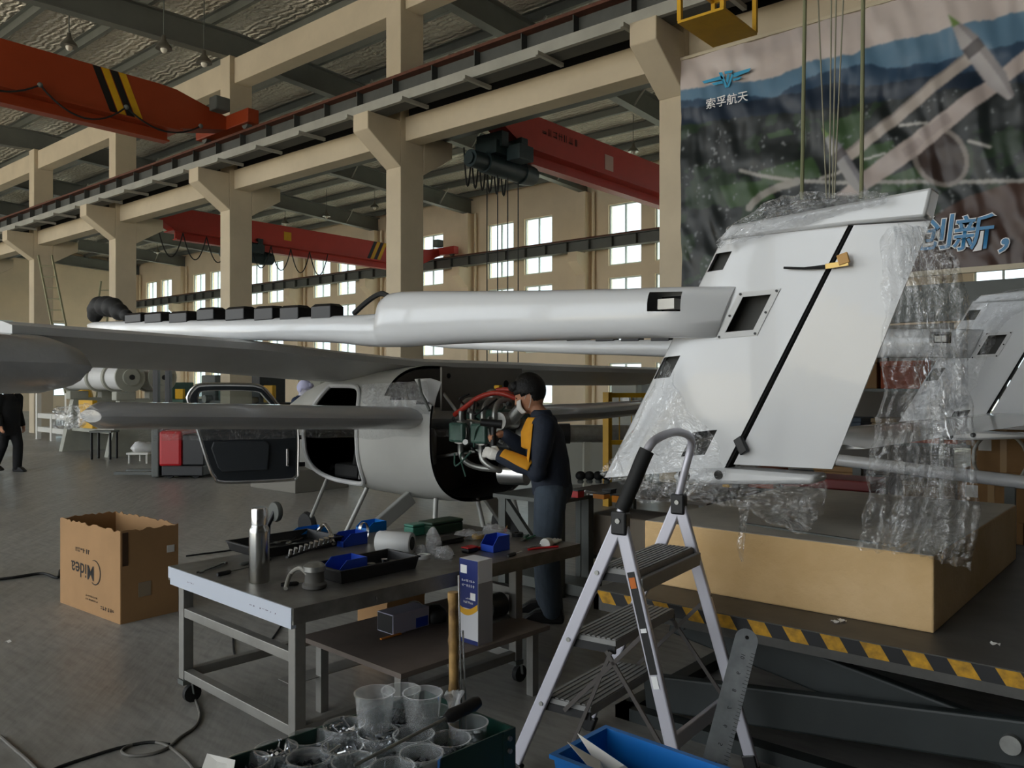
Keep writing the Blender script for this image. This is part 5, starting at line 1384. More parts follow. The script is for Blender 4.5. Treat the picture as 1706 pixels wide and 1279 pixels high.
for i, (px, py, m, lb) in enumerate(((796, 896, M_yellow, 'yellow roll of tape among the clear bags'), (862, 893, M_black, 'black roll of tape behind the right royal blue bin'), (706, 930, MATS['white_primer'], 'white roll of tape at the front edge of the bench'))):
    p = on_t(px, py); tag(MB().lathe(p, [(.022, 0), (.036, 0), (.036, .022), (.022, .022), (.022, 0)], 22).build('tape_roll', m, smooth=True), lb, 'tape roll')
loose('thin steel wrench near the right end of the bench', 880, 912, .15, .1, M_engal, M_engal, 'wrench')
loose('yellow handled screwdriver in front of the green tool case', 760, 900, .15, .3, M_yellow, M_chrome, 'screwdriver')
loose('black screwdriver beside the product box top', 846, 926, .14, .2, M_black, M_chrome, 'screwdriver')
loose('bright wrench behind the front black tray', 640, 908, .14, .5, M_chrome, M_chrome, 'wrench')
# hose clamp band
cb0 = on_t(606, 900)
m = MB(); R_ = .05
pts = [cb0 + tu * (R_ * math.cos(a_)) * .6 + Vector((0, 0, .055 + R_ * math.sin(a_) * 1.05)) for a_ in np.linspace(-1.2, 4.3, 26)]
for p, q in zip(pts[:-1], pts[1:]): m.bar(p, q, .025, .002, up=(p + q) / 2 - cb0 - Vector((0, 0, .055)))
cl = tag(m.build('hose_clamp', M_chrome), 'bright steel hose clamp standing behind the white roll', 'clamp')
# bright bent tube and dark polishing pad by the tray
tag(MB().tube(smooth_path([on_t(528, 893, TZ + .02), on_t(533, 880, TZ + .07), on_t(541, 874, TZ + .09), on_t(550, 885, TZ + .07), on_t(556, 905, TZ + .03)]), .012, 10).build('bent_tube', M_chrome, smooth=True), 'shiny bent metal tube arching over the back tray', 'tube')
pd = thing('polishing_pad', 'round dark polishing pad on a handle behind the flask', 'polishing pad', on_t(446, 905, TZ))
pc_ = on_t(446, 905, TZ) ; ctr = at_d(460, 852, (pc_ - O).dot(FWD))
MB().lathe(ctr, [(.005, -.02), (.055, -.018), (.06, 0), (.056, .012), (.02, .03)], 22, M=Matrix((tv, Vector((0, 0, 1)), tu)).transposed()).build('pad', M_dsteel, pd, smooth=True)
MB().tube([ctr - tu * .01, ctr.lerp(pc_, .4) - tu * .03, pc_ + Vector((0, 0, .005))], .014, 10).build('handle', M_black, pd, smooth=True)
# boxes, cases and bags at the back right
def case(name, label, px, py, Lu, Lv, h, m, lid=None, z=TZ):
    p = on_t(px, py, z); t_ = thing(name, label, name.split('_')[-1], p)
    c_ = p + tu * Lu / 2 + tv * Lv / 2
    MB().obox(c_ + Vector((0, 0, h * .38)), tu * Lu / 2, tv * Lv / 2, (0, 0, h * .38)).build('case_body', m, t_, bevel=.008)
    MB().obox(c_ + Vector((0, 0, h * .88)), tu * Lu / 2 * 1.02, tv * Lv / 2 * 1.02, (0, 0, h * .12)).build('case_lid', lid or m, t_, bevel=.008)
    return t_
case('tool_case', 'dark green tool case at the back of the bench', 720, 893, .26, .13, .08, mat('dark_green_plastic', '#1f3a2b', .5))
case('black_case', 'open black bit case in the middle of the bench', 732, 910, .2, .1, .03, M_black)
case('teal_tub', 'translucent teal tub left of the green tool case', 688, 894, .1, .09, .07, mat('teal_plastic', '#3f7f6c', .35))
case('driver_box', 'small black and red driver box at the bench front', 780, 922, .08, .06, .03, M_black, MATS['red_plastic'])
def bag(label, px, py, s, h, m=None, seed=0, z=TZ):
    p = on_t(px, py, z + h * .3); mm = MB().ball(p, s, s * .8, h, 20, 12)
    mm.v = [v + wobble(v * 1.0 + Vector((seed, 0, 0)), 26, s * .3) for v in mm.v]
    for v in mm.v: v.z = max(v.z, z + .001)
    return tag(mm.build('plastic_bag', m or M_bagfilm, smooth='all'), label, 'bag', 'clear bags of hardware on the bench')
M_bagfilm = film_mat('bag_film', body=.25, rough=.12, bump=.8, scale=30)
bag('clear bag with bright nuts at the bench front', 740, 925, .055, .05, None, 1)
bag('large upright clear bag beside the white roll', 722, 912, .05, .11, None, 2)
bag('clear crumpled bag in front of the green tool case', 780, 893, .09, .04, None, 3)
bag('clear crumpled bag behind the right royal blue bin', 826, 890, .09, .06, None, 4)
bag('pinkish bag of rivets by the white roll', 702, 918, .035, .04, film_mat('pink_bag', body=.6, rough=.3, bump=.8, scale=40, tint=(.9, .8, .85)), 5)
for i, (px, py) in enumerate(((744, 930), (752, 932), (756, 926), (738, 931), (748, 926))):
    p = on_t(px, py); tag(MB().lathe(p, [(.004, 0), (.009, .001), (.009, .008), (.004, .009)], 6).build('steel_nut', M_chrome), ['bright steel nut nearest the flask side before the bags', 'bright steel nut on the very front edge of the bench', 'bright steel nut nearest the product box', 'leftmost bright steel nut before the clear bags', 'bright steel nut touching the clear bag of nuts'][i], 'nut', 'loose nuts on the bench')
# white work gloves
def glove(label, px, py, ang, z=TZ):
    p = on_t(px, py, z + .012); dv = tu * math.cos(ang) + tv * math.sin(ang); nd = Vector((-dv.y, dv.x, 0)); m = MB()
    m.ball(p, .045, .04, .014); m.tube([p - dv * .03, p - dv * .09], [.03, .034], 10)
    for k in range(4): m.tube([p + dv * .03 + nd * (-.027 + .018 * k), p + dv * (.075 + .01 * (k in (1, 2))) + nd * (-.032 + .021 * k)], [.0095, .008], 8)
    m.tube([p + nd * .03, p + nd * .06 + dv * .03], [.010, .008], 8)
    o = m.build('work_glove', mat('white_cotton', '#dcd9d2', .9), smooth='all')
    md = o.modifiers.new('remesh', 'REMESH'); md.mode = 'VOXEL'; md.voxel_size = .004; md.use_smooth_shade = True
    return tag(o, label, 'glove')
glove('white work glove lying at the right end of the bench', 918, 902, .3)
MB_ = tag(MB().tube(smooth_path([on_t(880, 915, TZ + .006), on_t(905, 912, TZ + .006), on_t(930, 910, TZ + .006)]), .006, 8).build('red_cable', MATS['red_plastic'], smooth=True), 'short red cable end near the white glove', 'cable')
# goods below the bench
def carton(label, name, P, du, dv, Lu, Lv, h, m):
    t_ = thing(name, label, 'box', P)
    MB().obox(P + du * Lu / 2 + dv * Lv / 2 + Vector((0, 0, h / 2)), du * Lu / 2, dv * Lv / 2, (0, 0, h / 2)).build('carton', m, t_, bevel=.002)
    return t_
gp = at_z(655, 1058, SZ)
gb = carton('small white and blue glove box on the shelf under the bench', 'glove_box', gp, tu, tv, .24, .13, .10, mat('pale_lilac_card', '#b9b9cf', .5))
MB().obox(gp + tu * .19 - tv * .001 + Vector((0, 0, .03)), tu * .04, tv * .001, (0, 0, .025)).build('blue_corner', M_bin2, gb)
MB().obox(gp - tu * .001 + tv * .065 + Vector((0, 0, .05)), tu * .001, tv * .06, (0, 0, .045)).build('dark_end', M_stk, gb)
bp_ = at_z(797, 1047, SZ + .02)
M_navy = mat('navy_card', '#26326f', .45); M_cardw = mat('white_card', '#d9d9dd', .5); M_cardy = mat('card_yellow', '#e0a92c', .5)
s_ = min((i * .01 for i in range(190)), key=lambda q: abs((tp(q, -.15, SZ) - O).dot(RGT) / (tp(q, -.15, SZ) - O).dot(FWD) * F_PX + 853 - 797))
P = tp(s_, -.15, SZ)
pk = thing('product_box', 'tall navy and white product box standing at the bench front', 'box', P)
fu_ = -tv; bw, bd, bh = .13, .10, .41
MB().obox(P + tv * bw / 2 + tu * bd / 2 + Vector((0, 0, bh / 2)), tv * bw / 2, tu * bd / 2, (0, 0, bh / 2)).build('carton', M_cardw, pk, bevel=.002)
def face(s0, s1, z0, z1, m, nm, dy=.001): return MB().obox(P - tu * dy + tv * (s0 + s1) / 2 + Vector((0, 0, (z0 + z1) / 2)), tv * (s1 - s0) / 2, tu * .0008, (0, 0, (z1 - z0) / 2)).build(nm, m, pk)
face(.001, bw - .001, .17, bh - .001, M_navy, 'navy_panel')
arc = [P - tu * .0022 + tv * (.001 + (bw - .002) * q / 10) + Vector((0, 0, .17 - .035 * math.sin(PI * (q / 10) * .8) - .0)) for q in range(11)]
MB()._add(arc + [p + Vector((0, 0, .03)) for p in arc], [(q, q + 1, 12 + q, 11 + q) for q in range(10)]).build('yellow_band', M_cardy, pk, solid=.0008)
face(.075, .12, bh - .07, bh - .03, M_white, 'white_patch', .0025)
face(.015, .05, .215, .25, M_white, 'white_patch', .0025)
face(.0, bw, .0, .02, M_navy, 'navy_foot', .0022)
text_part('Half Mask', 'box_lettering', M_white, pk, P - tu * .003 + tv * bw / 2 + Vector((0, 0, .195)), -tv, (0, 0, 1), .017)
for z, n, sz_ in ((.30, 7, .012), (.275, 6, .014), (.215, 4, .008)): marks('box_print', M_white, pk, P - tu * .003 + tv * bw * .5 + Vector((0, 0, z)), -tv, (0, 0, 1), n, sz_, n)
MB().obox(P - tv * .001 + tu * bd / 2 + Vector((0, 0, .15)), tu * bd / 2, tv * .001, (0, 0, .15)).build('grey_side', mat('grey_card', '#8d8a8c', .6), pk)
mp_ = tp(1.25, .12, SZ)
mt = thing('electric_motor', 'dark electric motor on the shelf behind the product box', 'motor', Vector((mp_.x, mp_.y, SZ)))
MB().tube([mp_ + Vector((0, 0, .07)) - tu * .0, mp_ + Vector((0, 0, .07)) + tu * .12], .065, 18).build('motor_body', M_engd, mt, smooth=True)
MB().obox(mp_ + tu * .06 + Vector((0, 0, .006)), tu * .07, tv * .06, (0, 0, .006)).build('motor_foot', M_dsteel, mt)
for i, (px, py, m, lb) in enumerate(((690, 1000, M_engal, 'metal housing on the back of the lower shelf'), (725, 1005, M_engd, 'dark pulley on the back of the lower shelf'))):
    p = at_z(px, py + 30, SZ); tag(MB().lathe(p, [(.02, 0), (.06, .005), (.065, .04), (.05, .07), (.025, .09)], 18).build('machine_part', m, smooth=True), lb, 'machine part')
kp = at_z(650, 1060, SZ + .004)
kn = thing('utility_knife', 'orange utility knife on the edge of the lower shelf', 'knife', kp)
MB().bar(kp - tu * .06, kp + tu * .07, .016, .008).build('handle', mat('orange_plastic', '#d9851f', .45), kn, bevel=.003)
MB().bar(kp + tu * .07, kp + tu * .1, .01, .001).build('blade', M_chrome, kn)
# brown carton scrap under the right end
cp = at_z(846, 1035, 0)
cz = tp(1.2, .86, 0)
M_card = mat('brown_cardboard', '#a67f54', .8, var=.08, vscale=3)
cs_ = thing('open_carton', 'brown carton with open flaps under the right end of the bench', 'box', cz)
MB().obox(cz + Vector((0, 0, .2)), tu * .14, tv * .14, (0, 0, .2)).build('carton', M_card, cs_)
MB().obox(cz - tv * .14 + Vector((0, 0, .43)), tu * .14, tv * .003, (0, 0, .05)).obox(cz + tu * .17 + Vector((0, 0, .415)), tu * .04, tv * .13, (0, 0, .003)).build('flap', M_card, cs_)

# ------------------------------------------------------------------ big cardboard box on the floor
q0, qL, qR = at_z(201, 1040, 0), at_z(101, 1003, 0), at_z(306, 1021, 0)
bu = (qL - q0); BL = bu.length; bu.normalize(); bv = Vector((bu.y, -bu.x, 0))
if bv.dot(qR - q0) < 0: bv = -bv
BW = (qR - q0).dot(bv); BH = .63
M_card2 = mat('tan_cardboard', '#a9835a', .85, var=.08, vscale=2.5); M_card_in = mat('inner_cardboard', '#8a6a48', .85, var=.1, vscale=3)
box = thing('cardboard_box', 'large open brown cardboard box with torn rim on the floor', 'box', q0)
def torn(a, b_, n, m, nrm, nm):
    V = []; rr = random.Random(int(abs(a.x * 100)))
    for i in range(n + 1):
        p = a.lerp(b_, i / n); V.append(p)
        V.append(p + Vector((0, 0, BH + rr.uniform(-.012, .008) * (0 < i < n))))
    mm = MB()._add(V, [(2 * i, 2 * i + 2, 2 * i + 3, 2 * i + 1) for i in range(n)])
    return mm.build(nm, m, box, solid=.006)
r0, r1_, r2_, r3 = q0, q0 + bu * BL, q0 + bu * BL + bv * BW, q0 + bv * BW
torn(r0, r1_, 30, M_card2, -bv, 'side_panel'); torn(r1_, r2_, 16, M_card2, bu, 'side_panel'); torn(r2_, r3, 30, M_card2, bv, 'side_panel'); torn(r3, r0, 16, M_card2, -bu, 'side_panel')
MB().prism([r0, r1_, r2_, r3], (0, 0, .008)).build('bottom_panel', M_card_in, box)
fo = -bv * .005
M_ink = mat('black_ink', '#1a1512', .7)
tcx = q0 + bu * (BL * .60) + fo
text_part('Midea', 'printed_lettering', M_ink, box, tcx + Vector((0, 0, .34)), bu, (0, 0, -1), .15, bold=.006)
lc_ = q0 + bu * (BL * .40) + fo + Vector((0, 0, .30)); m = MB()
for q in range(20):
    a0, a1 = 1.2 + q * .2, 1.2 + (q + 1) * .2
    wv = .003 + .008 * math.sin(PI * q / 20)
    m.bar(lc_ + bu * .085 * math.cos(a0) + Vector((0, 0, .085 * math.sin(a0))), lc_ + bu * .085 * math.cos(a1) + Vector((0, 0, .085 * math.sin(a1))), .0012, wv)
m.build('printed_ring', M_ink, box)
marks('printed_lettering', M_ink, box, tcx + Vector((0, 0, .45)), bu, (0, 0, -1), 6, .035, 2)
for k, zz in enumerate((.13, .105)): marks('printed_lettering', M_ink, box, q0 + bu * (BL * .45) + fo + Vector((0, 0, zz)), bu, (0, 0, -1), 12, .014, 5 + k)
marks('printed_symbol', M_ink, box, q0 + bu * (BL * .2) + fo + Vector((0, 0, .055)), bu, (0, 0, 1), 6, .03, 9)
fo2 = -bu * .005
MB().obox(q0 + bv * BW * .40 + fo2 + Vector((0, 0, .21)), bv * .045, bu * .001, (0, 0, .05)).build('paper_label', mat('buff_label', '#9a8a74', .7), box)
MB().obox(q0 + bv * BW * .86 + fo2 + Vector((0, 0, .46)), bv * .028, bu * .001, (0, 0, .025)).build('paper_label', M_paper, box)
MB().obox(q0 + bv * .03 + fo2 * .8 + Vector((0, 0, BH * .8)), bv * .02, bu * .001, (0, 0, BH * .18)).build('packing_tape', mat('brown_tape', '#4a3626', .4), box)

# ------------------------------------------------------------------ cables and scraps on the floor
def floor_cable(label, pts, r, m):
    tag(MB().tube([Vector((p.x, p.y, max(p.z, r))) for p in smooth_path([at_z(px, py, r) for px, py in pts], 8)], r, 8).build('floor_cable', m, smooth=True), label, 'cable')
M_cabg = mat('grey_cable', '#6b6862', .6)
floor_cable('grey cable looping on the floor below the bench leg', [(324, 1145), (326, 1165), (333, 1190), (325, 1210), (300, 1228), (280, 1245), (250, 1256), (215, 1258), (203, 1250), (222, 1240), (258, 1236), (285, 1246), (318, 1275), (330, 1300)], .007, M_cabg)
floor_cable('dark cable running along the floor to the left of the loop', [(282, 1240), (250, 1236), (200, 1245), (150, 1260), (95, 1279), (60, 1300)], .007, M_rubber)
floor_cable('grey cable at the lower left corner of the floor', [(0, 1226), (25, 1248), (45, 1265), (70, 1290)], .008, M_cabg)
floor_cable('black cable lying on the floor left of the cardboard box', [(-30, 968), (20, 962), (70, 955), (95, 962), (100, 950)], .012, M_rubber)
floor_cable('thin dark cord between the box and the bench', [(310, 926), (340, 922), (372, 918), (400, 914)], .008, M_rubber)
floor_cable('dark cord hanging in a curve under the bench', [(388, 1060), (391, 1090), (405, 1097), (440, 1080), (470, 1040)], .006, M_rubber)
for i, (px, py) in enumerate(((14, 1069), (60, 1160))):
    p = at_z(px, py, .002)
    if i == 0: tag(MB().grid(lambda u, v: p + Vector(((u - .5) * .05, (v - .5) * .02, .006 * math.sin(u * 3) + .004 * v)), 6, 3).build('paper_scrap', M_paper, solid=.001), 'small white scrap on the bare floor at far left', 'scrap')
# ------------------------------------------------------------------ people
M_skin = mat('skin', '#b98466', .55, var=.05); M_hair = mat('black_hair', '#0e0d0e', .6, bump=.4, bscale=60)
def remesh(o, vs, sm=2):
    md = o.modifiers.new('remesh', 'REMESH'); md.mode = 'VOXEL'; md.voxel_size = vs; md.use_smooth_shade = True
    md = o.modifiers.new('smooth', 'SMOOTH'); md.factor = .5; md.iterations = sm
    return o
def person(label, P, f, J, mats, hand_pose=None, bulk=1.0, vs=.010):
    """J: joints in (forward, left, up) metres; one continuous body plus clothes"""
    f = Vector(f).normalized(); l = Vector((-f.y, f.x, 0)); U = Vector((0, 0, 1)); P = Vector(P)
    def w(v): return P + f * v[0] + l * v[1] + U * v[2]
    def wd(v): return f * v[0] + l * v[1] + U * v[2]
    t = thing('person', label, 'person', P)
    R = Matrix((f, l, U)).transposed()
    def limb(m, pts, rs, n=14):
        m.tube([w(p) for p in pts], rs, n)
        for p, r in zip(pts, rs): m.ball(w(p), r * 1.0, n=n, m=8)
    # ---- body
    m = MB()
    hc = J['head']; ht = J.get('tilt', .25)
    T = R @ Matrix.Rotation(ht, 3, 'Y')
    hv = lambda v: w(hc) + T @ Vector(v)
    m.ball(w(hc), .102, .08, .122, 20, 14, T); m.ball(hv((.02, 0, -.06)), .075, .062, .07, 16, 10, T); m.ball(hv((.055, 0, -.095)), .04, .038, .028, 12, 8, T)
    m.tube([hv((.088, 0, .02)), hv((.112, 0, -.03)), hv((.095, 0, -.04))], [.009, .016, .012], 8)
    for s in (-1, 1): m.ball(hv((-.01, s * .078, -.012)), .022, .009, .034, 10, 8, T); m.ball(hv((.078, s * .034, .022)), .018, .022, .012, 8, 6, T)
    limb(m, [J['neck'], tuple(hc[i] * .75 + J['neck'][i] * .25 + (-.02 if i == 0 else 0) - (.05 if i == 2 else 0) for i in range(3))], [.06, .056])
    limb(m, [J['pelvis'], J['chest'], J['neck']], [.13, .13, .07])
    for sd in ('L', 'R'):
        s = 1 if sd == 'L' else -1
        limb(m, [J['sh' + sd], J['el' + sd], J['wr' + sd]], [.055, .042, .028])
        limb(m, [J['hip' + sd], J['kn' + sd], J['an' + sd]], [.085, .055, .04])
        limb(m, [J['an' + sd], (J['an' + sd][0] + .05, J['an' + sd][1], J['an' + sd][2] - .045)], [.034, .026])
        # hand: palm, four fingers of different lengths, thumb from the palm's side
        wr = Vector(J['wr' + sd]); hd = Vector(J['hd' + sd]).normalized(); up = Vector(J.get('up' + sd, (0, 0, 1)))
        sd_ = hd.cross(up).normalized(); up = sd_.cross(hd)
        pc = wr + hd * .055
        m.ball(w(pc), .045, .04, .018, 12, 8, R @ Matrix((hd, sd_, up)).transposed())
        m.tube([w(wr), w(pc)], [.027, .03], 10)
        for k, ln in enumerate((.062, .072, .068, .052)):
            b0 = wr + hd * .088 + sd_ * (.03 - .02 * k)
            c1 = J.get('curl' + sd, .9)
            d1 = (hd * math.cos(c1 * .5) - up * math.sin(c1 * .5)); d2 = (hd * math.cos(c1 * 1.6) - up * math.sin(c1 * 1.6))
            m.tube([w(b0), w(b0 + d1 * ln * .55), w(b0 + d1 * ln * .55 + d2 * ln * .5)], [.0095, .009, .0075], 8)
            m.ball(w(b0 + d1 * ln * .55 + d2 * ln * .5), .0075, n=8, m=6)
        b0 = wr + hd * .03 + sd_ * .03
        m.tube([w(b0), w(b0 + sd_ * .022 + hd * .025 - up * .008), w(b0 + sd_ * .022 + hd * .055 - up * .024)], [.013, .011, .009], 8)
    remesh(m.build('body', mats['skin'], t, smooth='all'), min(vs, .0065), 2)
    # ---- hair
    m = MB(); m.ball(hv((-.015, 0, .028)), .112, .093, .12, 20, 14, T)
    m.v = [v for v in m.v]
    if J.get('fringe', True): m.tube([hv((.05, -.05, .085)), hv((.085, 0, .09)), hv((.05, .05, .085))], [.03, .034, .03], 10)
    fs = []
    for fc_ in m.f:
        c = sum((m.v[i] for i in fc_), Vector()) / len(fc_); lc = T.transposed() @ (c - w(hc))
        if lc.z > -.01 + .4 * max(0, lc.x) or (lc.x < -.02 and lc.z > -.085 + .3 * (lc.x + .1)): fs.append(fc_)
    m.f = fs; keep = m
    o = keep.build('hair', mats.get('hair', M_hair), t, smooth='all', solid=.008)
    # ---- eyes
    for s in (-1, 1): MB().ball(hv((.085, s * .032, .008)), .011, .012, .008, 10, 6, T).build('eye', M_black, t, smooth='all')
    if 'mask' in mats:
        mm = MB().grid(lambda u, v: hv((.055 + .066 * math.cos((u - .5) * 2.5) * (1 - .25 * abs(v - .5)) + .012 * math.sin(PI * v) - .012, .078 * math.sin((u - .5) * 2.6), -.012 - .098 * v)), 16, 12)
        mm.build('face_mask', mats['mask'], t, smooth='all', solid=.003)
        for s in (-1, 1): MB().tube([hv((.035, s * .076, -.02)), hv((-.0, s * .088, .015)), hv((-.022, s * .088, -.005))], .0022, 6).tube([hv((.035, s * .074, -.09)), hv((-.0, s * .086, -.05)), hv((-.022, s * .088, -.01))], .0022, 6).build('mask_strap', mats['mask'], t)
    # ---- jacket
    m = MB(); b = bulk
    el = lambda c, a, bb, cc: m.ball(w(c), a, bb, cc, 20, 12, R)
    pv, ch, nk = J['pelvis'], J['chest'], J['neck']
    hem = J.get('hem', .0)
    mid = tuple((pv[i] + ch[i]) / 2 for i in range(3))
    def ring(c, a, bb, k=26): return [w((c[0] + a * math.cos(q), c[1] + bb * math.sin(q), c[2])) for q in [2 * PI * j / k for j in range(k)]]
    m.loft([ring((pv[0], pv[1], pv[2] + hem), .135 * b, .185 * b), ring((pv[0], pv[1], pv[2] + hem + .05), .14 * b, .19 * b), ring((mid[0], mid[1], mid[2] + .03), .145 * b, .195 * b), ring(ch, .145 * b, .205 * b), ring((ch[0] + .0, ch[1], ch[2] + .08), .13 * b, .195 * b), ring((nk[0] - .01, nk[1], nk[2] - .01), .085, .11), ring((nk[0], nk[1], nk[2] + .05), .07, .075)])
    for sd in ('L', 'R'):
        e, s_, wv = J['el' + sd], J['sh' + sd], J['wr' + sd]
        cuff = tuple(wv[i] * .96 + e[i] * .04 for i in range(3))
        limb(m, [s_, tuple((s_[i] + e[i]) / 2 for i in range(3)), e, tuple((cuff[i] + e[i]) / 2 for i in range(3)), cuff], [.088 * b, .077 * b, .068 * b, .06 * b, .047 * b])
    jk = remesh(m.build('jacket', mats['jacket'], t, smooth='all'), vs, 3)
    # ---- trousers
    m = MB()
    for sd in ('L', 'R'):
        h, k, a = J['hip' + sd], J['kn' + sd], J['an' + sd]
        limb(m, [h, tuple((h[i] + k[i]) / 2 for i in range(3)), k, tuple((k[i] + a[i]) / 2 for i in range(3)), (a[0], a[1], a[2] + .005)], [.115, .105, .088, .085, .078])
    m.ball(w((pv[0] - .01, pv[1], pv[2] - .02)), .135, .18, .14, 18, 12, R)
    remesh(m.build('trousers', mats['trousers'], t, smooth='all'), vs, 3)
    # ---- shoes
    for sd in ('L', 'R'):
        a = J['an' + sd]; m = MB(); z0 = max(0, a[2] - .09)
        m.loft([[w((a[0] - .08, a[1] + s * .036, z0)) for s in (-1, 1)] + [w((a[0] + .2, a[1] + s * .036, z0)) for s in (1, -1)], [w((a[0] - .085, a[1] + s * .042, z0 + .03)) for s in (-1, 1)] + [w((a[0] + .2, a[1] + s * .044, z0 + .03)) for s in (1, -1)], [w((a[0] - .07, a[1] + s * .042, z0 + .12)) for s in (-1, 1)] + [w((a[0] + .11, a[1] + s * .040, z0 + .09)) for s in (1, -1)]])
        m.build('shoe', mats['shoe'], t, bevel=.015, smooth=True)
    return t, w, R, T, hv
navy = mat('navy_workwear', '#232a38', .8, var=.12, vscale=9, bump=.5, bscale=14)
JW = dict(head=(.13, 0, 1.56), tilt=.42, neck=(.05, 0, 1.40), chest=(.02, 0, 1.22), pelvis=(-.03, 0, .92), hem=-.06,
          shL=(.01, .18, 1.34), elL=(.05, .25, 1.04), wrL=(.31, .19, 1.14), hdL=(.9, -.2, .25), upL=(.1, .8, .5), curlL=.9,
          shR=(.03, -.18, 1.34), elR=(.15, -.22, 1.12), wrR=(.31, -.08, 1.27), hdR=(.85, .35, .05), upR=(0, 0, 1), curlR=1.2,
          hipL=(-.03, .10, .88), knL=(.0, .11, .49), anL=(-.04, .12, .09), hipR=(-.02, -.10, .88), knR=(.03, -.11, .49), anR=(.02, -.12, .09))
WP = pl(.25, 5.74, 0)
fwk = -RGT * 1.0 + FWD * .14
wk, w_, R_w, T_w, hvw = person('man in navy and yellow workwear and white mask working on the engine', WP, fwk, JW, dict(skin=M_skin, jacket=navy, trousers=mat('dark_slate_trousers', '#3b4550', .85, var=.1, vscale=8, bump=.5, bscale=12), shoe=M_black, mask=mat('white_mask', '#d8d6d0', .8)))
# yellow panels of the jacket: breast, shoulder and sleeve
M_ochre = mat('ochre_fabric', '#d8951f', .8, var=.06, vscale=9)
def shell_panel(pts, rad, a0, a1, nm):
    """strip wrapped round a limb axis between two angles (0 = forward, 90 = left)"""
    P_ = smooth_path([Vector(p) for p in pts], 5); m = MB(); n = 8; V = []
    for i, p in enumerate(P_):
        t_ = (P_[min(i + 1, len(P_) - 1)] - P_[max(i - 1, 0)]).normalized(); u = Vector((1, 0, 0)) - t_ * t_.x; u.normalize(); v = Vector((0, 1, 0)) - t_ * t_.y - u * u.y; v.normalize()
        f_ = i / (len(P_) - 1) * (len(rad) - 1); k = min(int(f_), len(rad) - 2); r = rad[k] + (rad[k + 1] - rad[k]) * (f_ - k)
        for j in range(n + 1):
            a = math.radians(a0 + (a1 - a0) * j / n); V.append(w_(p + (u * math.cos(a) + v * math.sin(a)) * r))
    m._add(V, [(i * (n + 1) + j, i * (n + 1) + j + 1, (i + 1) * (n + 1) + j + 1, (i + 1) * (n + 1) + j) for i in range(len(P_) - 1) for j in range(n)])
    return m.build(nm, M_ochre, wk, smooth='all', solid=.004)
shell_panel([(.02, .06, 1.40), (.02, .06, 1.30), (.02, .05, 1.2)], [.11, .158, .158], -5, 80, 'breast_panel')
shell_panel([JW['shL'], (.03, .215, 1.19), JW['elL']], [.096, .084, .075], -60, 45, 'sleeve_stripe')
shell_panel([(.09, .24, 1.055), (.2, .215, 1.10), (.29, .19, 1.135)], [.07, .064, .054], 60, 150, 'cuff_stripe')
# white glove over the left hand
g = MB(); wr = Vector(JW['wrL']); hd = Vector(JW['hdL']).normalized(); up = Vector(JW['upL']); sdv_ = hd.cross(up).normalized(); up = sdv_.cross(hd)
pcg = wr + hd * .055
g.ball(w_(pcg), .052, .046, .026, 14, 10, R_w @ Matrix((hd, sdv_, up)).transposed()); g.tube([w_(wr - hd * .03), w_(pcg)], [.036, .038], 12)
for k, ln in enumerate((.062, .072, .068, .052)):
    b0 = wr + hd * .088 + sdv_ * (.03 - .02 * k); d1 = (hd * math.cos(.45) - up * math.sin(.45)); d2 = (hd * math.cos(1.44) - up * math.sin(1.44))
    g.tube([w_(b0), w_(b0 + d1 * ln * .55), w_(b0 + d1 * ln * .55 + d2 * ln * .55)], [.013, .0125, .011], 8)
    g.ball(w_(b0 + d1 * ln * .55 + d2 * ln * .55), .011, n=8, m=6)
b0 = wr + hd * .03 + sdv_ * .03; g.tube([w_(b0), w_(b0 + sdv_ * .022 + hd * .025 - up * .008), w_(b0 + sdv_ * .022 + hd * .058 - up * .026)], [.016, .015, .012], 8)
remesh(g.build('white_glove', mat('white_cotton', '#dcd9d2', .9), wk, smooth='all'), .005, 1)
# cordless driver in his right hand
hr = Vector(JW['wrR']) + Vector(JW['hdR']).normalized() * .085
dr = thing('power_driver', 'black power driver in the right hand of the man at the engine', 'power tool', w_(hr))
MB().tube([w_(hr + Vector((.0, .02, .05))), w_(hr + Vector((.0, .02, -.12)))], [.02, .022], 10).build('grip', M_black, dr, smooth=True)
MB().tube([w_(hr + Vector((-.06, .02, .07))), w_(hr + Vector((.09, .03, .085)))], [.032, .026], 12).build('motor_housing', M_black, dr, smooth=True)
MB().cyl(w_(hr + Vector((.09, .03, .085))), w_(hr + Vector((.19, .04, .10))), .009, n=8).build('socket_bit', M_chrome, dr, smooth=True)
MB().obox(w_(hr + Vector((.01, .02, -.145))), R_w @ Vector((.05, 0, 0)), R_w @ Vector((0, .035, 0)), R_w @ Vector((0, 0, .025))).build('battery', M_black, dr, bevel=.008)
# passer-by at the far left, dark clothes
JP = dict(head=(.03, 0, 1.58), tilt=.1, neck=(.01, 0, 1.42), chest=(0, 0, 1.24), pelvis=(0, 0, .93), hem=-.25, fringe=False,
          shL=(0, .19, 1.37), elL=(-.06, .25, 1.1), wrL=(.03, .27, .86), hdL=(.3, 0, -1), upL=(0, 1, 0), curlL=.5, shR=(0, -.19, 1.37), elR=(.02, -.26, 1.1), wrR=(.12, -.26, .88), hdR=(.4, 0, -1), upR=(0, -1, 0), curlR=.5,
          hipL=(0, .09, .9), knL=(.12, .1, .5), anL=(.1, .1, .09), hipR=(0, -.09, .9), knR=(-.02, -.1, .5), anR=(-.22, -.1, .12))
blk = mat('black_clothes', '#101012', .85, bump=.4, bscale=12)
person('person in long dark coat walking at the left edge', at_z(14, 786, 0), RGT * .55 - FWD * .2, JP, dict(skin=M_skin, jacket=blk, trousers=blk, shoe=M_black), bulk=1.08, vs=.016)
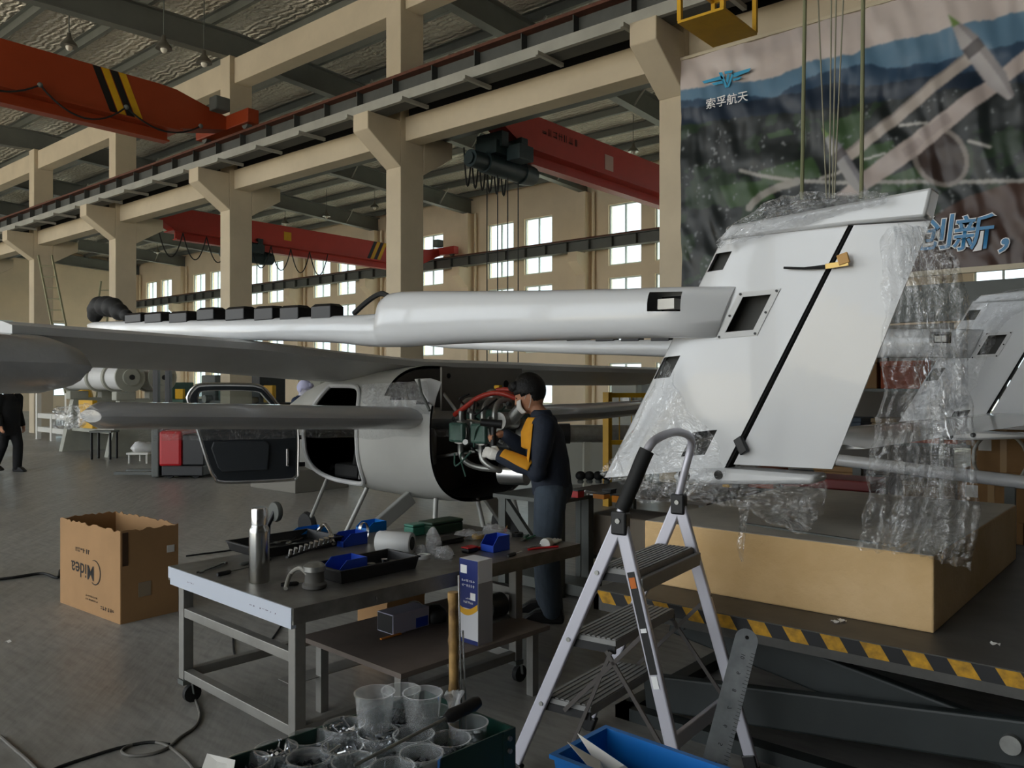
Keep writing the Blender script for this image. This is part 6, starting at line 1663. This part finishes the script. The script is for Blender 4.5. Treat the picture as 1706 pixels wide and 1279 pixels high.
# seated person far back in blue
JS = dict(head=(.08, 0, 1.2), tilt=.35, neck=(.02, 0, 1.05), chest=(-.02, 0, .88), pelvis=(-.06, 0, .56), hem=-.03,
          shL=(0, .18, 1.0), elL=(.1, .22, .75), wrL=(.32, .15, .78), hdL=(1, -.2, 0), upL=(0, 0, 1), shR=(0, -.18, 1.0), elR=(.1, -.22, .75), wrR=(.32, -.12, .78), hdR=(1, .2, 0), upR=(0, 0, 1),
          hipL=(-.04, .1, .53), knL=(.36, .12, .5), anL=(.36, .12, .09), hipR=(-.04, -.1, .53), knR=(.36, -.12, .5), anR=(.36, -.12, .09))
sp_ = at_d(499, 660, 13.0); sp_.z = 0
person('person in dark blue jacket sitting far back behind the cabin door', sp_ + Vector((0, 0, .35)), RGT, JS, dict(skin=mat('pale_hood', '#c7c3cf', .8), hair=mat('pale_cap', '#b9b9d6', .8), jacket=mat('blue_jacket', '#1a2740', .8), trousers=blk, shoe=M_black), vs=.018)
tag(MB().box(sp_.x - .6, sp_.x + .6, sp_.y - .5, sp_.y + .5, 0, .34).build('packing_crate', mat('grey_crate', '#77736a', .7), bevel=.01), 'grey crate under the feet of the person in blue', 'crate')
c_ = sp_ - RGT * .08
tag(MB().box(c_.x - .14, c_.x + .14, c_.y - .14, c_.y + .14, .34, .76).build('seat_box', mat('brown_seat_box', '#6b5a45', .7), bevel=.01), 'small box on the grey crate under the person in blue', 'box')
# ------------------------------------------------------------------ background equipment
M_mgrey = mat('machine_grey', '#9c9c90', .5, var=.08, vscale=3); M_wframe = mat('white_frame_paint', '#d2d0c8', .5)
K, ZR = 1.08, 1.78
mc = thing('roll_machine', 'grey machine carrying two big pale rollers behind the wrapped wing', 'machine', (-18.5 * K, 8.2 * K, 0))
for k, yy in enumerate((7.86 * K, 8.55 * K)):
    r = MB().lathe((-20.0 * K, yy, ZR), [(.1, 0), (.27 * K, .0), (.27 * K, 2.95 * K), (.1, 2.95 * K)], 28, 'X').build('roller', M_white_matt, mc, smooth=True)
    for x in (-19.9, -18.5, -17.7): MB().lathe((x * K, yy, ZR), [(.2 * K, 0), (.31 * K, 0), (.31 * K, .1), (.2 * K, .1)], 28, 'X').build('collar', M_mgrey, r, smooth=True)
    MB().lathe((-17.05 * K, yy, ZR), [(.05, 0), (.31 * K, 0), (.31 * K, .05), (.17 * K, .06), (.17 * K, .12), (.06, .12)], 28, 'X').build('end_flange', M_mgrey, r, smooth=True)
    MB().lathe((-17.05 * K + .12, yy, ZR), [(.055 * K, 0), (.055 * K, .02)], 14, 'X').build('bore', M_black, r)
for x in (-19.7, -17.4):
    MB().prism([(x * K, 7.5 * K, 0), (x * K, 8.95 * K, 0), (x * K, 8.75 * K, 1.3), (x * K, 7.75 * K, 1.3)], (.2, 0, 0)).build('side_frame', M_mgrey, mc)
    for yy in (7.86, 8.55): MB().box(x * K - .02, x * K + .22, yy * K - .22, yy * K + .22, 1.26, 1.46).build('bearing_block', M_mgrey, mc, bevel=.02)
MB().box(-19.5 * K, -17.5 * K, 7.7 * K, 8.7 * K, .5, .65).build('bed', M_mgrey, mc)
MB().box(-18.9 * K, -18.2 * K, 7.6 * K, 7.7 * K, .6, 1.25).build('yellow_panel', M_yellow, mc)
a, b_ = at_z(64, 731, 0), at_z(172, 746, 0)
wf = thing('white_rack', 'long low white steel rack behind the passer-by', 'rack', a)
dv = (b_ - a); L_ = dv.length; dv.normalize(); nv_ = Vector((-dv.y, dv.x, 0))
for q in range(5):
    for s in (0, 1):
        p = a.lerp(b_, q / 4) + nv_ * s * .8
        MB().box(p.x - .06, p.x + .06, p.y - .06, p.y + .06, 0, 1.35 if q == 0 else .75).build('post', M_wframe, wf)
for z in (.3, .7): MB().bar(a + Vector((0, 0, z)), b_ + Vector((0, 0, z)), .08, .14).bar(a + nv_ * .8 + Vector((0, 0, z)), b_ + nv_ * .8 + Vector((0, 0, z)), .08, .14).bar(a + Vector((0, 0, z)), a + nv_ * .8 + Vector((0, 0, z)), .08, .14).bar(b_ + Vector((0, 0, z)), b_ + nv_ * .8 + Vector((0, 0, z)), .08, .14).build('rail', M_wframe, wf)
p = at_z(96, 735, 0) + Vector((0, 0, .0))
ys_ = thing('yellow_reel', 'yellow plastic wrapped reel beside the roller machine', 'reel', p)
MB().lathe(p + FWD * 1.5, [(.25, 0), (.27, .05), (.27, .9), (.22, 1.3), (.1, 1.75)], 20).build('reel_cover', M_yellow, ys_, smooth=True)
MB().lathe(p + FWD * 1.5, [(.3, 0), (.3, .04)], 20).build('reel_base', M_dsteel, ys_)
# dark stool
p = at_z(170, 765, 0)
st = thing('work_stool', 'small dark stool on thin legs beyond the wrapped lower wing', 'stool', p)
for i, (dx, dy) in enumerate(((-.2, -.15), (.2, -.15), (-.2, .15), (.2, .15))):
    q = p + RGT * dx + FWD * (dy + .1); MB().box(q.x - .02, q.x + .02, q.y - .02, q.y + .02, 0, .58).build('leg', M_black, st)
c = p + FWD * .1; MB().obox(c + Vector((0, 0, .6)), RGT * .24, FWD * .19, (0, 0, .02)).build('seat', M_dsteel, st)
# flat cart with white bundle
p = at_z(228, 772, 0)
fc2 = thing('flat_cart', 'low flat cart with a white bundle near the red stacker', 'cart', p)
MB().obox(p + FWD * .3 + Vector((0, 0, .2)), RGT * .22, FWD * .3, (0, 0, .02)).build('deck', M_wframe, fc2)
for i in (-1, 1):
    for j in (0, 1): q = p + RGT * .18 * i + FWD * (.05 + .5 * j); MB().cyl(q, q + Vector((0, 0, .18)), .02, n=8).build('leg', M_wframe, fc2)
bd_ = MB().ball(p + FWD * .3 + Vector((0, 0, .3)), .22, .25, .12, 18, 10); bd_.v = [v + wobble(v, 9, .05) for v in bd_.v]
tag(bd_.build('cloth_bundle', M_white_matt, smooth='all'), 'white plastic bundle heaped on the low flat cart', 'bundle')
# red pallet stacker
p = at_z(290, 797, 0)
fk = thing('pallet_stacker', 'red and black electric pallet stacker behind the open cabin door', 'stacker', p)
def fkb(name, m, r0, r1, d0, d1, z0, z1, bv_=.02): return MB().obox(p + RGT * (r0 + r1) / 2 + FWD * (d0 + d1) / 2 + Vector((0, 0, (z0 + z1) / 2)), RGT * (r1 - r0) / 2, FWD * (d1 - d0) / 2, (0, 0, (z1 - z0) / 2)).build(name, m, fk, bevel=bv_)
fkb('chassis', M_black, -.22, .5, 0, .8, .04, .22); fkb('body', mat('forklift_red', '#b01f24', .35), -.28, .12, .02, .8, .2, .82, .05); fkb('battery_box', M_black, .12, .5, .05, .75, .22, .75); fkb('mast_panel', M_dsteel, -.42, -.29, .05, .7, .02, .85)
for d_ in (.12, .62): fkb('mast_post', M_black, -.42, -.33, d_, d_ + .1, .85, 1.95, .005)
fkb('mast_crossbar', M_black, -.42, -.33, .12, .72, 1.95, 2.02, .005)
for d_ in (.12, .56): fkb('fork', M_dsteel, -1.1, -.42, d_, d_ + .14, .05, .10, .005)
fkb('tiller', M_black, .45, .52, .35, .42, .75, 1.2, .01)
for r_, d_ in ((-.1, .1), (.35, .1), (-.1, .7), (.35, .7)):
    c = p + RGT * r_ + FWD * d_ + Vector((0, 0, .07)); MB().tube([c - FWD * .04, c + FWD * .04], .07, 14).build('wheel', M_rubber, fk, smooth=True)
# dark machines and benches along the far side, seen under the wings
rr = random.Random(21)
def machine(label, px, py_floor_d, w, d_, h, m1, m2):
    p = at_d(px, 640, py_floor_d); p.z = 0
    t = thing('machine_tool', label, 'machine', p)
    MB().obox(p + Vector((0, 0, h * .3)), (w / 2, 0, 0), (0, d_ / 2, 0), (0, 0, h * .3)).build('base', m1, t, bevel=.03)
    MB().obox(p + Vector((-w * .22, 0, h * .78)), (w * .22, 0, 0), (0, d_ * .4, 0), (0, 0, h * .22)).build('head', m1, t, bevel=.04)
    MB().obox(p + Vector((w * .2, -d_ * .3, h * .72)), (w * .14, 0, 0), (0, .06, 0), (0, 0, h * .12)).build('control_panel', m2, t, bevel=.02)
    MB().cyl(p + Vector((-w * .1, -d_ * .42, h * .62)), p + Vector((-w * .1, -d_ * .62, h * .62)), .12, n=16).build('spindle', M_engal, t, smooth=True)
    MB().obox(p + Vector((w * .1, -d_ * .5, h * .5)), (w * .3, 0, 0), (0, d_ * .15, 0), (0, 0, .05)).build('table', M_dsteel, t)
    return t
M_mgreen = mat('machine_green', '#3f5a50', .5, var=.1)
for lb, px, d_, w, dp, h, m1, m2 in (('dark green lathe far back left of the cabin door', 305, 34, 2.2, 1.2, 1.7, M_mgreen, M_yellow), ('dark machine far back seen over the door window', 380, 25, 1.8, 1.1, 1.9, M_dsteel, M_mgreen), ('black drilling machine far back right of the door', 455, 22, 1.5, 1.0, 1.9, M_engd, M_yellow),
                                     ('pale grey machine far back under the wing near the wall', 552, 30, 1.8, 1.2, 1.8, M_mgrey, M_dsteel), ('grey press at the wall behind the yellow rail', 1075, 24, 2.0, 1.2, 1.9, M_mgrey, M_dsteel), ('dark lathe behind the fuselage nose', 420, 33, 2.6, 1.2, 1.6, M_dsteel, M_mgrey)):
    machine(lb, px, d_, w, dp, h, m1, m2)
# yellow guard post with rail, black tube stock
p = at_d(1012, 700, 11.0); p.z = 0
yg = thing('guard_rail', 'yellow guard post with rail between the man and the near fin', 'guard rail', p)
MB().box(p.x - .045, p.x + .045, p.y - .045, p.y + .045, 0, 1.52).build('post', M_yellow, yg)
q = p + RGT * 1.6; MB().box(q.x - .045, q.x + .045, q.y - .045, q.y + .045, 0, 1.52).build('post', M_yellow, yg)
for z in (1.48, .85): MB().bar(p + Vector((0, 0, z)), q + Vector((0, 0, z)), .04, .06).build('rail', M_yellow, yg)
for k in range(9): c = p.lerp(q, (k + 1) / 10); MB().cyl(c + Vector((0, 0, .88)), c + Vector((0, 0, 1.46)), .008, n=6).build('bar', M_yellow, yg)
p = at_d(1000, 722, 12.2)
tb = thing('tube_stock', 'grey tube stock with black end caps on a stand behind the man', 'tube', Vector((p.x, p.y, 0)))
MB().cyl(p - RGT * .5, p + RGT * .9, .13, n=20).build('tube', M_engal, tb, smooth=True); MB().cyl(p - RGT * .62, p - RGT * .45, .15, n=20).build('end_cap', M_black, tb, smooth=True)
for s in (-.2, .6): MB().obox(p + RGT * s - Vector((0, 0, .5 * p.z + .06)), RGT * .05, FWD * .15, (0, 0, .5 * p.z - .06)).build('stand', M_mgrey, tb)
bq = at_d(990, 770, 13.4); bq.z = 0
tag(MB().obox(bq + Vector((0, 0, .42)), RGT * .75, FWD * .05, (0, 0, .42)).obox(bq + FWD * .3 + Vector((0, 0, .79)), RGT * .8, FWD * .3, (0, 0, .03)).build('grey_cabinet', mat('pale_grey_board', '#9a9a90', .6)), 'pale grey cabinet front with bright top edge behind the second bench', 'cabinet')

# second bench right of the man with loose parts -----------------------------------------
bx = thing('parts_bench', 'dark bench with orange boxes and small parts behind the man', 'bench', (-3.3, 5.85, 0))
MB().box(-3.95, -2.75, 5.4, 6.3, .755, .78).build('bench_top', mat('dark_board', '#4c463f', .6, var=.1), bx)
for x in (-3.9, -2.8):
    for y in (5.45, 6.25): MB().box(x - .025, x + .025, y - .025, y + .025, 0, .755).build('leg', M_dsteel, bx)
MB().box(-3.9, -2.8, 5.5, 6.2, .22, .25).build('shelf', M_dsteel, bx)
tag(MB().box(-3.85, -3.25, 5.5, 5.95, .25, .58).build('packing_block', mat('beige_block', '#9d9182', .8), bevel=.01), 'beige packing block on the lower shelf of the dark bench', 'block')
def bp2(px, py): return at_z(px, py, .78)
for i, (px, lb) in enumerate(((968, 'round black knob leftmost in the row on the dark bench'), (983, 'second round black knob in the row on the dark bench'), (998, 'third round black knob in the row on the dark bench'), (1012, 'rightmost round black knob in the row on the dark bench'))):
    p = bp2(px, 806) + FWD * .05; t = thing('rubber_knob', lb, 'knob', p, 'black knobs on the dark bench')
    MB().lathe(p, [(.025, 0), (.03, .02), (.02, .03)], 14).build('stem', M_dsteel, t, smooth=True); MB().ball(p + Vector((0, 0, .065)), .045, .045, .04).build('ball', M_rubber, t, smooth='all')
for i, (px, py, w, h, m, lb) in enumerate(((1002, 830, .10, .035, MATS['orange_plastic'], 'flat orange plastic box on the dark bench'), (1030, 836, .06, .05, MATS['orange_plastic'], 'small orange box at the front edge of the dark bench'), (962, 828, .07, .05, MATS['red_plastic'], 'small dark red box on the dark bench beside the man'), (1015, 822, .08, .03, M_black, 'flat black tool box behind the orange boxes'))):
    p = bp2(px, py); t = thing('parts_box', lb, 'box', p)
    MB().obox(p + Vector((0, 0, h / 2)), (w / 2, 0, 0), (0, .04, 0), (0, 0, h / 2)).build('box_body', m, t, bevel=.004); MB().obox(p + Vector((0, 0, h + .004)), (w / 2 + .002, 0, 0), (0, .042, 0), (0, 0, .004)).build('box_lid', M_black, t)
for i, (px, py, ang, lb) in enumerate(((980, 824, .2, 'bright steel wrench on the dark bench beside the flat orange box'), (975, 818, -.3, 'second bright wrench on the dark bench near the knobs'))):
    loose_p = bp2(px, py); t = thing('wrench', lb, 'wrench', loose_p)
    dv2 = Vector((math.cos(ang), math.sin(ang), 0)); MB().bar(loose_p + Vector((0, 0, .004)), loose_p + dv2 * .16 + Vector((0, 0, .004)), .014, .006).build('shank', M_chrome, t)
    for e in (0, .16): MB().lathe(loose_p + dv2 * e + Vector((0, 0, .0)), [(.007, 0), (.016, 0), (.016, .009), (.007, .009)], 12).build('ring', M_chrome, t)
# trestle under the engine
tr = thing('engine_trestle', 'dark steel trestle table standing under the engine', 'trestle', (-4.05, 5.2, 0))
MB().box(-4.4, -3.75, 4.95, 5.5, .72, .75).build('top', M_dsteel, tr)
for x in (-4.35, -3.8):
    MB().box(x - .035, x + .035, 5.0, 5.07, 0, .72).build('leg', M_dsteel, tr); MB().box(x - .035, x + .035, 5.38, 5.45, 0, .72).build('leg', M_dsteel, tr)
MB().bar((-4.35, 5.03, .7), (-3.8, 5.03, .12), .04, .07).build('brace', M_dsteel, tr); MB().bar((-4.35, 5.2, .06), (-3.6, 5.2, .06), .25, .08).build('foot', M_dsteel, tr)
tag(MB().tube(smooth_path([(-4.25, 4.9, .35), (-4.0, 4.87, .33), (-3.8, 4.85, .42), (-3.72, 4.86, .6), (-3.74, 4.93, .78)]), .022, 10).build('air_hose', M_rubber, smooth=True), 'black air hose curving under the engine beside the man', 'hose')

# right side behind the foam block ----------------------------------------------------------
struct(MB().box(-5.6, -2.3, YC + .2, YC + .26, 0, 2.35).build('partition_wall', mat('grey_partition', '#77736c', .6)), 'grey partition below the banner')
rk = thing('storage_rack', 'dark storage rack seen through the hanging film', 'rack', (-2.8, 9.3, 0))
for x in (-4.2, -1.5):
    for y in (9.0, 9.6): MB().box(x - .03, x + .03, y - .03, y + .03, 0, 2.0).build('upright', M_dsteel, rk)
for z in (.4, 1.0, 1.55, 1.97): MB().box(-4.2, -1.5, 9.0, 9.6, z, z + .03).build('shelf', M_dsteel, rk)
rr = random.Random(4); nb = 0
cols = [('#3d3a38', 'dark'), ('#8a6a45', 'brown'), ('#555049', 'grey'), ('#9c4a2a', 'rust'), ('#2f3b46', 'slate'), ('#6b5a41', 'tan')]
sh = ['lowest', 'second', 'third']
for zi, z in enumerate((.43, 1.03, 1.58)):
    x = -4.1; nb = 0
    while x < -1.8:
        w = rr.uniform(.25, .5); h = rr.uniform(.2, .34); cc, cn = rr.choice(cols)
        t = thing('stored_box', '%s box, %s from the left on the %s shelf of the dark rack' % (cn, ['first', 'second', 'third', 'fourth', 'fifth', 'sixth', 'seventh', 'eighth'][nb], sh[zi]), 'box', (x + w / 2, 9.3, z), 'boxes on the dark rack')
        MB().box(x, x + w, 9.08, 9.5, z, z + h * .8).build('box_body', mat('rack_' + cn, cc, .7), t, bevel=.01); MB().box(x - .006, x + w + .006, 9.07, 9.51, z + h * .8, z + h).build('box_lid', mat('rack_' + cn, cc, .7), t, bevel=.01)
        x += w + rr.uniform(.03, .12); nb += 1
# carton stack
M_cart = mat('old_carton', '#8d6a42', .8, var=.12, vscale=3)
for i, (x, y, z, w, h, lb) in enumerate(((-1.75, 8.1, 0, .55, .45, 'bottom left brown carton of the stack at the right edge'), (-1.15, 8.1, 0, .55, .45, 'bottom right brown carton of the stack at the right edge'), (-1.7, 8.1, .45, .52, .42, 'middle left brown carton of the stack at the right edge'), (-1.13, 8.1, .45, .52, .42, 'middle right brown carton of the stack at the right edge'), (-1.6, 8.12, .87, .5, .4, 'top left brown carton of the stack at the right edge'), (-1.05, 8.12, .87, .5, .4, 'top right brown carton of the stack at the right edge'))):
    t = thing('carton_box', lb, 'box', (x + w / 2, y, z), 'carton stack at the right')
    MB().box(x, x + w, y, y + .45, z, z + h).build('carton', M_cart, t, bevel=.006)
    MB().box(x + w * .45, x + w * .55, y - .002, y, z, z + h).build('packing_tape', mat('buff_tape', '#a5855a', .4), t)
    MB().box(x + .06, x + .16, y - .003, y, z + h * .45, z + h * .7).build('paper_label', M_paper, t)
# long white tube and red chest behind the foam
a, b_ = at_y(1395, 766, 6.3), at_y(1720, 805, 6.3)
lt = thing('white_tube', 'long white tube lying on trestles behind the foam block', 'tube', Vector((a.x, a.y, 0)))
MB().cyl(a, b_, .045, n=16).build('tube', M_white_gel, lt, smooth=True)
for p in (a.lerp(b_, .12), a.lerp(b_, .9)): MB().box(p.x - .03, p.x + .03, p.y - .03, p.y + .03, 0, p.z - .04).box(p.x - .03, p.x + .03, p.y - .2, p.y + .2, 0, .04).build('stand', M_dsteel, lt)
rx = thing('red_chest', 'dark red tool chest on the lift deck behind the foam block', 'chest', (-2.0, 5.75, LZ))
MB().box(-2.28, -1.7, 5.62, 5.95, LZ, LZ + .3).build('chest_body', mat('dark_red_paint', '#6d1f1c', .5), rx, bevel=.01); MB().box(-2.29, -1.69, 5.61, 5.96, LZ + .3, LZ + .37).build('chest_lid', MATS['dark_red_paint'], rx, bevel=.01)
# coiled hose hanging on the carton stack
c = Vector((-1.35, 8.0, 1.0)); pts = []
for q in range(60): a_ = q * .32; pts.append(c + Vector((.2 * math.cos(a_), -.02 - q * .0006, .22 * math.sin(a_))))
tag(MB().tube(pts, .012, 8).build('coiled_hose', mat('clear_hose', '#a9a89c', .3), smooth=True), 'pale coiled hose hanging before the carton stack', 'hose')
# leaning ladders far back by the fifth column
M_lg = mat('old_ladder', '#8f8c70', .6)
def far_ladder(lb, pA, pB, dd):
    t = thing('leaning_ladder', lb, 'ladder', Vector((pB.x, pB.y, 0)))
    s = RGT * .22
    for k in (-1, 1): MB().bar(pA + s * k, pB + s * k, .05, .05).build('rail', M_lg, t)
    for q in range(1, 16): c = pA.lerp(pB, q / 16); MB().cyl(c - s, c + s, .018, n=6).build('rung', M_lg, t)
B1 = at_d(135, 600, 25.3); B1.z = 0
far_ladder('long ladder leaning against the fifth column', at_d(75, 425, 26.6), B1, 24)
B2 = at_d(145, 600, 33); B2.z = 0
far_ladder('second ladder leaning towards the fourth column', at_d(178, 468, 32.0), B2, 30)
